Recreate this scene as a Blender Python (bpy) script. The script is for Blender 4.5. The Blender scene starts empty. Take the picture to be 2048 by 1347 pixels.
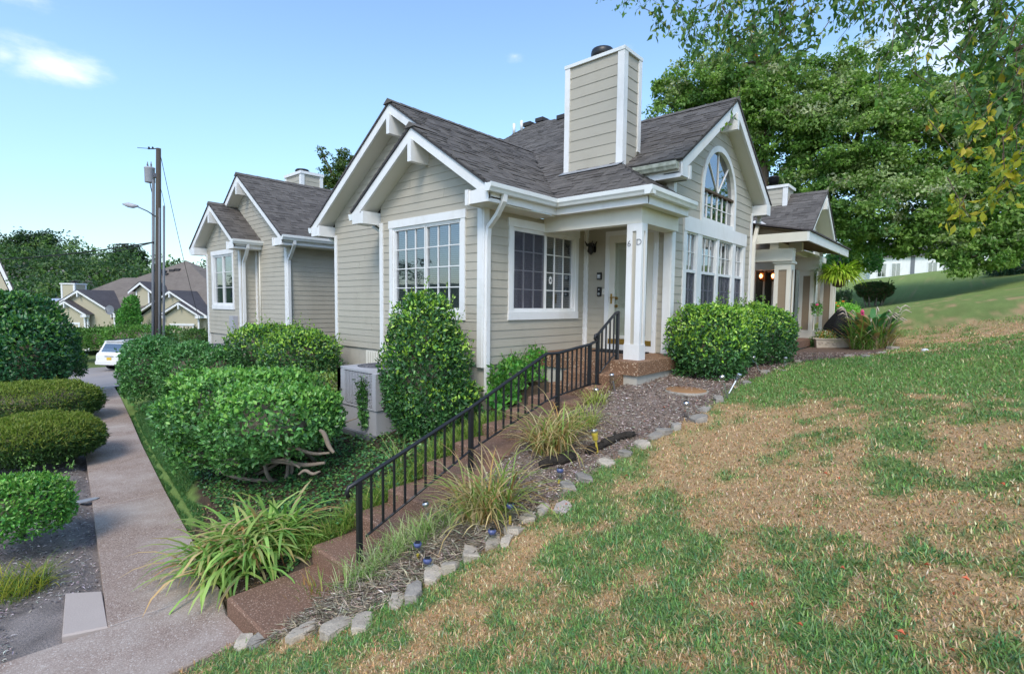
import bpy, math, random
import numpy as np
from mathutils import Vector, Matrix
rng = np.random.default_rng(7)
random.seed(7)
sc = bpy.context.scene
COL = sc.collection

# ---------------------------------------------------------------- camera, sky, sun, exposure
cam = bpy.data.cameras.new('camera')
camo = bpy.data.objects.new('camera', cam); COL.objects.link(camo)
camo.matrix_world = Matrix(((0.66353433, 0.04101717, -0.7470206, 0), (-0.74807124, 0.05047463, -0.66169611, 0),
                            (0.01056469, 0.99788271, 0.06417541, 0), (0, 0, 0, 1)))
cam.sensor_width = 36; cam.lens = 36 * 1029 / 2048.0
cam.clip_start = 0.05; cam.clip_end = 3000
sc.camera = camo
sc.view_settings.view_transform = 'Standard'; sc.view_settings.look = 'None'
sc.view_settings.gamma = 1; sc.view_settings.use_curve_mapping = False
sc.view_settings.exposure = 1.16
SUN_EL, SUN_AZ = 47, 212          # degrees; azimuth counter-clockwise from +X
w = bpy.data.worlds.new('World'); sc.world = w; w.use_nodes = True
nt = w.node_tree; nt.nodes.clear()
def wn(t, **k):
    n = nt.nodes.new(t)
    for a, b in k.items(): setattr(n, a, b)
    return n
out = wn('ShaderNodeOutputWorld'); bg = wn('ShaderNodeBackground'); bg.inputs[1].default_value = 0.15
sky = wn('ShaderNodeTexSky', sky_type='NISHITA', sun_disc=False)
sky.sun_elevation = math.radians(SUN_EL); sky.sun_rotation = math.radians(90 - SUN_AZ)
sky.altitude = 200; sky.air_density = 1.0; sky.dust_density = 1.2; sky.ozone_density = 1.6
tc = wn('ShaderNodeTexCoord')
nz = wn('ShaderNodeTexNoise'); nz.inputs['Scale'].default_value = 7; nz.inputs['Detail'].default_value = 8; nz.inputs['Roughness'].default_value = .62
mp = wn('ShaderNodeMapping'); mp.inputs['Scale'].default_value = (1, 1, 2.4)
nt.links.new(tc.outputs['Generated'], mp.inputs[0]); nt.links.new(mp.outputs[0], nz.inputs[0])
def cloud(d, rad, gain):
    """soft cloud bank about direction d"""
    v = Vector(d).normalized()
    s = wn('ShaderNodeVectorMath', operation='SUBTRACT'); s.inputs[1].default_value = v
    nt.links.new(tc.outputs['Generated'], s.inputs[0])
    sc_ = wn('ShaderNodeVectorMath', operation='MULTIPLY'); sc_.inputs[1].default_value = (1/rad, 1/rad, 2.1/rad)
    nt.links.new(s.outputs[0], sc_.inputs[0])
    l = wn('ShaderNodeVectorMath', operation='LENGTH'); nt.links.new(sc_.outputs[0], l.inputs[0])
    m = wn('ShaderNodeMapRange'); m.inputs[1].default_value = 1; m.inputs[2].default_value = 0.0
    m.inputs[3].default_value = 0; m.inputs[4].default_value = gain
    nt.links.new(l.outputs['Value'], m.inputs[0]); return m.outputs[0]
acc = None
for d, r, g in [((0.1123, 0.9431, 0.3131), .105, .64), ((0.0767, 0.9466, 0.3131), .08, .58), ((0.6788, 0.6012, 0.4217), .035, .36), ((0.7869, 0.4515, 0.4207), .09, .32), ((0.9288, 0.0379, 0.3685), .26, .62), ((0.0820, 0.9190, 0.3855), .09, .5),
                ((0.2640, 0.9640, 0.0325), .5, .10), ((0.9945, -0.0011, 0.1049), .35, .55), ((-.8, -.3, .35), .5, .5), ((-.5, .9, .3), .4, .35), ((.3, -.9, .5), .5, .5), ((-.7, -.7, .75), .4, .4)]:
    o = cloud(d, r, g)
    if acc is None: acc = o
    else:
        a = wn('ShaderNodeMath', operation='MAXIMUM'); nt.links.new(acc, a.inputs[0]); nt.links.new(o, a.inputs[1]); acc = a.outputs[0]
ad = wn('ShaderNodeMath', operation='ADD'); nt.links.new(acc, ad.inputs[0]); nt.links.new(nz.outputs[0], ad.inputs[1])
mr = wn('ShaderNodeMapRange', interpolation_type='SMOOTHSTEP'); mr.inputs[1].default_value = .74; mr.inputs[2].default_value = 1.28; mr.inputs[4].default_value = .85
gate = wn('ShaderNodeMath', operation='MULTIPLY'); gt = wn('ShaderNodeMapRange'); gt.inputs[2].default_value = .12
nt.links.new(acc, gt.inputs[0]); nt.links.new(ad.outputs[0], mr.inputs[0]); nt.links.new(mr.outputs[0], gate.inputs[0]); nt.links.new(gt.outputs[0], gate.inputs[1])
mx = wn('ShaderNodeMix', data_type='RGBA'); mx.inputs[7].default_value = (4.3, 4.3, 4.5, 1)
tn = wn('ShaderNodeMix', data_type='RGBA', blend_type='MULTIPLY'); tn.inputs[0].default_value = 1; tn.inputs[7].default_value = (.87, .95, .96, 1); nt.links.new(sky.outputs[0], tn.inputs[6])
sz_ = wn('ShaderNodeSeparateXYZ'); nt.links.new(tc.outputs['Generated'], sz_.inputs[0]); hz = wn('ShaderNodeMapRange', interpolation_type='SMOOTHSTEP'); hz.inputs[1].default_value = -.02; hz.inputs[2].default_value = .38; hz.inputs[3].default_value = .70; hz.inputs[4].default_value = 1.0; nt.links.new(sz_.outputs[2], hz.inputs[0])
th = wn('ShaderNodeVectorMath', operation='SCALE'); nt.links.new(tn.outputs[2], th.inputs[0]); nt.links.new(hz.outputs[0], th.inputs[3])
nt.links.new(gate.outputs[0], mx.inputs[0]); nt.links.new(th.outputs[0], mx.inputs[6])
nt.links.new(mx.outputs[2], bg.inputs[0]); nt.links.new(bg.outputs[0], out.inputs[0])
sun = bpy.data.lights.new('sun', 'SUN'); sun.energy = 1.0; sun.angle = math.radians(20); sun.color = (1, .90, .76)
suno = bpy.data.objects.new('sun', sun); COL.objects.link(suno)
_e, _a = math.radians(SUN_EL), math.radians(SUN_AZ)
suno.rotation_euler = Vector((math.cos(_e)*math.cos(_a), math.cos(_e)*math.sin(_a), math.sin(_e))).to_track_quat('Z', 'Y').to_euler()

# ---------------------------------------------------------------- materials
class NT:
    def __init__(s, name):
        s.m = bpy.data.materials.new(name); s.m.use_nodes = True; s.t = s.m.node_tree; s.t.nodes.clear()
        s.o = s.n('ShaderNodeOutputMaterial')
    def n(s, t, **k):
        x = s.t.nodes.new(t)
        for a, b in k.items():
            if a[0] == '_': x.inputs[int(a[1:])].default_value = b
            else: setattr(x, a, b)
        return x
    def l(s, a, b): s.t.links.new(a, b)
    def noise(s, vec, scale, detail=4, rough=.55):
        x = s.n('ShaderNodeTexNoise'); x.inputs['Scale'].default_value = scale; x.inputs['Detail'].default_value = detail; x.inputs['Roughness'].default_value = rough
        if vec: s.l(vec, x.inputs[0])
        return x.outputs[0]
    def ramp(s, fac, stops):
        x = s.n('ShaderNodeValToRGB'); e = x.color_ramp.elements
        while len(e) < len(stops): e.new(.5)
        for i, (p, c) in enumerate(stops): e[i].position = p; e[i].color = (*c, 1)
        s.l(fac, x.inputs[0]); return x.outputs[0]
    def mix(s, fac, a, b, mode='MIX'):
        x = s.n('ShaderNodeMix', data_type='RGBA', blend_type=mode)
        for sock, v in ((x.inputs[0], fac), (x.inputs[6], a), (x.inputs[7], b)):
            if hasattr(v, 'links') or hasattr(v, 'is_linked'): s.l(v, sock)
            elif isinstance(v, (tuple, list)): sock.default_value = (*v, 1) if len(v) == 3 else v
            else: sock.default_value = v
        return x.outputs[2]
    def math(s, op, a, b=0.):
        x = s.n('ShaderNodeMath', operation=op)
        for i, v in enumerate((a, b)):
            if isinstance(v, (int, float)): x.inputs[i].default_value = v
            else: s.l(v, x.inputs[i])
        return x.outputs[0]
    def bump(s, h, strength, dist=.02):
        x = s.n('ShaderNodeBump'); x.inputs[0].default_value = strength; x.inputs[1].default_value = dist; s.l(h, x.inputs['Height']); return x.outputs[0]
    def coord(s, scale=(1, 1, 1), which='Object', rndoff=False):
        c = s.n('ShaderNodeTexCoord'); mp = s.n('ShaderNodeMapping'); mp.inputs['Scale'].default_value = scale; s.l(c.outputs[which], mp.inputs[0])
        if rndoff:
            oi = s.n('ShaderNodeObjectInfo'); cx = s.n('ShaderNodeCombineXYZ'); q = s.math('MULTIPLY', oi.outputs['Random'], 50.)
            s.l(q, cx.inputs[0]); s.l(q, cx.inputs[1]); s.l(q, cx.inputs[2]); s.l(cx.outputs[0], mp.inputs[1])
        return mp.outputs[0]
    def done(s, col, rough=.6, spec=.4, metal=0., normal=None, alpha=None):
        p = s.n('ShaderNodeBsdfPrincipled')
        for sock, v in (('Base Color', col), ('Roughness', rough), ('Specular IOR Level', spec), ('Metallic', metal)):
            if isinstance(v, (int, float)): p.inputs[sock].default_value = v
            elif isinstance(v, tuple): p.inputs[sock].default_value = (*v, 1)
            else: s.l(v, p.inputs[sock])
        if normal: s.l(normal, p.inputs['Normal'])
        s.l(p.outputs[0], s.o.inputs[0]); s.p = p; return s.m

def pm(name, c, c2=None, scale=4, rough=.6, spec=.35, metal=0, bump=0, bscale=60, objvar=0., stretch=(1, 1, 1), grime=None, gscale=1.3, gamt=.5, bd=.01):
    t = NT(name); v = t.coord(stretch, rndoff=objvar > 0)
    c2 = c2 or tuple(x*.85 for x in c)
    col = t.mix(t.noise(v, scale, 5), c, c2)
    if objvar:
        oi = t.n('ShaderNodeObjectInfo'); k = t.math('ADD', t.math('MULTIPLY', oi.outputs['Random'], objvar), 1 - objvar/2)
        hv = t.n('ShaderNodeHueSaturation'); t.l(k, hv.inputs['Value']); t.l(col, hv.inputs['Color']); col = hv.outputs[0]
    if grime:
        g = t.noise(t.coord((1, 1, .45)), gscale, 6, .65)
        r = t.n('ShaderNodeMapRange'); r.inputs[1].default_value = .5; r.inputs[2].default_value = .75; r.inputs[4].default_value = gamt; t.l(g, r.inputs[0])
        col = t.mix(r.outputs[0], col, grime)
    nrm = t.bump(t.noise(v, bscale, 3), bump, bd) if bump else None
    return t.done(col, rough, spec, metal, nrm)

MT = {}
MT['siding'] = pm('siding_paint', (.445, .412, .345), (.415, .383, .32), 3, .55, .35, bump=.25, bscale=30, objvar=.07, stretch=(1, 1, 9), grime=(.33, .295, .235), gscale=1.4, gamt=.5)
MT['siding_far'] = pm('siding_far', (.47, .42, .30), (.44, .40, .29), 2, .6)
MT['siding_warm'] = pm('siding_brown', (.30, .235, .165), (.26, .20, .14), 3, .6, objvar=.07, stretch=(1, 1, 9))
MT['white'] = pm('white_paint', (.80, .80, .81), (.74, .74, .74), 5, .45, .4, bump=.1, bscale=18, grime=(.52, .49, .43), gscale=2.6, gamt=.42)
MT['cream'] = pm('cream_paint', (.74, .71, .63), (.69, .66, .585), 4, .5, .4, grime=(.55, .50, .42), gscale=1.8, gamt=.3)
MT['soffit'] = pm('soffit_paint', (.70, .68, .61), (.65, .62, .555), 3, .6)
MT['gutter'] = pm('gutter_aluminium', (.76, .78, .78), (.70, .72, .71), 3, .35, .5, grime=(.55, .54, .48), gscale=3, gamt=.35)
MT['gutter_dirty'] = pm('gutter_stained', (.66, .67, .60), (.22, .24, .16), 9, .5, .4, stretch=(1, 1, 2.5), grime=(.12, .13, .08), gscale=6, gamt=.75)
MT['concrete'] = pm('concrete', (.52, .49, .43), (.40, .375, .33), 2.5, .85, .2, bump=.3, bscale=45, grime=(.22, .21, .19), gscale=1.6, gamt=.55)
MT['pad'] = pm('pale_concrete', (.46, .395, .36), (.38, .32, .29), 3, .85, .2, bump=.2, bscale=60)
MT['iron'] = pm('black_iron', (.012, .013, .017), (.02, .02, .022), 8, .38, .5, bump=.1, bscale=90)
MT['acmetal'] = pm('grey_sheet_metal', (.40, .40, .43), (.36, .36, .39), 3, .42, .45, grime=(.29, .28, .27), gscale=1.2, gamt=.25)
MT['acdark'] = pm('dark_louvre_metal', (.16, .16, .19), (.10, .10, .12), 5, .5)
MT['dark'] = pm('dark_plastic', (.015, .015, .017), None, 4, .4, .5)
MT['blackcloth'] = pm('black_cover_cloth', (.012, .013, .015), (.02, .021, .024), 6, .8, .15, bump=.4, bscale=14)
MT['steel'] = pm('brushed_steel', (.55, .56, .58), None, 6, .28, .5, metal=.9)
MT['brass'] = pm('brass', (.45, .28, .06), (.38, .23, .05), 6, .35, .5, metal=.8)
MT['bark'] = pm('bark', (.16, .12, .09), (.08, .06, .045), 9, .9, .1, bump=.8, bscale=25, stretch=(1, 1, .3), bd=.03)
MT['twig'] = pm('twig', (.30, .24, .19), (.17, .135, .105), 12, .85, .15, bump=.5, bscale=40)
MT['pole'] = pm('pole_wood', (.10, .085, .07), (.05, .043, .036), 6, .85, .15, bump=.5, bscale=20, stretch=(1, 1, .15))
MT['log'] = pm('rotten_log', (.06, .05, .042), (.025, .022, .02), 14, .95, .1, bump=1, bscale=30, bd=.03)
MT['greydoor'] = pm('sage_door_paint', (.60, .68, .61), (.57, .65, .58), 3, .45, .4)
MT['flash'] = pm('lead_flashing', (.30, .31, .33), (.24, .25, .27), 4, .5, .4)
MT['roofdark'] = pm('roof_underlay', (.05, .047, .05), None, 4, .9)
MT['planter'] = pm('cast_stone', (.58, .50, .41), (.42, .36, .29), 14, .8, .2, bump=.6, bscale=22)
MT['carwhite'] = pm('car_paint_white', (.80, .79, .77), None, 2, .25, .5)
MT['rubber'] = pm('tyre_rubber', (.02, .02, .02), None, 3, .8)
MT['redlens'] = pm('red_lens', (.45, .02, .02), None, 3, .2, .5)
MT['plate'] = pm('yellow_plate', (.75, .48, .05), None, 3, .4)
MT['chrome'] = MT['steel']
MT['pvc'] = pm('grey_conduit', (.17, .18, .20), None, 4, .5)
MT['bluetop'] = pm('blue_solar_cap', (.09, .12, .27), (.05, .06, .16), 4, .3, .5)
MT['yellowstake'] = pm('yellow_stake', (.55, .42, .06), None, 4, .4)
MT['orange'] = pm('orange_petal', (.75, .22, .02), None, 5, .6)
MT['pink'] = pm('pink_petal', (.75, .08, .22), None, 5, .6)
MT['leafred'] = pm('fallen_leaf_orange', (.55, .13, .045), (.40, .08, .04), 9, .6, objvar=.5)
MT['rustlid'] = pm('rusty_lid', (.36, .20, .09), (.24, .12, .055), 10, .85, bump=.4, bscale=50)
MT['roofblue'] = pm('blue_metal_roof', (.35, .42, .52), None, 2, .5)

def shingle_mat(name, a, b, c):
    t = NT(name); oi = t.n('ShaderNodeObjectInfo'); g = t.n('ShaderNodeNewGeometry')
    r = t.math('FRACT', t.math('ADD', oi.outputs['Random'], g.outputs['Random Per Island']))
    v = t.coord(); col = t.ramp(r, [(0, a), (.35, b), (.7, c), (1, tuple((x+y)/2 for x, y in zip(a, c)))])
    col = t.mix(t.math('MULTIPLY', t.noise(v, 160, 2), .55), col, tuple(x*.45 for x in b))
    col = t.mix(t.math('MULTIPLY', t.noise(v, .9, 4), .45), col, tuple(x*1.35 for x in c))
    return t.done(col, .9, .2, 0, t.bump(t.noise(v, 220, 2), .5, .006))
MT['shingle'] = shingle_mat('asphalt_shingle', (.060, .053, .050), (.096, .087, .081), (.15, .136, .126))
MT['shingle_brown'] = shingle_mat('asphalt_shingle_brown', (.10, .085, .075), (.14, .12, .105), (.19, .165, .145))
def farroof_mat(name, a, b):
    t = NT(name); v = t.coord()
    br = t.n('ShaderNodeTexBrick'); br.inputs['Scale'].default_value = 3.2; br.inputs['Color1'].default_value = (*a, 1); br.inputs['Color2'].default_value = (*b, 1)
    br.inputs['Mortar'].default_value = (*[x*.6 for x in a], 1); br.inputs['Mortar Size'].default_value = .03; br.inputs['Row Height'].default_value = .3
    c = t.n('ShaderNodeTexCoord'); sx = t.n('ShaderNodeSeparateXYZ'); t.l(c.outputs['Object'], sx.inputs[0])
    cx = t.n('ShaderNodeCombineXYZ'); t.l(t.math('ADD', sx.outputs[0], sx.outputs[1]), cx.inputs[0]); t.l(sx.outputs[2], cx.inputs[1]); t.l(cx.outputs[0], br.inputs[0])
    col = t.mix(t.math('MULTIPLY', t.noise(v, 1.2, 5), .7), br.outputs[0], tuple(x*1.5 for x in b))
    return t.done(col, .9, .2)
MT['roof_far'] = farroof_mat('far_shingles', (.12, .10, .09), (.17, .145, .125))
MT['roof_far_dark'] = farroof_mat('far_shingles_dark', (.06, .055, .06), (.09, .08, .085))

def aggregate(name, cols, scale, rough=.8, base=None):
    t = NT(name); v = t.coord()
    vo = t.n('ShaderNodeTexVoronoi'); vo.inputs['Scale'].default_value = scale; t.l(v, vo.inputs[0])
    sp = t.n('ShaderNodeSeparateColor'); t.l(vo.outputs['Color'], sp.inputs[0])
    col = t.ramp(sp.outputs[0], cols)
    m = t.n('ShaderNodeMapRange'); m.inputs[1].default_value = .28; m.inputs[2].default_value = .5; t.l(vo.outputs['Distance'], m.inputs[0])
    col = t.mix(m.outputs[0], col, base or tuple(x*.6 for x in cols[0][1]))
    col = t.mix(t.math('MULTIPLY', t.noise(v, 1.7, 6, .65), .8), col, tuple(x*.72 for x in cols[1][1]))
    return t.done(col, rough, .25, 0, t.bump(vo.outputs['Distance'], .5, -.006))
MT['agg_step'] = aggregate('exposed_aggregate_brown', [(0, (.22, .125, .085)), (.5, (.33, .195, .135)), (.85, (.42, .27, .19)), (1, (.62, .50, .40))], 75)
MT['agg_porch'] = aggregate('exposed_aggregate_tan', [(0, (.20, .10, .06)), (.5, (.42, .25, .15)), (.8, (.55, .37, .24)), (1, (.68, .55, .42))], 42)
def sidewalk_mat():
    t = NT('sidewalk_aggregate'); v = t.coord()
    vo = t.n('ShaderNodeTexVoronoi'); vo.inputs['Scale'].default_value = 120; t.l(v, vo.inputs[0])
    sp = t.n('ShaderNodeSeparateColor'); t.l(vo.outputs['Color'], sp.inputs[0])
    col = t.ramp(sp.outputs[0], [(0, (.22, .155, .125)), (.45, (.32, .235, .195)), (.8, (.40, .31, .262)), (.95, (.48, .39, .34)), (1, (.66, .60, .55))])
    big = t.noise(v, 1.1, 6, .6); m = t.n('ShaderNodeMapRange'); m.inputs[1].default_value = .42; m.inputs[2].default_value = .68; m.inputs[4].default_value = .75; t.l(big, m.inputs[0])
    col = t.mix(m.outputs[0], col, (.54, .47, .42))
    col = t.mix(t.math('MULTIPLY', t.noise(v, 6, 5), .35), col, (.16, .12, .10))
    return t.done(col, .85, .25, 0, t.bump(vo.outputs['Distance'], .35, -.005))
MT['sidewalk'] = sidewalk_mat()
MT['stone'] = pm('edging_stone', (.54, .465, .375), (.35, .30, .24), 16, .9, .15, bump=.9, bscale=70, objvar=.3, grime=(.24, .20, .165), gscale=9, gamt=.7, bd=.012)
MT['stone_dark'] = pm('weathered_stone', (.40, .36, .31), (.25, .22, .19), 14, .9, .15, bump=.9, bscale=60, objvar=.3, grime=(.15, .135, .115), gscale=8, gamt=.75, bd=.012)
MT['road'] = pm('worn_asphalt', (.34, .31, .30), (.25, .225, .22), 1.2, .9, .2, bump=.3, bscale=30, grime=(.40, .33, .28), gscale=.3, gamt=.6)

def attr_mat(name, rough=.5, spec=.4, trans=.3, bump=0):
    t = NT(name); a = t.n('ShaderNodeAttribute', attribute_name='Col')
    p = t.n('ShaderNodeBsdfPrincipled'); p.inputs['Roughness'].default_value = rough; p.inputs['Specular IOR Level'].default_value = spec
    t.l(a.outputs['Color'], p.inputs['Base Color'])
    if trans:
        tr = t.n('ShaderNodeBsdfTranslucent'); t.l(t.mix(1., a.outputs['Color'], (1., 1.25, .55), 'MULTIPLY'), tr.inputs[0])
        ms = t.n('ShaderNodeMixShader', _0=trans); t.l(p.outputs[0], ms.inputs[1]); t.l(tr.outputs[0], ms.inputs[2]); t.l(ms.outputs[0], t.o.inputs[0])
    else: t.l(p.outputs[0], t.o.inputs[0])
    return t.m
MT['leaf'] = attr_mat('leaf', .5, .35, .36)
MT['leaf_gloss'] = attr_mat('leaf_glossy', .32, .5, .2)
MT['grass'] = attr_mat('grass_blade', .6, .25, .3)
MT['chips'] = attr_mat('wood_chips', .9, .15, 0)
def ground_mat():
    t = NT('ground_soil_and_turf'); a = t.n('ShaderNodeAttribute', attribute_name='Col'); v = t.coord()
    col = t.mix(t.math('MULTIPLY', t.noise(v, 9, 6, .7), .7), a.outputs['Color'], t.mix(1., a.outputs['Color'], (.45, .45, .42), 'MULTIPLY'))
    f = t.noise(v, 55, 4, .7); m = t.n('ShaderNodeMapRange'); m.inputs[1].default_value = .48; m.inputs[2].default_value = .7; m.inputs[4].default_value = .5; t.l(f, m.inputs[0])
    col = t.mix(m.outputs[0], col, t.mix(1., a.outputs['Color'], (1.45, 1.4, 1.3), 'MULTIPLY'))
    return t.done(col, .95, .1, 0, t.bump(f, .8, .03))
MT['ground'] = ground_mat()
def glass_mat(name, tint, base=.32, rough=.015):
    t = NT(name); tr = t.n('ShaderNodeBsdfTransparent'); tr.inputs[0].default_value = (*tint, 1)
    gl = t.n('ShaderNodeBsdfGlossy'); gl.inputs['Roughness'].default_value = rough; gl.inputs[0].default_value = (.95, .97, 1, 1)
    nz = t.noise(t.coord(), 2.3, 2); t.l(t.bump(nz, .02, .05), gl.inputs['Normal'])
    lw = t.n('ShaderNodeLayerWeight', _0=.5); fac = t.math('ADD', t.math('MULTIPLY', t.math('POWER', lw.outputs['Facing'], 4.), .75), .04+base*.16)
    ms = t.n('ShaderNodeMixShader'); t.l(fac, ms.inputs[0]); t.l(tr.outputs[0], ms.inputs[1]); t.l(gl.outputs[0], ms.inputs[2]); t.l(ms.outputs[0], t.o.inputs[0])
    return t.m
MT['glass'] = glass_mat('window_glass', (.72, .74, .77), .95)
MT['glass_clear'] = glass_mat('storm_glass', (.95, .98, .96), .0)
MT['glass_dark'] = glass_mat('arch_glass', (.25, .31, .37), 1.15)
def screen_mat():
    t = NT('insect_screen'); tr = t.n('ShaderNodeBsdfTransparent'); d = t.n('ShaderNodeBsdfDiffuse'); d.inputs[0].default_value = (.10, .10, .13, 1)
    ms = t.n('ShaderNodeMixShader', _0=.38); t.l(tr.outputs[0], ms.inputs[1]); t.l(d.outputs[0], ms.inputs[2]); t.l(ms.outputs[0], t.o.inputs[0]); return t.m
MT['screen'] = screen_mat()
def emit(name, c, s):
    t = NT(name); e = t.n('ShaderNodeEmission', _1=s); e.inputs[0].default_value = (*c, 1); t.l(e.outputs[0], t.o.inputs[0]); return t.m
MT['bulb'] = emit('lit_bulb', (1, .36, .12), 5)
MT['blindslat'] = pm('blind_slat', (.52, .52, .54), None, 4, .6)
MT['curtain'] = pm('pale_curtain', (.45, .44, .40), None, 4, .8)
MT['roomdark'] = pm('dim_room', (.11, .11, .115), None, 2, .9)
MT['tealblind'] = pm('teal_blind', (.05, .24, .19), (.04, .2, .16), 3, .6)

CP=np.array([
(0,0,-1.65),(1,4.05,-2.62),(2.37,2.87,-2.06),(4.25,2.47,-1.6),(5.15,2.3,-1.4),(6.4,2.15,-1.2),(8,2.3,-1.08),(9,2.55,-1.05),(10.3,2.2,-1.02),(12.5,1.9,-.98),(14.3,1.2,-.92),
(2.4,3.7,-2.25),(3.2,3.7,-1.97),(4,3.7,-1.7),(5,3.7,-1.42),(6,3.6,-1.22),(6.6,3.4,-1.15),(9,3.6,-1.1),(12.3,3.6,-1.03),(15.5,2.8,-.97),
(2,5,-2.5),(3,5.2,-2.25),(4,5.2,-1.95),(4.8,5.2,-1.75),(5.4,5.2,-1.65),(6.3,5.0,-1.3),(4.6,6.8,-1.95),(2.9,7,-2.35),(3.4,9,-2.37),(5.5,9.3,-1.95),(4,12.5,-2.45),(5.3,12.5,-2.1),(3.3,14.6,-2.52),(5,16,-2.3),
(1.2,5,-2.63),(1.3,7,-2.63),(1.9,10,-2.63),(2.5,14,-2.66),(3,18.5,-2.75),(-3,5,-2.66),(0,6,-2.63),(-2,12,-2.62),(0,9,-2.6),(0,20,-2.7),(-4,16,-2.7),
(3,0,-1.3),(6,0,-.9),(9,.3,-.75),(12,-.5,-.5),(12,1.0,-.86),(20,-1,.3),(30,-1.5,1.15),(46,-2.5,3.0),(48,7.2,1.7),(30,3.4,.05),(20,3.5,-.55),(60,0,3.6),(90,-5,4),(80,20,2.5),(120,10,3),
(8,12,-1.4),(15,10,-1),(20,20,-1),(40,40,-2),(30,60,-3),(17,5,-.9),(24,6,-.5),
(5,28,-3.85),(8,35,-4.15),(2,32,-4.1),(0,45,-4.4),(12,45,-4.3),(25,40,-3.5),(5,60,-4.5),(10,100,-3.5),(30,130,0),(0,130,0),(-30,130,1),(20,180,4),(-85,20,6),(-85,-20,5),(-75,60,5.5),(-105,10,10),(-100,50,10),(-100,-40,10),(-40,40,-3.6),(-40,0,-3),(-60,80,2),
(300,0,6),(0,400,8),(-300,0,-2),(0,-300,4),(300,300,8),(-300,300,10),(200,-200,6),(600,0,8),(0,700,10),
(-5,-5,-2.0),(0,-5,-.9),(10,-10,1.0),(4,-3,-.75),(-6,2,-2.6),(30,-20,3.5)],float)
C2=.5
def _phi(r2): return np.sqrt(r2+C2)
_A=_phi(((CP[:,None,:2]-CP[None,:,:2])**2).sum(2)); n=len(CP)
_P=np.c_[np.ones(n),CP[:,:2]*.01]
_M=np.block([[_A,_P],[_P.T,np.zeros((3,3))]])
_w=np.linalg.solve(_M,np.r_[CP[:,2],0,0,0])
def H(x,y):
    x=np.asarray(x,float);y=np.asarray(y,float);sh=x.shape
    x=x.ravel();y=y.ravel();o=np.empty(len(x))
    for i in range(0,len(x),20000):
        a=x[i:i+20000];b=y[i:i+20000]
        o[i:i+20000]=_phi((a[:,None]-CP[:,0])**2+(b[:,None]-CP[:,1])**2)@_w[:n]+_w[n]+(_w[n+1]*a+_w[n+2]*b)*.01
    return o.reshape(sh)

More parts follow.
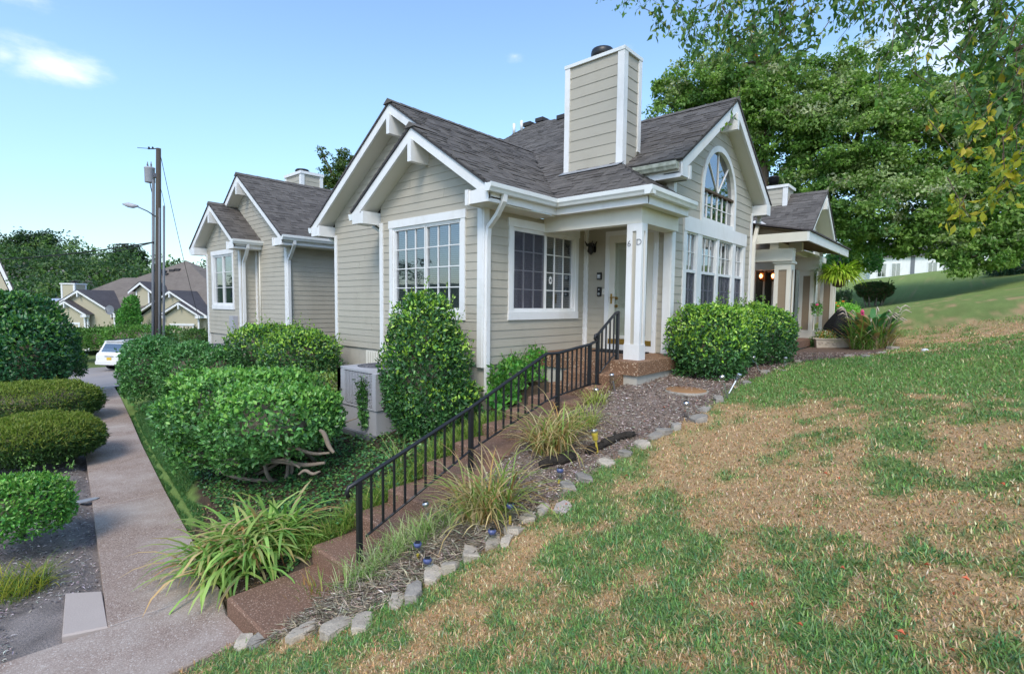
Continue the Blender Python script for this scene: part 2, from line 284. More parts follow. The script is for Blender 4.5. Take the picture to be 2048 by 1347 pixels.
# ---------------------------------------------------------------- object and mesh helpers
ORG = {}
def tag(o, label=None, cat=None, group=None, kind=None):
    for k, v in (('label', label), ('category', cat), ('group', group), ('kind', kind)):
        if v: o[k] = v
    return o
def thing(name, loc, label, cat, group=None, rz=0., kind=None):
    o = bpy.data.objects.new(name, None); COL.objects.link(o); o.location = loc; o.rotation_euler = (0, 0, rz); o.empty_display_size = .1
    ORG[o.name] = Vector(loc) if rz == 0. else Vector((0, 0, 0))
    return tag(o, label, cat, group, kind)
def link(me, name, mat, parent, loc=None):
    o = bpy.data.objects.new(name, me); COL.objects.link(o)
    if mat and not me.materials: me.materials.append(MT[mat] if isinstance(mat, str) else mat)
    if parent is not None: o.parent = parent; ORG[o.name] = ORG[parent.name]
    else: ORG[o.name] = Vector((0, 0, 0))
    if loc is not None: o.location = loc
    return o
class B:
    """collects shapes in world (or the thing's own) coordinates, then links them as one mesh object"""
    def __init__(s): s.v = []; s.f = []; s.sm = []
    def add(s, vs, fs, smooth=False):
        k = len(s.v); s.v += [tuple(p) for p in vs]; s.f += [tuple(i+k for i in q) for q in fs]; s.sm += [smooth]*len(fs); return s
    def box(s, a, b):
        (x0, y0, z0), (x1, y1, z1) = a, b
        return s.hexa([(x0, y0, z0), (x1, y0, z0), (x1, y1, z0), (x0, y1, z0), (x0, y0, z1), (x1, y0, z1), (x1, y1, z1), (x0, y1, z1)])
    def hexa(s, p): return s.add(p, [(3, 2, 1, 0), (4, 5, 6, 7), (0, 1, 5, 4), (1, 2, 6, 5), (2, 3, 7, 6), (3, 0, 4, 7)])
    def prism(s, poly, off):
        n = len(poly); o = Vector(off); q = [Vector(p) for p in poly]
        return s.add(q + [p+o for p in q], [tuple(range(n))[::-1], tuple(range(n, 2*n))] + [(i, (i+1) % n, n+(i+1) % n, n+i) for i in range(n)])
    def tube(s, pts, r, n=8, smooth=True, cap=True):
        pts = [Vector(p) for p in pts]; rs = r if isinstance(r, (list, tuple)) else [r]*len(pts); vs = []; up = None
        for i, p in enumerate(pts):
            t = (pts[min(i+1, len(pts)-1)] - pts[max(i-1, 0)]).normalized()
            if up is None: up = t.orthogonal().normalized()
            up = (up - t*up.dot(t)).normalized(); sd = t.cross(up)
            for k in range(n):
                a = 2*math.pi*(k+.5)/n; vs.append(p + (up*math.cos(a)+sd*math.sin(a))*rs[i])
        fs = [(i*n+k, i*n+(k+1) % n, (i+1)*n+(k+1) % n, (i+1)*n+k) for i in range(len(pts)-1) for k in range(n)]
        s.add(vs, fs, smooth)
        if cap: k = len(s.v)-len(vs); s.f += [tuple(k+i for i in range(n))[::-1], tuple(k+len(vs)-n+i for i in range(n))]; s.sm += [False]*2
        return s
    def rect_tube(s, pts, wx, wy, side):
        """rectangular duct along pts; side = fixed horizontal direction of width wx"""
        sd = Vector(side).normalized(); pts = [Vector(p) for p in pts]; vs = []
        for i, p in enumerate(pts):
            t = (pts[min(i+1, len(pts)-1)] - pts[max(i-1, 0)]).normalized(); q = t.cross(sd).normalized()
            for a, b in ((-1, -1), (1, -1), (1, 1), (-1, 1)): vs.append(p + sd*wx*a/2 + q*wy*b/2)
        fs = [(i*4+k, i*4+(k+1) % 4, i*4+4+(k+1) % 4, i*4+4+k) for i in range(len(pts)-1) for k in range(4)]
        n = len(vs); return s.add(vs, fs + [(3, 2, 1, 0), (n-4, n-3, n-2, n-1)])
    def lathe(s, prof, c, n=16, smooth=True):
        vs = [(c[0]+r*math.cos(2*math.pi*k/n), c[1]+r*math.sin(2*math.pi*k/n), c[2]+z) for r, z in prof for k in range(n)]
        fs = [(i*n+k, i*n+(k+1) % n, i*n+n+(k+1) % n, i*n+n+k) for i in range(len(prof)-1) for k in range(n)]
        s.add(vs, fs, smooth); k = len(s.v)-len(vs)
        s.f += [tuple(k+i for i in range(n))[::-1], tuple(k+len(vs)-n+i for i in range(n))]; s.sm += [False]*2; return s
    def build(s, name, mat, parent=None, label=None):
        me = bpy.data.meshes.new(name); o = ORG[parent.name] if parent is not None else Vector((0, 0, 0))
        me.from_pydata([(x-o.x, y-o.y, z-o.z) for x, y, z in s.v], [], s.f)
        if any(s.sm): me.polygons.foreach_set('use_smooth', s.sm)
        me.update(); ob = link(me, name, mat, parent)
        if label: ob['label'] = label
        return ob
def npmesh(name, V, F, mat, parent=None, col=None, smooth=False, kind=None):
    """V (n,3), F (m,k) arrays -> one mesh object with an optional point colour attribute"""
    V = np.asarray(V, np.float32).copy(); F = np.asarray(F, np.int32)
    if parent is not None: V -= np.array(ORG[parent.name], np.float32)
    me = bpy.data.meshes.new(name); m, k = F.shape
    me.vertices.add(len(V)); me.vertices.foreach_set('co', V.ravel())
    me.loops.add(m*k); me.loops.foreach_set('vertex_index', F.ravel())
    me.polygons.add(m); me.polygons.foreach_set('loop_start', np.arange(0, m*k, k, dtype=np.int32))
    try: me.polygons.foreach_set('loop_total', np.full(m, k, np.int32))
    except Exception: pass
    if smooth: me.polygons.foreach_set('use_smooth', np.ones(m, bool))
    me.update(calc_edges=True)
    if col is not None:
        at = me.attributes.new('Col', 'FLOAT_COLOR', 'POINT'); c = np.ones((len(V), 4), np.float32); c[:, :3] = col; at.data.foreach_set('color', c.ravel())
    o = link(me, name, mat, parent)
    if kind: o['kind'] = kind
    return o
def unit(v): return v/np.maximum(np.linalg.norm(v, axis=-1, keepdims=True), 1e-9)
def vnoise(p, seed=0):
    """smooth value noise of points (n,d) in 0..1"""
    p = np.asarray(p, float); i = np.floor(p).astype(np.int64); f_ = p-i; u = f_*f_*(3-2*f_); d = p.shape[1]; r = np.zeros(len(p))
    for c in range(2**d):
        b = np.array([(c >> k) & 1 for k in range(d)]); q = i+b
        h = (q*np.array([374761393, 668265263, 2147483647])[:d]).sum(1) + seed*1013904223
        h = (h ^ (h >> 13))*1274126177 & 0x7fffffff; h = (h ^ (h >> 16)) & 0xffff
        r += h/65535.*np.prod(np.where(b, u, 1-u), axis=1)
    return r
def fbm(p, seed=0, oct=4):
    p = np.asarray(p, float); return sum(vnoise(p*2**k, seed+k)*.5**k for k in range(oct))/sum(.5**k for k in range(oct))
def pal(n, cols, jit=.12, wts=None, r=None):
    c = np.array(cols, float); r = r or rng; i = r.choice(len(c), n, p=wts); return np.clip(c[i]*(1+r.normal(0, jit, (n, 1)))*(1+r.normal(0, jit*.3, (n, 3))), .003, 1)
def leafmesh(P, D, N, L, W, col, fold=.25):
    """folded diamond leaves: base P, tip direction D, face normal N"""
    S = unit(np.cross(D, N)); N2 = np.cross(S, D); L = L[:, None]; W = W[:, None]
    a = P; b = P+D*L; m = P+D*L*.45; up = N2*W*fold
    V = np.stack([a, m+S*W*.5+up, b-N2*L*.08, m-S*W*.5+up], 1).reshape(-1, 3)
    k = np.arange(len(P))[:, None]*4
    F = np.concatenate([k+np.array([[0, 1, 2]]), k+np.array([[0, 2, 3]])])
    return V, F, np.repeat(col, 4, 0)
def blades(P, az, L, W, arch, col, k=5, lift=1.25, tipcol=None):
    """arching strap leaves from base points P: azimuth, length, width, arch (how far it bends over)"""
    n = len(P); t = np.linspace(0, 1, k+1)[None]; th = lift - arch[:, None]*t**1.3
    dl = L[:, None]/k; ct = np.cos(th)*dl; st = np.sin(th)*dl
    h = np.concatenate([np.zeros((n, 1)), np.cumsum(ct[:, :-1], 1)], 1); z = np.concatenate([np.zeros((n, 1)), np.cumsum(st[:, :-1], 1)], 1)
    dx, dy = np.cos(az)[:, None], np.sin(az)[:, None]
    C = np.stack([P[:, 0:1]+h*dx, P[:, 1:2]+h*dy, P[:, 2:3]+z], 2)
    wd = W[:, None]*np.sqrt(np.clip(1-t**2.2, 0, 1))*.5*np.minimum(1, .55+t*2); wd[:, -1] = W*.03
    S = np.stack([-dy*np.ones_like(t), dx*np.ones_like(t), np.zeros((n, k+1))], 2)
    V = np.stack([C-S*wd[:, :, None], C+S*wd[:, :, None]], 2).reshape(n*(k+1)*2, 3)
    j = np.arange(k)[:, None]*2+np.array([[0, 1, 3, 2]]); F = (np.arange(n)[:, None, None]*(k+1)*2+j[None]).reshape(-1, 4)
    c = np.repeat(col[:, None, :], (k+1), 1)
    if tipcol is not None:
        q = np.clip((t-.6)/.4, 0, 1)[..., None]; c = c*(1-q*tipcol[1][:, None, None])+np.array(tipcol[0])[None, None]*q*tipcol[1][:, None, None]
    return V, F, np.repeat(c.reshape(-1, 3), 2, 0)

# ---------------------------------------------------------------- building helpers
class Fr:
    """wall frame: a runs along the wall, d outwards from it, z up"""
    def __init__(s, plane, c): s.p = plane; s.c = c
    def __call__(s, a, d, z): return (s.c-d, a, z) if s.p == 'x' else (a, s.c-d, z)
def fbox(b, fr, a0, a1, d0, d1, z0, z1):
    return b.hexa([fr(a0, d0, z0), fr(a1, d0, z0), fr(a1, d1, z0), fr(a0, d1, z0), fr(a0, d0, z1), fr(a1, d0, z1), fr(a1, d1, z1), fr(a0, d1, z1)])
SRD = random.Random(31)
def siding(parent, fr, lo, hi, z0, z1, ex, holes=(), mat='siding', back=.08):
    """lap boards one by one between lo(z) and hi(z), cut round the openings"""
    z = z0
    while z < z1-.01:
        zt = min(z+ex, z1); cuts = sorted({z, zt} | {h for o in holes for h in o[2:] if z+.004 < h < zt-.004})
        for za, zb in zip(cuts[:-1], cuts[1:]):
            zm = (za+zb)/2; seg = [(lo, hi)]
            for o in holes:
                if o[2] < zm < o[3]:
                    nx = []
                    for l, h in seg: nx += [(l, (lambda q, v=o[0]: v)), ((lambda q, v=o[1]: v), h)]
                    seg = nx
            for l, h in seg:
                a0, a1, b0, b1 = l(za), h(za), l(zb), h(zb)
                if a1-a0 < .02: continue
                if b1 < b0: b0 = b1 = (b0+b1)/2
                cut = []
                if a1-a0 > 1.9 and SRD.random() < .5: cut = [SRD.uniform(.25, .75)]
                f0 = .017 if za == z else .017-.009*(za-z)/ex; f1 = .008
                es = [0]+cut+[1]; A0, A1, B0, B1 = a0, a1, b0, b1
                for u0, u1 in zip(es[:-1], es[1:]):
                    xm0, xm1 = A0+(A1-A0)*u0, A0+(A1-A0)*u1-(.003 if u1 < 1 else 0); a0, a1 = (A0 if u0 == 0 else xm0), (A1 if u1 == 1 else xm1); b0, b1 = (B0 if u0 == 0 else xm0), (B1 if u1 == 1 else xm1)
                    j = SRD.uniform(-.002, .002); bb = B(); bb.hexa([fr(a0, f0+j, za), fr(a1, f0-j, za), fr(a1, -.004, za), fr(a0, -.004, za), fr(b0, f1, zb+.0), fr(b1, f1, zb), fr(b1, -.004, zb), fr(b0, -.004, zb)])
                    bb.build('siding_board', mat, parent)
        z += ex
def const(v): return lambda z: v
WINMESH = {}
def window(parent, fr, a0, a1, z0, z1, sashes, header=.13, side=.09, sill=.13, hext=.02, trim='white', glass='glass', screens=(), blind='blindslat', bdepth=.05, name='window', slats=True, sillext=.01, dark=False, frame='white'):
    """trimmed window; sashes = list of (a0, a1, z0, z1, columns, rows) of glass areas"""
    b = B()
    fbox(b, fr, a0-hext, a1+hext, -.005, .040, z1-header, z1)
    if sill: fbox(b, fr, a0-sillext, a1+sillext, -.005, .040, z0, z0+sill)
    fbox(b, fr, a0, a0+side, -.005, .034, z0+sill, z1-header); fbox(b, fr, a1-side, a1, -.005, .034, z0+sill, z1-header)
    w = b.build(name, trim, parent)
    ia0, ia1, iz0, iz1 = a0+side, a1-side, z0+sill, z1-header
    fb = B(); t = .035
    fbox(fb, fr, ia0, ia0+t, -.06, .015, iz0, iz1); fbox(fb, fr, ia1-t, ia1, -.06, .015, iz0, iz1)
    fbox(fb, fr, ia0+t, ia1-t, -.06, .013, iz0, iz0+t); fbox(fb, fr, ia0+t, ia1-t, -.06, .013, iz1-t, iz1)
    for i, (s0, s1, q0, q1, nc, nr) in enumerate(sashes):
        for (e0, e1, y0, y1) in ((s0-.022, s0, q0-.022, q1+.022), (s1, s1+.022, q0-.022, q1+.022), (s0, s1, q0-.022, q0), (s0, s1, q1, q1+.022)):
            fbox(fb, fr, e0, e1, -.05, .003+.004*(i % 2), y0, y1)
    fb.build('sash', frame, w)
    for i, (s0, s1, q0, q1, nc, nr) in enumerate(sashes):
        pw, ph = (s1-s0)/nc, (q1-q0)/nr; mb = B()
        for c in range(1, nc): fbox(mb, fr, s0+c*pw-.008, s0+c*pw+.008, -.034, -.014, q0, q1)
        for r in range(1, nr): fbox(mb, fr, s0, s1, -.036, -.016, q0+r*ph-.008, q0+r*ph+.008)
        if nc*nr > 1: mb.build('muntin', frame, w)
        for c in range(nc):
            for r in range(nr):
                key = (fr.p, round(pw, 3), round(ph, 3), glass)
                org = Vector(fr(s0+c*pw, -.03, q0+r*ph)) - ORG[w.name]
                if key not in WINMESH:
                    pb = B(); z = Vector(fr(0, 0, 0)); e = lambda a, d, h: Vector(fr(a, d, h))-z
                    pb.hexa([e(0, 0, 0), e(pw, 0, 0), e(pw, -.003, 0), e(0, -.003, 0), e(0, 0, ph), e(pw, 0, ph), e(pw, -.003, ph), e(0, -.003, ph)])
                    WINMESH[key] = pb
                    me = bpy.data.meshes.new('pane'); me.from_pydata([tuple(x) for x in pb.v], [], pb.f); me.materials.append(MT[glass]); WINMESH[key] = me
                link(WINMESH[key], 'pane', None, w, org)
        if i in screens: fbox(B(), fr, s0, s1, -.006, -.004, q0, q1).build('insect_screen', 'screen', w)
    if slats:
        sb = B(); n = int((iz1-iz0)/.032)
        for k in range(n):
            zz = iz0+.02+k*.032
            sb.hexa([fr(ia0+t, -bdepth-.022, zz), fr(ia1-t, -bdepth-.022, zz), fr(ia1-t, -bdepth-.024, zz), fr(ia0+t, -bdepth-.024, zz),
                     fr(ia0+t, -bdepth-.004, zz+.022), fr(ia1-t, -bdepth-.004, zz+.022), fr(ia1-t, -bdepth-.006, zz+.022), fr(ia0+t, -bdepth-.006, zz+.022)])
        o = sb.build('blind', blind, w)
    fbox(B(), fr, ia0, ia1, -.30, -.29, iz0, iz1).build('room', 'roomdark', w)
    return w
GUT = [(0, 0), (.085, 0), (.10, .035), (.118, .06), (.12, .115), (.112, .12), (.108, .108), (.006, .108), (0, .12)]
def gutter(parent, p0, p1, outv, mat='gutter', label=None, sc_=1.):
    """K-style gutter from p0 to p1 (top back edge), outv = horizontal outward direction"""
    p0, p1, o = Vector(p0), Vector(p1), Vector(outv)
    b = B(); b.prism([p0+o*x*sc_+Vector((0, 0, (z-.12)*sc_)) for x, z in GUT], p1-p0)
    return b.build('gutter', mat, parent, label)
def downspout(parent, pts, side, mat='white'):
    b = B(); b.rect_tube(pts, .075, .055, side); return b.build('downspout', mat, parent)
def gable(parent, fr, aR, aL, zE, m, ov, wallR, wallL, rake='white', rv=.20, boxes=True, bracket=True, boxR=True, fromR=None):
    """roof trim of a gable: rake boards, soffits, return boxes, peak bracket.  aR, aL = eave ends; ov = overhang"""
    ac = (aR+aL)/2; zr = zE+m*abs(aL-aR)/2
    zE0 = zE
    for s, e in (('R', aR), ('L', aL)):
        zE = zE0
        if s == 'R' and fromR is not None: e = fromR; zE = zE0+m*abs(fromR-aR)
        b = B(); b.prism([fr(e, ov, zE), fr(ac, ov, zr), fr(ac, ov, zr-rv), fr(e, ov, zE-rv)], Vector(fr(0, ov-.04, 0))-Vector(fr(0, ov, 0)))
        b.build('rake_board', rake, parent)
        b = B(); dz = Vector((0, 0, -.02)); b.prism([fr(e, ov-.045, zE-rv+.03), fr(ac, ov-.045, zr-rv+.03), fr(ac, -.02, zr-rv+.03), fr(e, -.02, zE-rv+.03)], dz)
        b.build('soffit', 'soffit', parent)
        sg = 1 if ac > e else -1; wl = wallR if s == 'R' else wallL
        if boxes and (s == 'L' or boxR):
            b = B(); zt = zE+m*abs(wl-e)-.06
            b.prism([fr(e+sg*.002, ov+.006, zE-.03), fr(e+sg*.002, ov+.006, zE-rv-.04), fr(wl+sg*.0, ov+.006, zE-rv-.04), fr(wl, ov+.006, zE-rv+.13)], Vector(fr(0, -.01, 0))-Vector(fr(0, ov+.006, 0)))
            b.build('eave_return', rake, parent)
            fbox(B(), fr, wl-.03, wl+.03, -.01, ov+.03, zE-rv-.055, zE-rv+.16).build('corbel', rake, parent)
    if bracket: fbox(B(), fr, ac-.045, ac+.045, -.01, ov+.035, zr-.56, zr-rv-.02).build('corbel', rake, parent)
    return ac, zr
SHING = {}
def roof(parent, poly, up, mat='shingle', ex=.135, seed=0, name='roof', thick=.03, tabs=True, base='roofdark', store=None):
    """roof plane: slab plus shingle tabs laid course by course up the slope. poly convex 3-D, up = horizontal uphill direction"""
    P = [Vector(p) for p in poly]; n = None
    for i in range(len(P)):
        c = (P[i]-P[0]).cross(P[(i+1) % len(P)]-P[0])
        if c.length > 1e-4: n = c.normalized(); break
    if n.z < 0: n = -n
    u = Vector(up); u = (u-n*u.dot(n)).normalized(); s = u.cross(n)
    rb = B(); rb.prism([p-n*.012 for p in P], -n*thick); r = rb.build(name, base, parent)
    if not tabs: return r
    rr = random.Random(seed); q = [((p-P[0]).dot(s), (p-P[0]).dot(u)) for p in P]
    t0, t1 = min(y for _, y in q), max(y for _, y in q)
    def span(t):
        xs = []
        for i in range(len(q)):
            (xa, ya), (xb, yb) = q[i], q[(i+1) % len(q)]
            if abs(yb-ya) > 1e-9 and min(ya, yb)-1e-9 <= t <= max(ya, yb)+1e-9: xs.append(xa+(xb-xa)*(t-ya)/(yb-ya))
        return (min(xs), max(xs)) if len(xs) > 1 else None
    t = t0; tabs_ = store if store is not None else []
    while t < t1-.01:
        tb = min(t+ex+.03, t1-.002); A, Bs = span(t+.003), span(tb)
        if A and Bs:
            x = A[0]-rr.random()*.2
            while x < A[1]:
                wd = rr.choice((.09, .12, .15, .19, .24)); x0, x1 = max(x, A[0]), min(x+wd-.004, A[1])
                if x1-x0 > .02:
                    y0 = x0 if x > A[0] else None; k0 = Bs[0] if x0 == A[0] else max(x0, Bs[0]); k1 = Bs[1] if x1 >= A[1]-1e-6 else min(x1, Bs[1])
                    if k1 > k0 or k1-k0 > -.01:
                        h = rr.choice((.004, .006, .011, .016)); tt = t-rr.random()*.008; o = P[0]
                        lo0, lo1, hi1, hi0 = [o+s*a+u*b_ for a, b_ in ((x0, tt), (x1, tt), (max(k0, k1), tb), (k0, tb))]
                        tabs_.append(((lo0+lo1)/2, [lo0-n*.01, lo1-n*.01, hi1-n*.012, hi0-n*.012, lo0+n*h, lo1+n*h, hi1+n*.002, hi0+n*.002], r, mat))
                x += wd
        t += ex
    if store is None: lay_tabs(tabs_)
    return r
HX = [(4, 5, 6, 7), (0, 1, 5, 4), (1, 2, 6, 5), (3, 0, 4, 7)]
def lay_tabs(tabs, limit=300):
    """the 300 shingles that show largest become parts of their roof plane, the rest one part per plane"""
    eye = Vector((0, 0, 0))
    tabs.sort(key=lambda t: (t[0]-eye).length)
    rest = {}
    for i, (c, v, r, mat) in enumerate(tabs):
        if i < limit: b = B(); b.add(v, HX); b.build('shingle', mat, r)
        else: rest.setdefault((r.name, mat), (r, B()))[1].add(v, HX)
    for (rn, mat), (r, b) in rest.items():
        o = b.build('shingle_courses', mat, r); o['kind'] = 'stuff'

# ---------------------------------------------------------------- the house with door 6 D
M_ = .664; ZE = 1.646
house = thing('house', (8, 6, -1.1), 'nearest tan clapboard house with tall chimney, arched window and columned porch', 'house', 'attached tan clapboard houses')
fA, fM, fB_, fC, fD = Fr('x', 5.47), Fr('x', 5.88), Fr('y', 5.42), Fr('x', 8.164), Fr('y', 3.74)
# foundation and wall backing
b = B(); b.box((5.49, 5.44, -3), (12, 8.02, -.93)); b.box((5.90, 8.03, -3), (12, 10.32, -.94)); b.box((8.18, 3.76, -3), (12.23, 5.43, -.975)); b.build('foundation', 'concrete', house)
for s in range(2):
    pass
# foundation access hatch and crawl vents
b = B(); fbox(b, fM, 8.36, 9.16, 0, .03, -1.32, -.97)
h = b.build('crawl_hatch', 'cream', house)
for k in range(9): fbox(B(), fM, 8.40+k*.083, 8.405+k*.083+.006, .03, .036, -1.30, -.99).build('hatch_groove', 'concrete', h)
b = B(); fbox(b, fB_, 6.32, 6.82, -.02, .02, -1.28, -1.00); v_ = b.build('crawl_vent', 'dark', house)
for k in range(4): fbox(B(), fB_, 6.34, 6.80, .02, .03, -1.25+k*.06, -1.225+k*.06).build('vent_louvre', 'acdark', v_)
b = B(); fbox(b, fA, 5.45, 8.0, -.40, -.35, -.93, 1.9); b.prism([fA(5.45, -.36, 1.9), fA(8.0, -.36, 1.9), fA(6.73, -.36, 2.6)], (.03, 0, 0)); b.build('wall', 'roomdark', house)
b = B(); fbox(b, fB_, 5.52, 8.16, -.40, -.35, -.93, 1.4); b.build('wall', 'roomdark', house)
b = B(); b.prism([fM(8.0, -.03, -.93), fM(10.3, -.03, -.93), fM(10.3, -.03, 1.7), fM(7.88, -.03, 3.3), fM(6.5, -.03, 2.4), fM(8.0, -.03, 1.6)], (.03, 0, 0)); b.build('wall', 'siding', house)
b = B(); b.prism([(8.18, 3.78, -.9), (8.18, 5.42, -.9), (8.18, 5.42, 1.6), (8.18, 3.78, 2.3)], (.03, 0, 0)); b.build('wall', 'siding', house)
b = B(); b.prism([fD(8.2, -.42, -.95), fD(12.2, -.42, -.95), fD(12.2, -.42, 2.2), fD(10.22, -.42, 3.5), fD(8.2, -.42, 2.2)], (0, .03, 0)); b.build('wall', 'roomdark', house)
b = B(); b.box((12.20, 3.76, -.97), (12.245, 9, 2.1)); b.box((5.5, 8.0, -.93), (5.9, 8.035, 1.6)); b.box((5.92, 10.30, -.93), (12, 10.335, 1.6)); b.build('wall', 'siding', house)
# siding
WA = (5.80, 7.75, -.26, 1.43); WB = (6.0, 7.90, -.255, 1.335); ex = .13
under = lambda a, z: ZE + M_*a - .19
siding(house, fA, lambda z: max(5.42, 5.01+(z-ZE+.16)/M_), lambda z: min(8.04, 8.45-(z-ZE+.16)/M_), -.93, 2.60, ex, [(WA[0]+.03, WA[1]-.03, WA[2]+.03, WA[3]-.03)])
siding(house, fM, lambda z: 8.0 if z < 1.62 else max(6.9, 5.01+(z-ZE+.16)/M_), lambda z: min(10.34, 10.75-(z-ZE+.16)/M_), -.93, 3.36, ex*.97)
siding(house, fB_, const(5.47), const(8.164), -.93, 1.42, ex, [(WB[0]+.03, WB[1]-.03, WB[2]+.03, WB[3]-.03)])
siding(house, fC, const(3.74), const(5.42), -.80, 1.42, .124, [(3.96, 4.955, -1, 1.30)], mat='siding')
siding(house, fC, const(3.74), const(5.2), 1.66, 2.32, .13)
HD = (8.60, 11.84)
import bisect
def arch_lo(z): return 9.30 if z < 2.14 else 10.215-math.sqrt(max(0, .9**2-(z-2.14)**2))
def arch_hi(z): return 11.13 if z < 2.14 else 10.215+math.sqrt(max(0, .9**2-(z-2.14)**2))
gl = lambda z: max(8.164, 7.85+(z-2.30+.16)/M_); gh = lambda z: min(12.25, 12.6-(z-2.30+.16)/M_)
siding(house, fD, const(8.164), const(12.25), -.97, 1.54, .146, [(HD[0]+.02, HD[1]-.02, -.34, 1.52)])
siding(house, fD, gl, lambda z: max(gl(z), min(arch_lo(z), gh(z))), 1.54, 3.06, .160)
siding(house, fD, lambda z: min(arch_hi(z), gh(z)), gh, 1.54, 3.06, .160)
siding(house, fD, gl, gh, 3.02, 3.72, .160)
# corner boards
def cboard(fr, a0, a1, z0, z1, d=.034): fbox(B(), fr, a0, a1, -.03, d, z0, z1).build('corner_board', 'white', house)
cboard(fA, 5.415, 5.52, -.96, 1.42, .040); cboard(fB_, 5.436, 5.55, -.96, 1.42, .036); cboard(fA, 7.95, 8.05, -.96, 1.42); cboard(fM, 10.25, 10.345, -.96, 1.42)
cboard(fC, 5.34, 5.42, -.81, 1.42, .03); cboard(fB_, 8.10, 8.13, -.81, 1.42, .03); cboard(fC, 3.722, 3.85, -.808, 1.44, .04); cboard(fD, 8.131, 8.26, -.99, 1.44, .036); cboard(fD, 12.16, 12.255, -.97, 2.05)
cboard(fC, 3.722, 3.83, 1.66, 2.06, .04); cboard(fD, 8.131, 8.24, 1.62, 2.06, .036)
# windows
def two_sash(a0, a1, z0, z1): mid = (a0+a1)/2; return [(a0+.15, mid-.028, z0+.185, z1-.185, 3, 4), (mid+.028, a1-.15, z0+.185, z1-.185, 3, 4)]
window(house, fA, *WA, two_sash(*WA))['label'] = 'grid window behind the tall clipped shrub'
wB = window(house, fB_, *WB, two_sash(*WB), screens=(0,)); wB['label'] = 'grid window beside the front door, left half screened'
b = B(); p = []
for k in range(16):
    a = 2*math.pi*k/16; r_ = .062 if k % 2 == 0 else .045; p.append(fB_(7.12+r_*math.cos(a)*.85, -.015, .41+r_*1.25*math.sin(a)))
b.prism(p, (0, -.003, 0)); st = b.build('sticker', 'white', wB); b = B(); fbox(b, fB_, 7.095, 7.145, -.011, -.010, .385, .435); b.build('sticker_print', 'pvc', st)
# group of four tall windows under the wide header
b = B(); fbox(b, fD, HD[0]-.01, HD[1]+.01, -.005, .045, 1.288, 1.545)
for a0, a1 in ((8.60, 8.735), (9.20, 9.41), (10.16, 10.265), (11.03, 11.205), (11.705, 11.835)): fbox(b, fD, a0, a1, -.04, .032, -.34, 1.288)
fbox(b, fD, 8.6, 11.84, -.01, .04, -.44, -.34); wd = b.build('window', 'white', house, 'bank of four tall grid windows'); 
for i, (a0, a1, nc) in enumerate(((8.735, 9.20, 2), (9.41, 10.16, 3), (10.265, 11.03, 3), (11.205, 11.705, 2))):
    fb = B(); sr = .026
    fbox(fb, fD, a0, a0+sr, -.05, .01, -.34, 1.288); fbox(fb, fD, a1-sr, a1, -.05, .01, -.34, 1.288); fbox(fb, fD, a0, a1, -.05, .013, .585, .635); fbox(fb, fD, a0+sr, a1-sr, -.05, .008, -.34, -.30); fbox(fb, fD, a0+sr, a1-sr, -.05, .008, 1.262, 1.288)
    fb.build('sash', 'white', wd)
    for z0, z1, nr in ((.635, 1.262, 2), (-.30, .585, 3)):
        pw, ph = (a1-a0-2*sr)/nc, (z1-z0)/nr; mb = B()
        for c in range(1, nc): fbox(mb, fD, a0+sr+c*pw-.007, a0+sr+c*pw+.007, -.034, -.014, z0, z1)
        for r_ in range(1, nr): fbox(mb, fD, a0+sr, a1-sr, -.036, -.016, z0+r_*ph-.007, z0+r_*ph+.007)
        mb.build('muntin', 'white', wd)
        for c in range(nc):
            for r_ in range(nr): fbox(B(), fD, a0+sr+c*pw, a0+sr+(c+1)*pw, -.033, -.03, z0+r_*ph, z0+(r_+1)*ph).build('pane', 'glass', wd)
    fbox(B(), fD, a0+sr, a1-sr, -.006, -.004, -.30, .585).build('insect_screen', 'screen', wd)
    sb = B()
    for k in range(24):
        zz = -.3+k*.065; sb.hexa([fD(a0+.03, -.11, zz), fD(a1-.03, -.11, zz), fD(a1-.03, -.115, zz), fD(a0+.03, -.115, zz), fD(a0+.03, -.07, zz+.05), fD(a1-.03, -.07, zz+.05), fD(a1-.03, -.075, zz+.05), fD(a0+.03, -.075, zz+.05)])
    sb.build('shutter_louvres', 'pvc', wd)
# arched window
ctr, zc, ri, ro = 10.215, 2.14, .80, .905
def arc(r, n=20): return [(ctr+r*math.cos(math.pi*k/n), zc+r*math.sin(math.pi*k/n)) for k in range(n+1)]
b = B(); oi, oo = arc(ri), arc(ro)
for k in range(20):
    q = [oi[k], oo[k], oo[k+1], oi[k+1]]; b.prism([fD(x, .04, z) for x, z in q], Vector(fD(0, -.05, 0))-Vector(fD(0, .04, 0)))
for s in (-1, 1): fbox(b, fD, min(ctr+s*ri, ctr+s*ro), max(ctr+s*ri, ctr+s*ro), -.05, .04, 1.545, zc)
fbox(b, fD, ctr-ri, ctr+ri, -.05, .03, 1.545, 1.62)
wa = b.build('arched_window', 'white', house)
fbox(B(), fD, ctr-ri, ctr+ri, -.05, .02, zc-.022, zc+.018).build('rail', 'bark', wa, 'weathered bare wood rail across the arch')
mb = B()
for c in range(1, 6): fbox(mb, fD, ctr-ri+c*ri/3-.007, ctr-ri+c*ri/3+.007, -.034, -.012, 1.62, zc-.02)
fbox(mb, fD, ctr-ri, ctr+ri, -.036, -.014, 1.865, 1.879)
for an in (48, 90, 132):
    a = math.radians(an); c0, c1 = Vector(fD(ctr, -.02, zc+.02)), Vector(fD(ctr+ri*math.cos(a), -.02, zc+ri*math.sin(a))); mb.rect_tube([c0, c1], .02, .014, (0, 1, 0))
mb.build('muntin', 'white', wa)
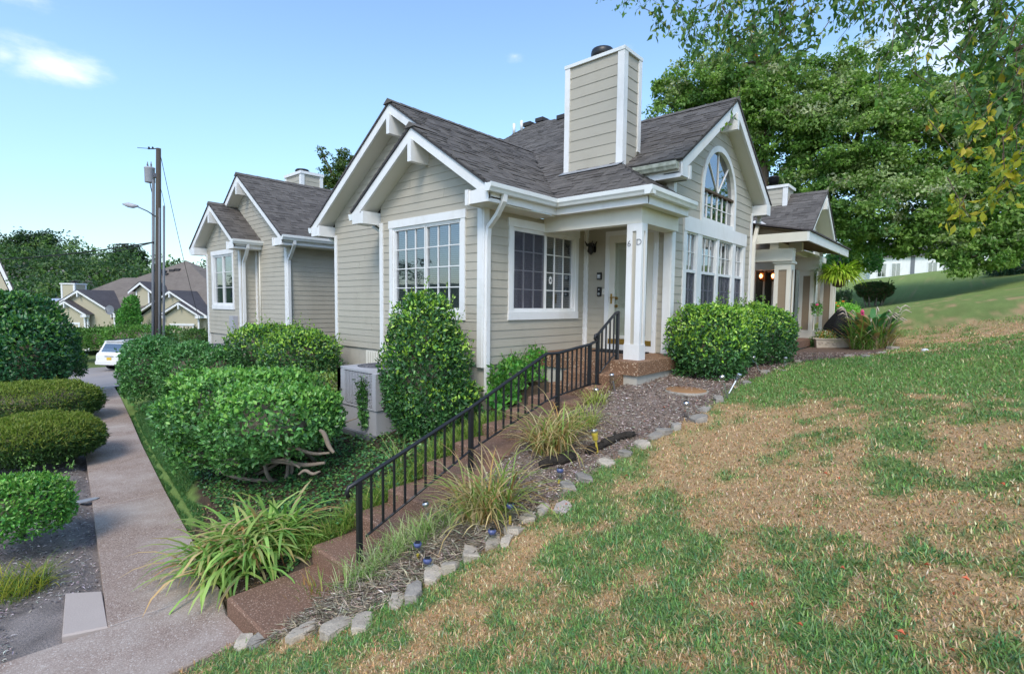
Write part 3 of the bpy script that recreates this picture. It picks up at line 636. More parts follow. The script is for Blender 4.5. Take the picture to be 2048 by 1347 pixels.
for c in range(6):
    for r_ in range(2): fbox(B(), fD, ctr-ri+c*ri/3, ctr-ri+(c+1)*ri/3, -.033, -.03, 1.62+r_*.25, 1.62+(r_+1)*.25-.001).build('pane', 'glass_dark', wa)
for a0, a1 in ((0, 48), (48, 90), (90, 132), (132, 180)):
    pts = [fD(ctr, -.03, zc)]+[fD(ctr+ri*math.cos(math.radians(a0+(a1-a0)*k/8)), -.03, zc+ri*math.sin(math.radians(a0+(a1-a0)*k/8))) for k in range(9)]
    B().prism(pts, (0, .003, 0)).build('pane', 'glass_dark', wa)
# gable trim
gable(house, fA, 5.01, 8.45, ZE, M_, .332, 5.42, 8.09)
gable(house, fM, 5.01, 10.75, ZE, M_, .336, 5.42, 10.38, boxR=False, fromR=6.70)
gable(house, fD, 7.85, 12.60, 2.30, M_, .287, 8.12, 12.27, rv=.235)
# eave fascias, soffits, porch ceiling and beams
b = B(); b.box((5.15, 5.01, 1.42), (6.69, 5.04, 1.63)); b.build('fascia', 'white', house)
b = B(); b.box((6.685, 3.417, 1.42), (6.715, 5.008, 1.63)); b.build('fascia', 'white', house)
b = B(); b.box((6.688, 3.417, 1.415), (8.06, 3.447, 1.62)); b.build('fascia', 'white', house)
b = B(); b.box((5.18, 5.042, 1.40), (6.7, 5.415, 1.418)); b.box((6.72, 3.45, 1.425), (8.16, 5.415, 1.443)); b.build('soffit', 'soffit', house)
b = B(); b.box((6.865, 3.60, 1.19), (7.045, 5.40, 1.424)); b.build('porch_beam', 'cream', house)
b = B(); b.box((6.89, 3.605, 1.20), (8.13, 3.855, 1.42)); b.build('porch_beam', 'cream', house)
b = B(); b.box((7.85, 3.48, 2.01), (7.88, 4.62, 2.27)); b.build('fascia', 'white', house)
b = B(); b.box((7.88, 3.5, 2.01), (8.2, 4.7, 2.03)); b.build('soffit', 'soffit', house)
b = B(); b.box((12.57, 3.48, 2.06), (12.6, 9, 2.27)); b.build('fascia', 'white', house)
# gutters and downspouts
gutter(house, (5.06, 5.008, 1.645), (6.57, 5.008, 1.645), (0, -1, 0)); gutter(house, (6.683, 5.13, 1.647), (6.683, 3.30, 1.647), (-1, 0, 0))
gutter(house, (6.563, 3.415, 1.644), (8.14, 3.415, 1.644), (0, -1, 0)); gutter(house, (7.848, 3.50, 2.245), (7.848, 4.46, 2.245), (-1, 0, 0), 'gutter_dirty', 'gutter streaked with grey green dirt')
gutter(house, (5.13, 8.452, 1.60), (5.9, 8.452, 1.60), (0, 1, 0)); gutter(house, (5.53, 10.752, 1.60), (9.5, 10.752, 1.60), (0, 1, 0)); gutter(house, (12.602, 3.50, 2.24), (12.602, 7, 2.24), (1, 0, 0))
downspout(house, [(5.40, 4.95, 1.54), (5.40, 4.96, 1.44), (5.44, 5.12, 1.27), (5.50, 5.35, 1.12), (5.50, 5.37, .95), (5.50, 5.37, -1.4)], (1, 0, 0))
downspout(house, [(5.62, 8.50, 1.5), (5.62, 8.47, 1.42), (5.60, 8.28, 1.34), (5.60, 8.13, 1.25), (5.60, 8.11, 1.1), (5.60, 8.11, -1.75)], (1, 0, 0))
downspout(house, [(6.0, 10.80, 1.5), (6.0, 10.77, 1.42), (5.98, 10.55, 1.34), (5.98, 10.42, 1.25), (5.98, 10.40, 1.1), (5.98, 10.40, -1.9)], (1, 0, 0))
downspout(house, [(12.60, 3.66, 2.1), (12.55, 3.66, 2.0), (12.38, 3.67, 1.62), (12.30, 3.68, 1.42), (12.29, 3.68, 1.3), (12.29, 3.68, -.95)], (0, 1, 0), 'cream')
# roof planes
zA = lambda y: ZE+.02+M_*(y-5.01); zS = lambda x: ZE+.02+M_*(x-6.685); tabs = []
def V3(x, y, z): return (x, y, z)
roof(house, [V3(5.115, 4.95, zA(4.95)), V3(5.52, 4.95, zA(4.95)), V3(5.52, 6.73, zA(6.73)), V3(5.115, 6.73, zA(6.73))], (0, 1, 0), seed=1, store=tabs)
roof(house, [V3(5.52, 4.95, zA(4.95)), V3(6.625, 4.95, zA(4.95)), V3(9.555, 7.88, zA(7.88)), V3(5.52, 7.88, zA(7.88))], (0, 1, 0), seed=2, store=tabs)
zbl = lambda y: zA(6.73)-M_*(y-6.73); roof(house, [V3(5.115, 8.49, zbl(8.49)), V3(5.115, 6.73, zbl(6.73)), V3(5.9, 6.73, zbl(6.73)), V3(5.9, 8.49, zbl(8.49))], (0, -1, 0), seed=3, store=tabs)
zml = lambda y: zA(7.88)-M_*(y-7.88); roof(house, [V3(5.52, 10.80, zml(10.8)), V3(5.52, 7.88, zml(7.88)), V3(9.555, 7.88, zml(7.88)), V3(13, 10.80, zml(10.8))], (0, -1, 0), tabs=False, base='roof_far_dark')
SA = V3(12.1, 8.83, zS(12.1)); SP = [(12.538, 9.963, 5.553), (12.418, 10.354, 5.473), (11.929, 10.533, 5.148), (11.335, 10.594, 4.754), (11.341, 10.906, 4.757)]
roof(house, [V3(6.625, 4.95, zS(6.625)), V3(6.625, 3.35, zS(6.625)), SA, SP[0], SP[1], SP[2], SP[3], V3(9.555, 7.88, zS(9.555))], (1, 0, 0), seed=4, store=tabs)
zH = lambda y: ZE+.02+M_*(y-3.417); roof(house, [V3(6.65, 3.35, zH(3.35)), V3(8.13, 3.35, zH(3.35)), V3(8.13, 4.83, zH(4.83))], (0, 1, 0), seed=5, store=tabs)
zD = lambda x: 2.30+.02+M_*(x-7.85); roof(house, [V3(7.80, 3.43, zD(7.80)), V3(10.225, 3.43, zD(10.225)), V3(10.225, 6.95, zD(10.225)), V3(7.80, 4.53, zD(7.80))], (1, 0, 0), seed=6, store=tabs)
zDr = lambda x: zD(10.225)-M_*(x-10.225); roof(house, [V3(12.65, 3.43, zDr(12.65)), V3(10.225, 3.43, zDr(10.225)), V3(10.225, 9, zDr(10.225)), V3(12.65, 9, zDr(12.65))], (-1, 0, 0), tabs=False, base='roof_far_dark')
roof(house, [SA, V3(14.5, 8.83, 3.6), V3(14.5, 12, 3.6)], (-1, 0, 0), tabs=False, base='roof_far_dark')
lay_tabs(tabs, 300)
# ridge caps
def ridgecap(p0, p1, side, m=M_, n=None, parent=house, mat='shingle'):
    p0, p1 = Vector(p0), Vector(p1); d = p1-p0; n = n or max(1, int(d.length/.28)); sd = Vector(side)
    for k in range(n):
        a, e = p0+d*(k/n), p0+d*((k+1.12)/n); up = Vector((0, 0, .026)); w_ = .13
        bb = B(); bb.add([a+up+Vector((0, 0, .008)), e+up, a+sd*w_-Vector((0, 0, w_*m-.03)), e+sd*w_-Vector((0, 0, w_*m-.022)), a-sd*w_-Vector((0, 0, w_*m-.03)), e-sd*w_-Vector((0, 0, w_*m-.022))], [(0, 1, 3, 2), (1, 0, 4, 5), (0, 2, 4)])
        bb.build('ridge_cap', mat, parent)
ridgecap((5.5, 7.88, zA(7.88)), (9.5, 7.88, zA(7.88)), (0, 1, 0)); ridgecap((5.1, 6.73, zA(6.73)), (5.55, 6.73, zA(6.73)), (0, 1, 0)); ridgecap((10.225, 3.42, zD(10.225)), (10.225, 6.9, zD(10.225)), (1, 0, 0))
for i in range(5):
    p = Vector((SA, SP[0], SP[1], SP[2], SP[3])[i])
    if i != 3: B().box(p-Vector((.16, .13, .06)), p+Vector((.15, .16, .05))).build('roof_vent', 'roofdark', house)
for p in ((11.838, 10.492, 5.088), (11.951, 10.293, 5.163)): B().tube([p, (p[0], p[1], p[2]+.30)], .045, 8).build('vent_pipe', 'white', house)
# chimney
fX, fY = Fr('x', 7.78), Fr('y', 4.485)
b = B(); b.box((7.80, 4.505, 1.6), (8.33, 5.60, 4.20)); ch = b.build('chimney', 'siding', house)
z = 2.30
siding(ch, fX, const(4.485), const(5.615), 2.37, 4.21, .183); siding(ch, fY, const(7.78), const(8.345), 2.36, 4.21, .183)
for fr, a0, a1 in ((fX, 4.45, 4.575), (fX, 5.545, 5.65), (fY, 7.745, 7.87), (fY, 8.26, 8.36)): fbox(B(), fr, a0, a1, -.03, .034 if fr is fX else .037, 2.3 if fr is fX or a0 < 8 else 2.66, 4.21).build('corner_board', 'white', ch)
B().box((7.735, 4.44, 4.205), (8.37, 5.66, 4.262)).build('chimney_cap', 'gutter', ch)
B().lathe([(.15, 0), (.15, .04), (.20, .06), (.20, .17), (.185, .21), (.12, .225)], (8.02, 5.05, 4.25), 18).build('flue', 'dark', ch)
b = B(); b.prism([(7.77, 4.42, 2.39), (7.77, 5.68, 2.39), (7.60, 5.66, zS(7.60)+.03), (7.60, 4.46, zS(7.60)+.03)], (0, 0, .006)); b.build('flashing', 'flash', ch)
# porch slab
b = B(); b.box((6.57, 3.44, -1.00), (8.163, 5.418, -.81)); b.build('porch_slab', 'agg_porch', house)
b = B(); b.box((6.61, 3.48, -2.2), (8.163, 5.418, -1.002)); b.build('porch_base', 'concrete', house)
# column with recessed panels and the door number
b = B(); b.box((6.86, 3.585, -.81), (7.045, 3.845, -.58)); b.box((6.868, 3.593, 1.08), (7.037, 3.837, 1.19))
for x0, x1 in ((6.868, 6.928), (6.977, 7.037)):
    for y0, y1 in ((3.593, 3.683), (3.747, 3.837)): b.box((x0, y0, -.58), (x1, y1, 1.08))
co = b.build('porch_column', 'white', house); B().box((6.888, 3.613, -.58), (7.017, 3.817, 1.08)).build('column_core', 'siding', co)
def letter(ch_, loc, size, parent, rz, name='door_number'):
    cu = bpy.data.curves.new(name, 'FONT'); cu.body = ch_; cu.size = size; cu.extrude = .003; cu.align_x = 'CENTER'; cu.offset = -.0015
    t = bpy.data.objects.new(name, cu); COL.objects.link(t); dg = bpy.context.evaluated_depsgraph_get(); me = bpy.data.meshes.new_from_object(t.evaluated_get(dg)); bpy.data.objects.remove(t)
    o = link(me, name, 'pvc', parent); o.matrix_local = Matrix.Translation(Vector(loc)-ORG[parent.name]) @ Matrix.Rotation(rz, 4, 'Z') @ Matrix.Rotation(math.pi/2, 4, 'X'); return o
letter('6', (6.864, 3.795, .86), .125, co, -math.pi/2); letter('D', (6.864, 3.636, .875), .125, co, -math.pi/2)
# front door: storm door over a sage green panelled door
b = B()
for a0, a1, z0, z1, d in ((3.95, 4.03, -.81, 1.31, .04), (4.885, 4.965, -.81, 1.31, .04), (4.03, 4.885, 1.23, 1.31, .038)): fbox(b, fC, a0, a1, -.05, d, z0, z1)
dr = b.build('door', 'white', house, 'sage green front door behind a glass storm door')
b = B(); fbox(b, fC, 4.03, 4.15, -.02, .022, -.70, 1.23); fbox(b, fC, 4.775, 4.885, -.02, .022, -.70, 1.23); fbox(b, fC, 4.15, 4.775, -.02, .024, 1.10, 1.23); fbox(b, fC, 4.15, 4.775, -.02, .02, -.60, -.54); b.build('storm_frame', 'cream', dr)
fbox(B(), fC, 4.03, 4.885, -.02, .03, -.81, -.70).build('bottom_rail', 'white', dr); fbox(B(), fC, 4.035, 4.88, .0, .034, -.70, -.61).build('kick_strip', 'brass', dr)
fbox(B(), fC, 4.15, 4.775, -.004, 0, -.54, 1.10).build('pane', 'glass_clear', dr)
b = B(); fbox(b, fC, 4.03, 4.885, -.14, -.10, -.81, 1.23)
for a0, a1 in ((4.12, 4.42), (4.50, 4.80)):
    for z0, z1 in ((-.62, -.10), (-.02, .62), (.70, 1.0)):
        fbox(b, fC, a0, a1, -.10, -.094, z0, z1); fbox(b, fC, a0+.05, a1-.05, -.094, -.084, z0+.05, z1-.05)
b.build('door_panel', 'greydoor', dr)
b = B(); fbox(b, fC, 4.815, 4.845, .022, .034, .02, .20); b.tube([fC(4.83, .03, .13), fC(4.83, .075, .13), fC(4.70, .08, .135)], .010, 6); b.build('handle', 'brass', dr)
b = B(); b.tube([fC(4.745, -.06, .12), fC(4.745, .0, .12)], .028, 8); b.tube([fC(4.745, -.06, -.02), fC(4.745, .0, -.02)], .032, 8); b.build('knob', 'brass', dr)
for z0 in (.95, .1, -.45): fbox(B(), fC, 3.995, 4.025, .04, .048, z0, z0+.09).build('hinge', 'gutter', dr)
# door mat, lamp, key safe, bell
t = thing('doormat', (7.8, 4.45, -.81), 'dark doormat on the porch floor by the front door', 'doormat'); B().box((7.62, 4.02, -.81), (8.05, 4.92, -.79)).build('mat', 'blackcloth', t)
t = thing('porch_lamp', (8.140, 5.228, 1.029), 'dark metal lamp on the wall left of the front door', 'wall lamp'); lx, ly, lz = ORG[t.name]
B().box((lx-.01, ly-.05, lz-.07), (lx+.02, ly+.05, lz+.07)).build('back_plate', 'dark', t)
b = B(); b.lathe([(.02, .10), (.075, .075), (.085, .04), (.05, .03), (.065, -.06), (.03, -.10), (.012, -.12)], (lx-.09, ly, lz), 8, False); b.build('lantern', 'dark', t)
b = B()
for a in range(4): b.tube([(lx-.09+.07*math.cos(a*1.57+.8), ly+.07*math.sin(a*1.57+.8), lz+.05), (lx-.09+.11*math.cos(a*1.57+.8), ly+.11*math.sin(a*1.57+.8), lz+.12)], [.02, .005], 5)
b.tube([(lx, ly, lz+.02), (lx-.09, ly, lz+.09)], .012, 5); b.build('bracket', 'iron', t)
t = thing('key_safe', (8.140, 5.087, 0.522), 'small grey key safe on the wall beside the front door', 'key safe'); lx, ly, lz = ORG[t.name]
B().box((lx-.02, ly-.045, lz-.065), (lx+.02, ly+.045, lz+.065)).build('case', 'dark', t); B().box((lx-.03, ly-.03, lz-.045), (lx-.02, ly+.03, lz+.03)).build('cover', 'steel', t)
for k in range(4): B().box((lx-.034, ly-.022+k*.012, lz-.01), (lx-.03, ly-.014+k*.012, lz+.015)).build('dial', 'white', t)
t = thing('doorbell', (8.140, 5.080, 0.239), 'black video doorbell below the key safe', 'doorbell'); lx, ly, lz = ORG[t.name]
B().box((lx-.025, ly-.037, lz-.085), (lx+.02, ly+.037, lz+.085)).build('case', 'dark', t)
for dz, r_ in ((.04, .016), (-.04, .024)): B().tube([(lx-.024, ly, lz+dz), (lx-.031, ly, lz+dz)], r_, 12).build('lens' if dz > 0 else 'button', 'steel', t)
t = thing('switch_plate', (8.140, 4.985, 0.239), 'small pale cover plate right of the doorbell', 'cover plate'); lx, ly, lz = ORG[t.name]
B().box((lx-.012, ly-.03, lz-.05), (lx+.02, ly+.03, lz+.05)).build('plate', 'cream', t); B().box((lx-.016, ly-.006, lz-.012), (lx-.012, ly+.006, lz+.012)).build('screw', 'steel', t)

# ---------------------------------------------------------------- house to the left (same row)
hl = thing('house', (8.5, 15.5, -1.1), 'tan clapboard house left of the door 6 house, single narrow window facing the walk', 'house', 'attached tan clapboard houses')
gA, gM, gB = Fr('x', 5.75), Fr('x', 6.16), Fr('y', 13.25)
b = B(); b.box((5.77, 15.18, -3.4), (12, 17.73, -.96)); b.box((6.18, 13.27, -3.4), (12, 15.2, -.95)); b.build('foundation', 'concrete', hl)
b = B(); b.prism([gM(13.25, -.02, -.95), gM(17.7, -.02, -.95), gM(17.7, -.02, 1.7), gM(15.5, -.02, 3.2), gM(13.25, -.02, 1.7)], (.05, 0, 0)); b.box((6.2, 13.27, -.95), (10, 13.3, 1.6)); b.build('wall', 'siding', hl)
b = B(); fbox(b, gA, 15.18, 17.73, -.36, -.33, -.95, 1.7); b.build('wall', 'roomdark', hl)
B().box((5.76, 15.165, -.95), (6.17, 15.19, 1.5)).build('wall', 'siding', hl)
fs = Fr('y', 15.16); siding(hl, fs, const(5.75), const(6.16), -.95, 1.45, .124)
WL = (15.62, 17.33, -.25, 1.48)
siding(hl, gA, lambda z: max(15.16, 14.75+(z-ZE+.16)/M_), lambda z: min(17.75, 18.2-(z-ZE+.16)/M_), -.98, 2.6, .125, [(WL[0]+.03, WL[1]-.03, WL[2]+.03, WL[3]-.03)])
siding(hl, gM, lambda z: max(13.25, 12.8+(z-ZE+.16)/.70), lambda z: (15.2 if z < 1.6 else max(13.3, min(17.7, 18.2-(z-ZE+.16)/.70))), -.95, 3.36, .124)
siding(hl, gB, const(6.16), const(9.6), -.95, 1.45, .124)
def cb2(fr, a0, a1, z0, z1, d=.034): fbox(B(), fr, a0, a1, -.03, d, z0, z1).build('corner_board', 'white', hl)
cb2(gA, 17.66, 17.755, -1.9, 1.42); cb2(gA, 15.155, 15.25, -.98, 1.42); cb2(gM, 13.245, 13.34, -.97, 1.42); cb2(gB, 6.13, 6.22, -.97, 1.42, .036); cb2(gM, 15.06, 15.15, -.95, 1.45)
wl = window(hl, gA, *WL, [(15.80, 16.46, -.06, 1.29, 1, 3), (16.52, 17.15, -.06, 1.29, 1, 3)], slats=True, blind='tealblind'); wl['label'] = 'narrow window with teal blind'
gable(hl, gA, 14.75, 18.2, ZE, M_, .33, 15.16, 17.78); gable(hl, gM, 12.8, 18.2, ZE, .70, .335, 13.25, 17.78)
tabs = []; zr2 = ZE+.02+.70*2.7; zm_ = lambda y: ZE+.02+.70*(y-12.8); zb_ = lambda y: ZE+.02+M_*(y-14.75)
roof(hl, [V3(5.80, 12.74, zm_(12.74)), V3(11.5, 12.74, zm_(12.74)), V3(11.5, 15.5, zm_(15.5)), V3(5.80, 15.5, zm_(15.5))], (0, 1, 0), seed=11, store=tabs, ex=.15)
roof(hl, [V3(5.395, 14.69, zb_(14.69)), V3(6.17, 14.69, zb_(14.69)), V3(6.17, 16.475, zb_(16.475)), V3(5.395, 16.475, zb_(16.475))], (0, 1, 0), seed=12, store=tabs, ex=.15)
lay_tabs(tabs, 300)
roof(hl, [V3(5.80, 18.26, zm_(12.74)), V3(5.80, 15.5, zm_(15.5)), V3(11.5, 15.5, zm_(15.5)), V3(11.5, 18.26, zm_(12.74))], (0, -1, 0), tabs=False, base='roof_far_dark')
roof(hl, [V3(5.395, 18.26, zb_(14.69)), V3(5.395, 16.475, zb_(16.475)), V3(6.17, 16.475, zb_(16.475)), V3(6.17, 18.26, zb_(14.69))], (0, -1, 0), tabs=False, base='roof_far_dark')
ridgecap((5.79, 15.5, zm_(15.5)), (11.5, 15.5, zm_(15.5)), (0, 1, 0), .7, parent=hl); ridgecap((5.39, 16.475, zb_(16.475)), (6.1, 16.475, zb_(16.475)), (0, 1, 0), parent=hl)
b = B(); b.box((5.84, 12.80, 1.42), (9.8, 12.83, 1.63)); b.build('fascia', 'white', hl); b = B(); b.box((5.43, 14.75, 1.42), (6.15, 14.78, 1.63)); b.build('fascia', 'white', hl)
b = B(); b.box((5.86, 12.83, 1.40), (9.8, 13.24, 1.418)); b.box((5.45, 14.78, 1.40), (6.15, 15.15, 1.418)); b.build('soffit', 'soffit', hl)
gutter(hl, (5.80, 12.798, 1.645), (9.8, 12.798, 1.645), (0, -1, 0)); gutter(hl, (5.36, 14.748, 1.645), (6.22, 14.748, 1.645), (0, -1, 0)); gutter(hl, (5.42, 18.202, 1.6), (6.0, 18.202, 1.6), (0, 1, 0))
downspout(hl, [(6.12, 12.74, 1.54), (6.12, 12.75, 1.44), (6.15, 12.95, 1.25), (6.18, 13.18, 1.08), (6.18, 13.2, .95), (6.18, 13.2, -1.5)], (1, 0, 0))
downspout(hl, [(5.76, 14.69, 1.54), (5.76, 14.7, 1.44), (5.78, 14.88, 1.25), (5.80, 15.09, 1.08), (5.80, 15.11, .95), (5.80, 15.11, -1.2)], (1, 0, 0))
B().tube([gM(14.86, .03, 1.4), gM(14.86, .03, -1.3)], .022, 6).build('conduit', 'cream', hl)
b = B(); b.box((5.60, 15.40, -.98), (5.75, 15.68, -.42)); mb_ = b.build('meter_box', 'acmetal', hl); B().tube([(5.68, 15.55, -.98), (5.68, 15.55, -2)], .03, 6).build('conduit', 'pvc', mb_)
cx, cy, cz = (7.694, 15.500, 3.713)
cx, cy = 9.2, 16.0
c0, c1 = (9.200, 19.776, 4.399), (9.200, 18.540, 4.225)
ft, ftt = (9.200, 18.522, 4.780), (9.200, 17.286, 4.427)
y1_, y0_ = c0[1], c1[1]; zt_ = ft[2]
b = B(); b.box((9.22, y0_+.02, 2.5), (10.0, y1_-.02, zt_)); c2 = b.build('chimney', 'siding', hl)
siding(c2, Fr('x', 9.2), const(y0_), const(y1_), zt_-1.6, zt_-.02, .18); siding(c2, Fr('y', y0_), const(9.2), const(10.0), zt_-1.6, zt_-.02, .18)
for fr, a0, a1 in ((Fr('x', 9.2), y0_-.03, y0_+.10), (Fr('x', 9.2), y1_-.10, y1_+.03), (Fr('y', y0_), 9.165, 9.3), (Fr('y', y0_), 9.9, 10.03)): fbox(B(), fr, a0, a1, -.03, .034, zt_-1.6, zt_-.02).build('corner_board', 'white', c2)
B().box((9.14, y0_-.06, zt_-.10), (10.06, y1_+.05, zt_)).build('chimney_cap', 'white', c2)
B().lathe([(.16, 0), (.16, .10), (.26, .12), (.26, .16), (.22, .20)], (9.55, (y0_+y1_)/2, zt_), 14).build('flue', 'dark', c2)

# ---------------------------------------------------------------- house to the right with a columned side porch
hr = thing('house', (16, 5, -1.0), 'tan house right of the arched window house, porch with three panelled columns and hanging fern', 'house', 'attached tan clapboard houses')
b = B(); b.box((12.5, 3.0, -.99), (16.3, 5.2, -.83)); b.build('porch_slab', 'agg_step', hr)
b = B(); b.box((12.55, 3.05, -2), (22, 5.2, -.992)); b.build('foundation', 'concrete', hr)
nC, nD, nB = Fr('x', 16.2), Fr('y', 3.95), Fr('y', 5.3)
def column(x, y, zt, name='porch_column'):
    b = B(); s = .34
    b.box((x-.03, y-.03, -.83), (x+s+.03, y+s+.03, -.62)); b.box((x-.035, y-.035, zt), (x+s+.035, y+s+.035, zt+.05)); b.box((x, y, zt-.14), (x+s, y+s, zt))
    for x0 in (x, x+s-.085):
        for y0 in (y, y+s-.085): b.box((x0, y0, -.62), (x0+.085, y0+.085, zt-.14))
    o = b.build(name, 'cream', hr); B().box((x+.02, y+.02, -.62), (x+s-.02, y+s-.02, zt-.14)).build('column_panel', 'siding_warm', o); return o
column(12.78, 3.02, .97); column(15.58, 3.12, .97); column(17.3, 2.95, 1.0)
for a, c in (((12.70, 2.98, 1.02), (12.95, 5.2, 1.30)), ((15.55, 3.0, 1.02), (15.80, 5.2, 1.32)), ((12.72, 3.28, 1.30), (17.9, 3.46, 1.46)), ((13.6, 3.0, 1.30), (13.75, 3.28, 1.52))): B().box(a, c).build('porch_beam', 'cream', hr)
B().box((12.38, 2.60, 1.40), (17.1, 2.64, 1.60)).build('fascia', 'gutter', hr); B().box((12.38, 2.64, 1.40), (12.42, 5.2, 1.60)).build('fascia', 'cream', hr)
b = B(); b.prism([(12.36, 2.56, 1.602), (17.2, 2.56, 1.602), (17.2, 4.6, 2.02), (12.36, 4.6, 2.02)], (0, 0, .03)); b.build('porch_roof', 'roof_far_dark', hr)
for k in range(12):
    x = 12.6+k*.38; B().hexa([(x, 2.64, 1.42), (x+.05, 2.64, 1.42), (x+.05, 4.6, 1.84), (x, 4.6, 1.84), (x, 2.64, 1.56), (x+.05, 2.64, 1.56), (x+.05, 4.6, 1.98), (x, 4.6, 1.98)]).build('rafter', 'siding_warm', hr)
b = B(); b.prism([(12.45, 2.65, 1.585), (17.1, 2.65, 1.585), (17.1, 4.6, 1.985), (12.45, 4.6, 1.985)], (0, 0, .01)); b.build('porch_ceiling', 'siding_warm', hr)
b = B(); b.box((16.22, 3.97, -1), (16.3, 5.3, 2.0)); b.box((12.3, 5.32, -1), (16.3, 5.4, 2.0)); b.box((16.9, 3.97, -1), (21, 4.05, 2.2)); b.build('wall', 'siding_warm', hr)
siding(hr, nC, const(3.95), const(5.3), -.83, 1.5, .16, [(4.30, 4.75, -1, 1.25)], mat='siding_warm'); siding(hr, nB, const(12.3), const(16.2), -.83, 1.5, .16, mat='siding_warm')
b = B(); fbox(b, nC, 4.24, 4.30, 0, .04, -.83, 1.3); fbox(b, nC, 4.75, 4.81, 0, .04, -.83, 1.3); fbox(b, nC, 4.24, 4.81, 0, .045, 1.25, 1.33); fbox(b, nC, 4.505, 4.545, 0, .03, -.83, 1.25)
sw = b.build('side_window', 'cream', hr)
for a in (4.30, 4.545): fbox(B(), nC, a, a+.205, -.01, 0, -.7, 1.25).build('pane', 'glass_dark', sw)
for k, px in enumerate((1522, 1546)):
    p = (16.000, 4.557, 0.876) if k == 0 else (16.000, 4.236, 0.867)
    t = thing('porch_lantern', p, 'lit wall lantern on the right porch, ' + ('left of the pair, nearer the white downspout' if k == 0 else 'right of the pair, beside the near column'), 'lantern', 'lit porch lanterns')
    x, y, z = p; B().box((x+.04, y-.05, z-.14), (x+.17, y+.05, z+.14)).build('back_plate', 'rustlid', t)
    b = B(); b.lathe([(.03, .17), (.075, .12), (.075, .105)], (x, y, z), 8); b.build('cap', 'dark', t)
    b = B(); b.lathe([(.012, -.055), (.04, -.02), (.045, .02), (.02, .06)], (x, y, z), 12); b.build('bulb', 'bulb', t)
    b = B()
    for a in range(4): b.tube([(x+.06*math.cos(a*1.57+.7), y+.06*math.sin(a*1.57+.7), z-.10), (x+.07*math.cos(a*1.57+.7), y+.07*math.sin(a*1.57+.7), z+.11)], .006, 4)
    b.lathe([(.065, -.11), (.065, -.095)], (x, y, z), 8); b.build('cage', 'dark', t)
gable(hr, nD, 16.95, 20.7, 2.2, .76, .43, 17.3, 20.35, rake='white')
siding(hr, nD, lambda z: max(17.3, 16.95+(z-2.2+.16)/.76), lambda z: min(20.35, 20.7-(z-2.2+.16)/.76), 1.7, 3.45, .165); siding(hr, nD, const(17.3), const(20.35), -.85, 1.7, .165, [(17.7, 20, -.3, 1.4)])
cx_, zc_ = 18.82, 2.15; b = B()
q = [(cx_+r_*math.cos(math.pi*k/14), zc_+r_*math.sin(math.pi*k/14)) for r_ in (.62, .72) for k in range(15)]
for k in range(14): b.prism([nD(x, .035, z) for x, z in (q[k], q[15+k], q[16+k], q[k+1])], (0, .06, 0))
for s in (-1, 1): fbox(b, nD, cx_+s*.67-.05, cx_+s*.67+.05, -.02, .035, 1.65, zc_)
w2 = b.build('arched_window', 'white', hr); B().prism([nD(x, .012, z) for x, z in [(cx_-.62, 1.65)]+[(cx_+.62, 1.65)]+q[:15]], (0, .01, 0)).build('pane', 'glass_dark', w2)
b = B(); fbox(b, nD, 17.65, 20.05, 0, .03, -.35, 1.45); w3 = b.build('window', 'white', hr)
for k in range(4): fbox(B(), nD, 17.73+k*.58, 18.23+k*.58, .03, .036, -.25, 1.35).build('pane', 'glass_dark', w3)
tabs = []; zn = lambda x: 2.22+.76*(x-16.95)
roof(hr, [V3(16.88, 3.49, zn(16.88)), V3(18.825, 3.49, zn(18.825)), V3(18.825, 8.5, zn(18.825)), V3(16.88, 6.2, zn(16.88))], (1, 0, 0), seed=21, store=tabs, ex=.16); lay_tabs(tabs, 300)
roof(hr, [V3(20.75, 3.49, zn(16.9)), V3(18.825, 3.49, zn(18.825)), V3(18.825, 8.5, zn(18.825)), V3(20.75, 8.5, zn(16.9))], (-1, 0, 0), tabs=False, base='roof_far_dark')
ridgecap((18.825, 3.49, zn(18.825)), (18.825, 8.4, zn(18.825)), (1, 0, 0), .76, parent=hr)
n0, n1 = (18.300, 5.203, 3.903), (18.300, 4.544, 3.811)
b = B(); b.box((18.32, n1[1], 2.6), (19.1, n0[1]+.4, n0[2])); c3 = b.build('chimney', 'siding', hr)
siding(c3, Fr('x', 18.3), const(n1[1]), const(n0[1]+.4), n0[2]-.75, n0[2]-.05, .16)
B().box((18.24, n1[1]-.06, n0[2]-.09), (19.16, n0[1]+.45, n0[2])).build('chimney_cap', 'white', c3); fbox(B(), Fr('x', 18.3), n1[1]-.03, n1[1]+.11, -.03, .034, n0[2]-.8, n0[2]-.09).build('corner_board', 'white', c3)
fl = (18.700, 5.058, 4.083); B().lathe([(.14, -.06), (.14, .02), (.17, .03), (.17, .16), (.19, .17), (.12, .22)], (fl[0], fl[1], fl[2]), 12).build('flue', 'dark', c3)
# small glazed frame where the porch roof meets the wall
s0 = [(13.400, 4.019, 1.831), (13.400, 3.534, 1.767), (13.600, 3.925, 2.064), (13.600, 4.077, 2.103)]
b = B(); b.rect_tube([s0[0], s0[1]], .05, .05, (1, 0, 0)); b.rect_tube([s0[1], s0[2]], .05, .05, (1, 0, 0)); b.rect_tube([s0[0], s0[3]], .05, .05, (1, 0, 0))
sk = b.build('skylight', 'white', hr); B().prism([s0[0], s0[1], s0[2], s0[3]], (.01, 0, 0)).build('pane', 'glass_dark', sk)

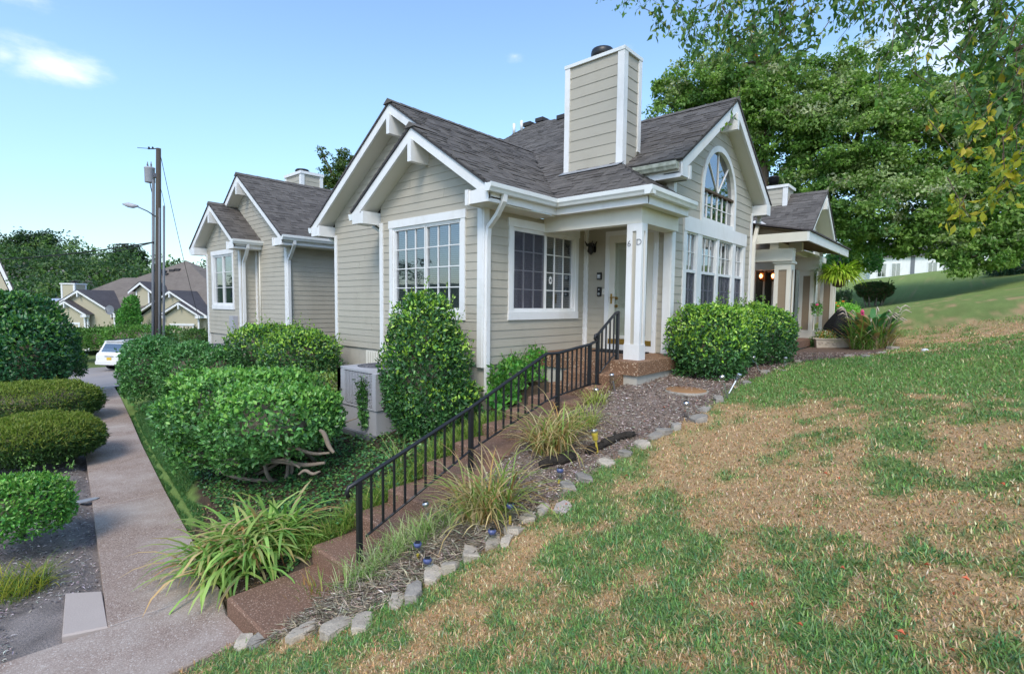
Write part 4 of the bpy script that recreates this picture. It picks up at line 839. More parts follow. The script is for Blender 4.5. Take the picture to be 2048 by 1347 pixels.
# ---------------------------------------------------------------- double house across the parking lot
RZ = math.radians(41.5); FO = (9.467, 49.638, -1.283)
FO = (FO[0], FO[1], FO[2]-1.5)
hf = thing('house', FO, 'pale double house with twin gables across the parking lot', 'house', None, RZ)
F0, F1, F2 = Fr('x', 0.), Fr('x', .41), Fr('x', .41)
b = B()
b.prism([F1(5.9, 0, -1.2), F1(.3, 0, -1.2), F1(.3, 0, 1.5), F1(2.95, 0, 3.4), F1(5.9, 0, 1.5)], (.3, 0, 0)); b.prism([F1(-1.7, 0, -1.2), F1(-6.8, 0, -1.2), F1(-6.8, 0, 1.5), F1(-4.23, 0, 3.4), F1(-1.7, 0, 1.5)], (.3, 0, 0))
b.prism([F0(5.0, 0, -1.2), F0(2.35, 0, -1.2), F0(2.35, 0, 1.5), F0(3.66, 0, 2.5), F0(5.0, 0, 1.5)], (.4, 0, 0)); b.prism([F0(-3.85, 0, -1.2), F0(-6.5, 0, -1.2), F0(-6.5, 0, 1.5), F0(-5.17, 0, 2.5), F0(-3.85, 0, 1.5)], (.4, 0, 0))
b.box((1.2, -8.5, -1.2), (8, 6, 1.5)); b.build('wall', 'siding_far', hf)
gable(hf, F0, 1.98, 5.33, ZE, .62, .33, 2.35, 4.95); gable(hf, F1, -.08, 5.98, ZE, .62, .33, .35, 5.6); gable(hf, F0, -6.8, -3.5, ZE, .62, .33, -6.45, -3.9); gable(hf, F1, -7.1, -1.32, ZE, .66, .33, -6.7, -1.75)
def froof(e, c, x0, x1, m=.62, z=ZE+.03):
    s = 1 if c > e else -1; zz = z+m*abs(c-e)
    roof(hf, [V3(x0, e-s*.06, z-m*.06), V3(x0, c, zz), V3(x1, c, zz), V3(x1, e-s*.06, z-m*.06)], (0, s, 0), tabs=False, base='roof_far_dark')
for c, a0, a1, x in ((3.655, 1.98, 5.33, -.36), (-5.15, -6.8, -3.5, -.36)): froof(a0, c, x, .6); froof(a1, c, x, .6)
froof(-.08, 2.95, .05, 4); froof(5.98, 2.95, .05, 4); froof(-1.32, -4.21, .05, 5, .66); froof(-7.1, -4.21, .05, 5, .66)
for pts in ([(.9, 7.6, 1.6), (.9, -1.0, 1.6), (5.6, 2.33, 4.72), (5.6, 3.48, 4.72), (4.6, 4.64, 3.6), (4.6, 6.37, 3.6)], [(.9, 1.5, 1.6), (.9, -9.5, 1.6), (7.6, -.93, 6.4), (5.6, 2.33, 4.72)], [(.9, -9.5, 1.6), (9, -12, 1.6), (7.6, -.93, 6.4)], [(4.6, 6.37, 3.6), (.9, 7.6, 1.6), (8, 9, 1.6)]):
    b = B(); n_ = len(pts); b.add(pts, [(0, i, i+1) for i in range(1, n_-1)]); b.build('roof', 'roof_far', hf)
for k, (a, x, z) in enumerate(((-.5, 6.2, 5.4), (.15, 6.0, 5.26), (-.2, 5.7, 5.04), (-.9, 6.3, 5.47), (.5, 6.3, 5.4), (-2.6, 6.6, 5.3))): B().box((x-.15, a-.22, z-.1), (x+.15, a+.22, z+.13)).build('roof_vent', 'roofdark', hf)
for a, z in ((4.9, 1.6), (2.3, 1.6)): pass
fW = Fr('x', 0.)
for a0, a1 in ((2.75, 4.65), (-6.15, -4.25)):
    window(hf, fW, a0, a1, -.62, .98, [(a0+.16, (a0+a1)/2-.03, -.40, .80, 3, 4), ((a0+a1)/2+.03, a1-.16, -.40, .80, 3, 4)], slats=False, glass='glass_dark')
    fbox(B(), fW, a0+.15, a1-.15, -.045, -.04, -.4, .82).build('curtain', 'curtain', hf)
for a in (5.0, 2.35, -3.85, -6.5): fbox(B(), F0, a-.06, a+.06, .0, .05, -1.2, 1.42).build('corner_board', 'white', hf)
for a in (.35, -1.75): fbox(B(), F1, a-.06, a+.06, 0, .05, -1.2, 1.42).build('corner_board', 'white', hf)
b = B(); b.rect_tube([(-.1, 1.98, 1.45), (.1, 2.2, 1.2), (.1, 2.2, -1.2)], .12, .12, (1, 0, 0)); b.build('downspout', 'gutter', hf)
b = B(); b.box((1.0, 3.90, 1.7), (2.1, 4.97, 4.02)); cf = b.build('chimney', 'siding_far', hf)
for x0, y0 in ((.97, 3.87), (.97, 4.85), (2.0, 3.87)): B().box((x0, y0, 1.7), (x0+.13, y0+.13, 4.0)).build('corner_board', 'white', cf)
B().box((.94, 3.83, 3.95), (2.16, 5.05, 4.05)).build('chimney_cap', 'white', cf); B().lathe([(.18, 0), (.18, .1), (.3, .12), (.28, .2)], (1.5, 4.35, 4.05), 10).build('flue', 'dark', cf)
b = B(); b.prism([(1.9, -.33, 1.9), (1.9, -1.38, 1.9), (1.9, -1.38, 3.6), (1.9, -.85, 4.05), (1.9, -.33, 3.6)], (1.6, 0, 0)); dm = b.build('dormer', 'siding_far', hf)
for e in (.14, -1.84):
    b = B(); b.prism([(1.6, e, 3.42), (1.6, -.85, 4.2), (1.6, -.85, 4.02), (1.6, e, 3.24)], (.06, 0, 0)); b.build('rake_board', 'white', dm)
    b = B(); b.prism([(1.58, e, 3.44), (1.58, -.85, 4.24), (4.2, -.85, 4.24), (4.2, e, 3.44)], (0, 0, .05)); b.build('roof', 'roof_far_dark', dm)
for a in (-.36, -1.35): B().box((1.86, a-.05, 2.2), (1.9, a+.05, 3.5)).build('corner_board', 'white', dm)
b = B()
for k in range(9): b.box((.2+k*.2, -7.35, -1.8+k*.32), (.5+k*.2, -6.9, -1.75+k*.32))
b.tube([(-.1, -7.4, -1.0), (1.9, -7.4, 2.2)], .03, 5); b.tube([(-.1, -6.85, -1.0), (1.9, -6.85, 2.2)], .03, 5)
for k in range(7): b.tube([(.1+k*.27, -6.85, -1.75+k*.43), (.1+k*.27, -6.85, -.75+k*.43)], .02, 4)
b.build('outdoor_stair', 'iron', hf)
t = thing('satellite_dish', (8.930, 48.176, -0.793), 'grey satellite dish on the far twin gable roof', 'satellite dish'); x, y, z = ORG[t.name]
b = B(); ax = Vector((-.75, -.55, .30)).normalized(); s_ = ax.orthogonal().normalized(); u_ = ax.cross(s_); c_ = Vector((x, y, z))
rings = [(.0, 0), (.25, .03), (.42, .08)]; vs = [c_]+[c_+ax*d+(s_*math.cos(k*.5236)+u_*math.sin(k*.5236)*.78)*r_ for r_, d in rings[1:] for k in range(12)]
b.add(vs, [(0, 1+k, 1+(k+1) % 12) for k in range(12)]+[(1+k, 13+k, 13+(k+1) % 12, 1+(k+1) % 12) for k in range(12)], True); b.build('reflector', 'pvc', t)
B().tube([c_, c_+Vector((.1, .1, -.15)), c_+Vector((.1, .1, -.7))], .04, 6).build('mast', 'dark', t); B().tube([c_-u_*.32, c_+ax*.45], .02, 5).build('feed_arm', 'dark', t)

# blue metal roofed shed far left, partly behind the dome bush
FS = (9.061, 83.419, -0.516); t = thing('shed', FS, 'far shed with a pale blue metal roof left of the twin gable house', 'shed', None, RZ)
b = B(); b.box((0, -3, -3), (5, 3, -.6)); b.build('wall', 'siding_far', t); b = B(); b.prism([(-.3, -3.2, -.7), (2.6, -3.2, .5), (2.6, 3.2, .5), (-.3, 3.2, -.7)], (0, 0, .08)); b.build('roof', 'roofblue', t); 
# house edge at the far left border
p0, p1 = Vector((1.002, 24.874, 3.229)), Vector((1.870, 23.591, 0.112))
t = thing('house', (p1.x, p1.y, -2.6), 'house cut off by the left border, white rake board over a grey wall', 'house')
dn = Vector((.03, 1, 0)).normalized(); d_ = p1-p0
b = B(); b.prism([p0, p1, p1-Vector((0, 0, .28)), p0-Vector((0, 0, .28))], dn*.06); b.build('rake_board', 'white', t)
b = B(); up_ = Vector((0, 0, .05)); b.prism([p0+up_, p1+up_, p1+up_+dn*3, p0+up_+dn*3], (0, 0, .06)); b.build('roof', 'roof_far_dark', t)
q0, q1 = p0+dn*.5, p1+dn*.5-d_*.06; zb = -2.8
b = B(); b.prism([q0-Vector((0, 0, .3)), q1-Vector((0, 0, .3)), Vector((q1.x, q1.y, zb)), Vector((q0.x, q0.y, zb))], dn*2); b.build('wall', 'siding_far', t)
# white house on the rise behind the trees
FW = (78.829, 5.053, 3.599); t = thing('house', FW, 'white house on the rise behind the big trees at right', 'house', None, math.radians(10))
b = B(); b.box((0, -6, -3.5), (9, 4.5, 2.6)); b.box((1.5, 4.5, -3.5), (8, 7, 1.2)); b.build('wall', 'white', t)
b = B(); b.prism([(-.4, -6.4, 2.6), (9.4, -6.4, 2.6), (4.5, -6.4, 5)], (0, 11.2, 0)); b.build('roof', 'roof_far_dark', t)
for a in (3.3, 1.9, -1.6, -3.0, -4.8):
    o = B().box((-.05, a-.5, .2), (0, a+.5, 1.9)).build('window', 'white', t); B().box((-.07, a-.4, .28), (-.05, a-.03, 1.8)).build('pane', 'glass_dark', o); B().box((-.07, a+.03, .28), (-.05, a+.4, 1.8)).build('pane', 'glass_dark', o)
B().box((-.06, .1, -3), (0, .5, 2.6)).build('downspout', 'pvc', t)

# ---------------------------------------------------------------- utility pole, wires, fence, car
PB = (7.790, 31.780, -2.362); PT = (8.266, 32.242, 7.929)
t = thing('utility_pole', (PB[0], PB[1], -3.9), 'wooden utility pole with grey transformer and street light', 'utility pole')
pb, ptp = Vector((PB[0], PB[1], -4.0)), Vector(PT)
RT = Vector((.6635, -.748, 0)); FWD = Vector((.747, .6617, 0))
B().tube([pb, ptp], [.17, .115], 12).build('pole', 'pole', t)
def along(py): k = (py-690)/(297-690); return pb.lerp(ptp, max(0, min(1, k+.02)))
for dx, top, bot, r_ in ((-.20, 360, 700, .07), (.13, 408, 700, .05), (.36, 404, 700, .055)):
    a, c = along(top), along(bot); B().tube([c+RT*dx-FWD*.1, a+RT*dx-FWD*.1], r_, 8).build('conduit', 'pvc', t)
c = along(352)-RT*.42-FWD*.05; tr = B(); tr.lathe([(.22, -.36), (.235, -.34), (.235, .34), (.25, .36), (.24, .42)], c, 18); tr = tr.build('transformer', 'acmetal', t)
for dx in (-.10, .09): B().lathe([(.03, .4), (.05, .46), (.03, .5), (.05, .55), (.03, .6), (.015, .72)], c+RT*dx, 8).build('bushing', 'pvc', tr)
B().box(c+Vector((.1, -.35, -.1)), c+Vector((.28, -.05, .1))).build('bracket', 'acdark', tr)
a = along(425); e = Vector((7.195, 32.240, 4.797)); B().tube([a, a.lerp(e, .5)+Vector((0, 0, .06)), e], .035, 6).build('lamp_arm', 'pvc', t)
h = Vector((6.739, 32.764, 4.892)); b = B(); b.tube([e+RT*.1, e-RT*.15, e.lerp(h, .6), h], [.05, .12, .13, .03], 8); b.build('lamp_head', 'acmetal', t)
a = along(305); b = B(); b.tube([a, a-RT*.55+Vector((0, 0, -.02))], .03, 5)
for k in (.3, .5): b.lathe([(.02, .0), (.06, .03), (.02, .1)], a-RT*k, 6)
b.tube([a-RT*.55, a-RT*.9-FWD*.3-Vector((0, 0, .05))], .015, 4); b.build('insulator_arm', 'dark', t)
b = B()
def wire(b, p, q, sag, r_=.012, n=10):
    p, q = Vector(p), Vector(q); b.tube([p.lerp(q, k/n)-Vector((0, 0, sag*4*(k/n)*(1-k/n))) for k in range(n+1)], r_, 4)
wire(b, along(345)-RT*.5+Vector((0, 0, .3)), along(372)-RT*.2, .9); wire(b, along(385)-RT*.2, c-RT*.1+Vector((0, 0, .4)), .5); wire(b, along(365), along(404)+RT*.33, -.2); wire(b, along(372), along(408)+RT*.12, -.15)
b.build('jumper_wire', 'rubber', t)
for p, q, sag, lab in (((7.849, 31.933, 3.008), (-1.612, 70.175, 3.594), .6, 'overhead cable from the utility pole, upper of the two running to the left border'), ((7.849, 31.933, 3.008), (14.503, 97.629, 6.773), .4, 'overhead cable from the utility pole, lower one dipping behind the treeline'), ((8.333, 32.120, 7.459), (13.893, 44.563, -2.104), .5, 'thin service wire sloping from the pole top down behind the left house')):
    t2 = thing('overhead_cable', p, lab, 'cable', 'overhead cables'); b = B(); wire(b, p, q, sag, .032 if 'left border' in lab or 'treeline' in lab else .014); b.build('wire', 'rubber', t2)
    if 'upper' in lab: s = Vector(p).lerp(Vector((6.951, 35.215, 3.018)), .8); b = B(); b.tube([Vector((7.257, 34.415, 3.019)), Vector((6.969, 35.651, 3.049))], .05, 6); b.build('splice_box', 'rubber', t2)

# white SUV, built along its own x (rear at 0)
CB = (6.886, 37.950, -3.821)
car = thing('car', (CB[0], CB[1], float(H(CB[0], CB[1]))+.03), 'white SUV parked with its rear and yellow plate towards the walk', 'car', None, math.radians(33))
def shell(prof, y, inset=0): return [(x, y*(1-inset), z) for x, z in prof]
low = [(.02, .42), (-.02, .62), (.0, .95), (.10, 1.08), (3.3, 1.06), (4.35, .98), (4.62, .80), (4.64, .42), (4.1, .30), (.35, .30)]
b = B(); b.prism([(x, -.90, z) for x, z in low], (0, 1.80, 0)); b.build('body', 'carwhite', car)
b = B(); b.hexa([(.12, -.86, 1.07), (3.25, -.86, 1.05), (3.25, .86, 1.05), (.12, .86, 1.07), (.42, -.70, 1.72), (2.45, -.70, 1.74), (2.45, .70, 1.74), (.42, .70, 1.72)]); b.build('cabin', 'carwhite', car)
b = B(); b.hexa([(.40, -.68, 1.725), (2.4, -.68, 1.745), (2.4, .68, 1.745), (.40, .68, 1.725), (.46, -.62, 1.765), (2.3, -.62, 1.785), (2.3, .62, 1.785), (.46, .62, 1.765)]); b.build('roof', 'carwhite', car)
B().hexa([(.145, -.70, 1.14), (.155, -.70, 1.14), (.155, .70, 1.14), (.145, .70, 1.14), (.36, -.60, 1.62), (.37, -.60, 1.62), (.37, .60, 1.62), (.36, .60, 1.62)]).build('rear_window', 'glass_dark', car)
for s in (-1, 1):
    for x0, x1, t0, t1 in ((.55, 1.35, .70, 1.33), (1.45, 2.3, 1.42, 2.2), (2.4, 3.0, 2.28, 2.42)):
        B().hexa([(x0, s*.862, 1.12), (x1, s*.862, 1.12), (x1, s*.85, 1.12), (x0, s*.85, 1.12), (t0, s*.732, 1.64), (t1, s*.732, 1.64), (t1, s*.72, 1.64), (t0, s*.72, 1.64)]).build('side_window', 'glass_dark', car)
    B().hexa([(-.025, s*.70, .72), (.25, s*.91, .72), (.25, s*.88, .72), (.0, s*.68, .72), (.03, s*.70, 1.02), (.25, s*.91, 1.02), (.25, s*.88, 1.02), (.05, s*.68, 1.02)]).build('tail_light', 'redlens', car)
    B().tube([(.5, s*.60, 1.80), (2.2, s*.60, 1.82)], .025, 6).build('roof_rail', 'dark', car)
    B().box((2.85, s*.9 if s > 0 else -1.08, 1.05), (3.0, 1.08 if s > 0 else -.9, 1.2)).build('mirror', 'carwhite', car)
    for x in (.92, 3.72):
        w_ = B(); w_.tube([(x, s*.68, .36), (x, s*.90, .36)], .36, 20); w_ = w_.build('wheel', 'rubber', car); B().tube([(x, s*.89, .36), (x, s*.915, .36)], .22, 12).build('rim', 'steel', w_)
    B().box((4.60, s*.45-.2, .70), (4.655, s*.45+.2, .88)).build('headlight', 'glass_clear', car)
B().box((-.06, -.92, .40), (.30, .92, .60)).build('bumper', 'carwhite', car); B().box((-.03, -.16, .68), (-.005, .16, .83)).build('number_plate', 'plate', car); B().box((-.03, -.3, .88), (.0, .3, .92)).build('trim_strip', 'chrome', car)
B().box((.3, -.6, 1.745), (.55, .6, 1.79)).build('spoiler', 'carwhite', car)

# ---------------------------------------------------------------- steps and iron railing
ST = [(6.22, -.973), (5.87, -1.12), (5.42, -1.265), (4.97, -1.385), (4.53, -1.50), (4.04, -1.635), (3.6, -1.795), (3.117, -1.955), (2.743, -2.11), (2.275, -2.275), (1.526, -2.44)]
st = thing('steps', (4, 4.1, -1.8), 'brown exposed aggregate steps climbing from the walk to the porch', 'steps')
xs = [6.60]+[x for x, _ in ST]
for i, (x, z) in enumerate(ST):
    y0, y1 = 3.70+random.uniform(-.02, .02), 4.50+random.uniform(-.03, .03)
    if i == 10: y0, y1 = 3.74, 4.47
    b = B(); x1 = xs[i]+.04; e = .018
    b.add([(x, y0, z-.32), (x1, y0, z-.32), (x1, y1, z-.32), (x, y1, z-.32), (x, y0, z-e), (x1, y0, z-e), (x1, y1, z-e), (x, y1, z-e), (x+e, y0+e, z), (x1, y0+e, z), (x1, y1-e, z), (x+e, y1-e, z)],
          [(0, 1, 5, 4), (1, 2, 6, 5), (2, 3, 7, 6), (3, 0, 4, 7), (4, 5, 9, 8), (5, 6, 10, 9), (6, 7, 11, 10), (7, 4, 8, 11), (8, 9, 10, 11)])
    b.build('step', 'agg_porch' if i < 2 else 'agg_step', st)
ra = thing('railing', (4, 3.88, -1.2), 'black iron handrail with thin balusters beside the steps', 'railing')
YR = 3.88
top = [(2.40, -1.545), (3.74, -1.095), (5.02, -.612), (5.27, -.618), (6.0, -.545), (6.20, -.50)]
bot = [(2.46, -2.06), (3.72, -1.56), (5.02, -1.205), (5.27, -1.165), (6.0, -1.10)]
def at(pl, x):
    for (xa, za), (xb, zb) in zip(pl[:-1], pl[1:]):
        if x <= xb: return za+(zb-za)*(x-xa)/(xb-xa)
    return pl[-1][1]
b = B(); b.tube([(2.30, YR, -1.66), (2.28, YR, -1.62), (2.30, YR, -1.575)]+[(x, YR, z) for x, z in top], .02, 8); b.build('top_rail', 'iron', ra)
b = B(); b.tube([(x, YR, z) for x, z in bot], .012, 6); b.build('bottom_rail', 'iron', ra)
b = B(); b.tube([(6.17, YR, -.50), (6.12, YR, -.47), (6.13, YR, -.425), (6.20, YR, -.415), (6.66, YR, -.125), (6.74, YR, -.105)], .02, 8); b.build('top_rail', 'iron', ra)
b = B(); b.tube([(6.21, YR, -1.0), (6.6, YR, -.76), (6.74, YR, -.725)], .012, 6); b.build('bottom_rail', 'iron', ra)
for x, zt, zb in ((2.40, -1.55, -2.30), (3.74, -1.10, -1.80), (5.27, -.62, -1.36), (6.0, -.55, -1.25), (6.20, -.40, -1.13), (6.74, -.09, -.81)):
    o = B().box((x-.021, YR-.021, zb), (x+.021, YR+.021, zt)).build('post', 'iron', ra)
B().box((6.14, YR-.06, -1.122), (6.26, YR+.06, -1.105)).build('base_plate', 'iron', ra)
me = bpy.data.meshes.new('baluster'); bb = B().box((-.009, -.009, 0), (.009, .009, 1)); me.from_pydata(bb.v, [], bb.f); me.materials.append(MT['iron'])
def bal(x, zt, zb): o = link(me, 'baluster', None, ra, Vector((x, YR, zb))-ORG[ra.name]); o.scale = (1, 1, zt-zb)
for x0, x1, n_ in ((2.40, 3.74, 10), (3.74, 5.27, 11), (5.27, 6.0, 6)):
    for k in range(1, n_+1): x = x0+(x1-x0)*k/(n_+1); bal(x, at(top, x), at(bot, x))
for k in range(1, 5): x = 6.20+.54*k/5; bal(x, -.415+(x-6.2)*.63, -1.0+(x-6.21)*.60)

# ---------------------------------------------------------------- air conditioners
def acunit(x0, y0, zb, zt, w_, d_, label, base=.42):
    t = thing('air_conditioner', (x0+w_/2, y0+d_/2, zb), label, 'air conditioner', 'package air conditioners')
    x1, y1 = x0+w_, y0+d_; zm = zb+(zt-zb)*base
    B().box((x0+.02, y0+.02, zb), (x1-.02, y1-.02, zm-.01)).build('cabinet', 'acmetal', t)
    b = B(); b.box((x0, y0, zm), (x1, y1, zm+.03)); cp = .10
    for xx in (x0, x1-cp):
        for yy in (y0, y1-cp): b.box((xx, yy, zm+.03), (xx+cp, yy+cp, zt-.04))
    b.box((x0, y1-.22, zm+.03), (x1, y1, zt-.04)); b.build('frame', 'acmetal', t)
    b = B(); n = 22; cx, cy, R = (x0+x1)/2, (y0+y1)/2, min(w_, d_)*.40
    sq = []
    for k in range(n):
        a = 2*math.pi*k/n; c_, s_ = math.cos(a), math.sin(a); q = 1/max(abs(c_), abs(s_)); sq.append((cx+c_*q*w_/2*1.01, cy+s_*q*d_/2*1.01))
    ci = [(cx+R*math.cos(2*math.pi*k/n), cy+R*math.sin(2*math.pi*k/n)) for k in range(n)]
    vs = [(x, y, zt-.04) for x, y in sq]+[(x, y, zt-.008) for x, y in sq]+[(x, y, zt+.012) for x, y in ci]+[(x, y, zt-.10) for x, y in ci]; fs = []
    for k in range(n):
        j = (k+1) % n
        for l in range(3): fs.append((l*n+k, l*n+j, (l+1)*n+j, (l+1)*n+k))
    b.add(vs, fs); b.build('top_cover', 'acmetal', t)
    B().lathe([(R, -.10), (.0001, -.10)], (cx, cy, zt), 22).build('fan_well', 'dark', t)
    g = B()
    for k in range(1, 6): g.tube([(cx+R*k/5.5*math.cos(a*.2618), cy+R*k/5.5*math.sin(a*.2618), zt+.012) for a in range(25)], .004, 4)
    for a in range(8): g.tube([(cx, cy, zt+.014), (cx+R*math.cos(a*.785), cy+R*math.sin(a*.785), zt+.014)], .004, 4)
    g.build('fan_guard', 'acdark', t)
    b = B()
    for a in range(4):
        c_, s_ = math.cos(a*1.57), math.sin(a*1.57); b.add([(cx, cy, zt-.09), (cx+R*.85*c_-.12*s_, cy+R*.85*s_+.12*c_, zt-.06), (cx+R*.85*c_+.12*s_, cy+R*.85*s_-.12*c_, zt-.095)], [(0, 1, 2)])
    b.build('fan', 'acdark', t)
    # louvred coil guards
    b = B(); b.box((x0+.04, y0+.10, zm+.03), (x0+.05, y1-.22, zt-.04)); b.box((x0+.1, y0+.04, zm+.03), (x1-.1, y0+.05, zt-.04)); b.build('coil', 'acdark', t)
    nl = int((zt-zm-.08)/.022)
    L = B()
    for k in range(nl):
        z = zm+.045+k*.022; L.hexa([(x0+.004, y0+.11, z), (x0+.004, y1-.23, z), (x0+.03, y1-.23, z+.008), (x0+.03, y0+.11, z+.008), (x0+.004, y0+.11, z+.011), (x0+.004, y1-.23, z+.011), (x0+.03, y1-.23, z+.016), (x0+.03, y0+.11, z+.016)])
        L.box((x0+.11, y0+.01, z), (x1-.11, y0+.03, z+.011))
    for k in range(1, 9): y = y0+.11+(d_-.34)*k/9; L.box((x0-.002, y-.004, zm+.04), (x0+.02, y+.004, zt-.05))
    L.build('louvres', 'acmetal', t)
    B().box((x0-.004, y1-.15, zm+.2), (x0, y1-.07, zm+.235)).build('badge', 'steel', t)
    return t
ac = acunit(4.22, 6.36, -2.0, -1.00, .92, 1.06, 'grey air conditioner between the trunk-showing bush and the tall clipped shrub')
B().tube([(4.37, 6.37, -1.56), (4.37, 6.30, -1.56), (4.42, 6.22, -1.62), (4.55, 6.1, -1.80), (4.8, 6.0, -1.9), (5.4, 6.0, -1.88)], .028, 8).build('pipe', 'rubber', ac)
B().box((4.18, 6.38, -2.03), (5.2, 7.46, -1.95)).build('base_rail', 'pvc', ac)
acunit(4.55, 14.8, -2.4, -1.20, .95, 1.2, 'dark sided air conditioner behind the hedges by the left house', .3)

# ---------------------------------------------------------------- ground
SX = np.array([.9, 1.43, 1.8, 2.2, 2.44, 2.85, 3.1, 3.44, 3.9, 4.42, 4.9, 5.4, 5.9, 6.5, 7.74, 8.8, 10.6, 11.5, 12.8, 14.4, 15.4, 17])
SY = np.array([4.05, 3.93, 3.22, 2.94, 2.90, 2.72, 2.68, 2.63, 2.64, 2.57, 2.46, 2.34, 2.26, 2.28, 2.34, 2.26, 2.28, 1.75, 1.25, 1.2, 1.6, 2.4])
ystone = lambda x: np.interp(x, SX, SY)
swl = lambda y: np.interp(y, [4, 5, 10.2, 20.1, 24], [.75, .83, 1.53, 2.75, 3.2]); swr = lambda y: np.interp(y, [4.3, 5, 9.7, 17.7, 20, 24], [1.56, 1.63, 2.23, 3.42, 3.75, 4.3])
sst = lambda a, b, x: (lambda t: t*t*(3-2*t))(np.clip((x-a)/(b-a), 0, 1))
DRY = [((4.96, 1.76), .5, .42), ((3.81, 1.57), .35, .35), ((5.33, -0.11), .45, .3), ((4.00, 0.14), .25, .2), ((6.06, 1.47), .5, .32), ((4.36, 0.74), .2, .25), ((2.84, -0.15), .35, .25), ((2.70, 1.64), .28, .14), ((15.15, 1.66), 2, .18), ((3.08, 0.39), .3, .08), ((3.97, 0.94), .4, .2), ((15.71, -0.13), 3., .25), ((20.51, -0.55), 5., .2),
       ((3.24, 1.54), .3, -.3), ((2.63, 0.78), .45, -.22), ((1.68, 2.84), .5, -.3), ((8.46, 0.91), 1.6, -.35), ((9.02, 0.15), 1.8, -.3), ((7.98, 1.41), .9, -.3), ((2.70, 0.45), .4, -.15), ((3.08, -0.05), .35, -.2), ((2.79, 2.01), .3, -.12), ((4.18, 2.19), .35, -.14), ((2.18, 2.17), .5, -.14)]
def dryness(x, y):
    p = np.stack([x, y], 1); d = .22*fbm(p*.9, 3, 4)+.40*fbm(p*2.4+.25*fbm(p*5, 2, 2)[:, None], 9, 4)+.38*fbm(p*6, 15, 2)
    for (bx, by), r, a in DRY: d = d+.34*a*np.exp(-((x-bx)**2+(y-by)**2)/(2*r*r))
    d = d+.05*np.sin(y*2.2+x*.25)*sst(9, 14, x)
    return .08+.86*sst(.41, .62, d-.05*sst(7, 11, x)-.16*sst(13, 20, x))
GREEN = np.array((.18, .27, .08)); TAN = np.array((.60, .385, .22))
def groundcol(x, y):
    n = len(x); d = dryness(x, y)[:, None]; p = np.stack([x, y], 1)
    g = GREEN*(.75+.5*fbm(p*5, 21, 3))[:, None]; g2 = np.array((.24, .35, .09)); far = sst(14, 30, x)[:, None]; g = g*(1-far*.6)+g2*far*.6
    c = g*(1-d)+TAN*(.8+.4*fbm(p*7, 5, 3))[:, None]*d
    mul = np.array((.28, .215, .18))*(.7+.6*fbm(p*9, 33, 3))[:, None]
    mul = mul*(1-.5*sst(6.5, 9, x))[:, None]+np.array((.15, .085, .06))*.5*sst(6.5, 9, x)[:, None]
    ys = ystone(x); inb = (y > ys+.02) & (x > 1.3) & (x < 16.8) & (y < 5.6) & ((y < 5.4) | (x > 1.9)); c[inb] = mul[inb]
    soil = np.array((.10, .075, .055))*(.6+.8*fbm(p*6, 44, 3))[:, None]
    ls = (x > swr(y)-.1) & (y > 4.45) & (y < 22) & (x < 9); c[ls] = soil[ls]
    gs = ls & (x < swr(y)+.1+.62*np.clip((y-6.4)/4, 0, 1)) & (y > 6.6); c[gs] = (GREEN*1.1*(.8+.4*fbm(p*8, 2, 3))[:, None])[gs]
    lm = (x < swl(y)+.1) & (y > 4.9) & (y < 24); grey = np.array((.28, .245, .235))*(.55+.9*fbm(p*7, 55, 4))[:, None]; c[lm] = grey[lm]
    fz = (y > 24) & (x < 12) & (y < 60); c[fz] = np.array((.15, .21, .08))
    ff = (y > 60) | (x < -30); c[ff] = np.array((.05, .075, .03))
    return c
def axis(*seg): return np.concatenate([np.arange(a, b_, s) for a, b_, s in seg])
gx = axis((-700, -100, 50), (-100, -12, 6), (-12, -2, .6), (-2, 8, .09), (8, 16, .16), (16, 30, .6), (30, 110, 3.5), (110, 900, 60))
gy = axis((-700, -60, 60), (-60, -6, 5), (-6, -1, .5), (-1, 6, .09), (6, 15, .16), (15, 32, .6), (32, 120, 4), (120, 900, 60))
X, Y = np.meshgrid(gx, gy, indexing='ij'); Z = H(X, Y); nx_, ny_ = X.shape
def sunk(X, Y, Z):  # keep the soil under the paving and inside the houses below the floors
    Z = Z.copy(); a = (Y > 3.72) & (Y < 4.48) & (X > 1.54) & (X < 6.5); zz = np.interp(X, [1.5, 2.3, 6.2], [-2.72, -2.5, -1.2]); Z[a] = np.minimum(Z, zz)[a]-.1
    a = (X < 1.56) & (Y > 4.02) & (Y < 5.1) & (X > -8); Z[a] = -2.66
    a = (X > swl(Y)-.10) & (X < swr(Y)+.10) & (Y > 4.6) & (Y < 21); Z[a] = np.minimum(Z[a]-.05, np.interp(Y[a], [5, 14, 18, 21.5], [-2.63, -2.65, -2.73, -2.85]))
    a = (X > 6.2) & (X < 16) & (Y > 3.95) & (Y < 12); Z[a] = np.minimum(Z, -1.25)[a]
    a = (Y > 20.2) & (Y < 42) & (X < 13) & (X > -16); Z[a] -= .12
    bump_ = (fbm(np.stack([X.ravel(), Y.ravel()], 1)*4, 8, 3).reshape(X.shape)-.5)*.035; return Z+bump_*((np.abs(X) < 40) & (np.abs(Y) < 40))
Z = sunk(X, Y, Z)
k = np.arange(nx_*ny_).reshape(nx_, ny_); F = np.stack([k[:-1, :-1], k[1:, :-1], k[1:, 1:], k[:-1, 1:]], -1).reshape(-1, 4)
g = npmesh('ground', np.stack([X.ravel(), Y.ravel(), Z.ravel()], 1), F, 'ground', None, groundcol(X.ravel(), Y.ravel()), True, 'structure')
def Hs(x, y): return sunk(np.atleast_1d(x)*1., np.atleast_1d(y)*1., H(np.atleast_1d(x)*1., np.atleast_1d(y)*1.))

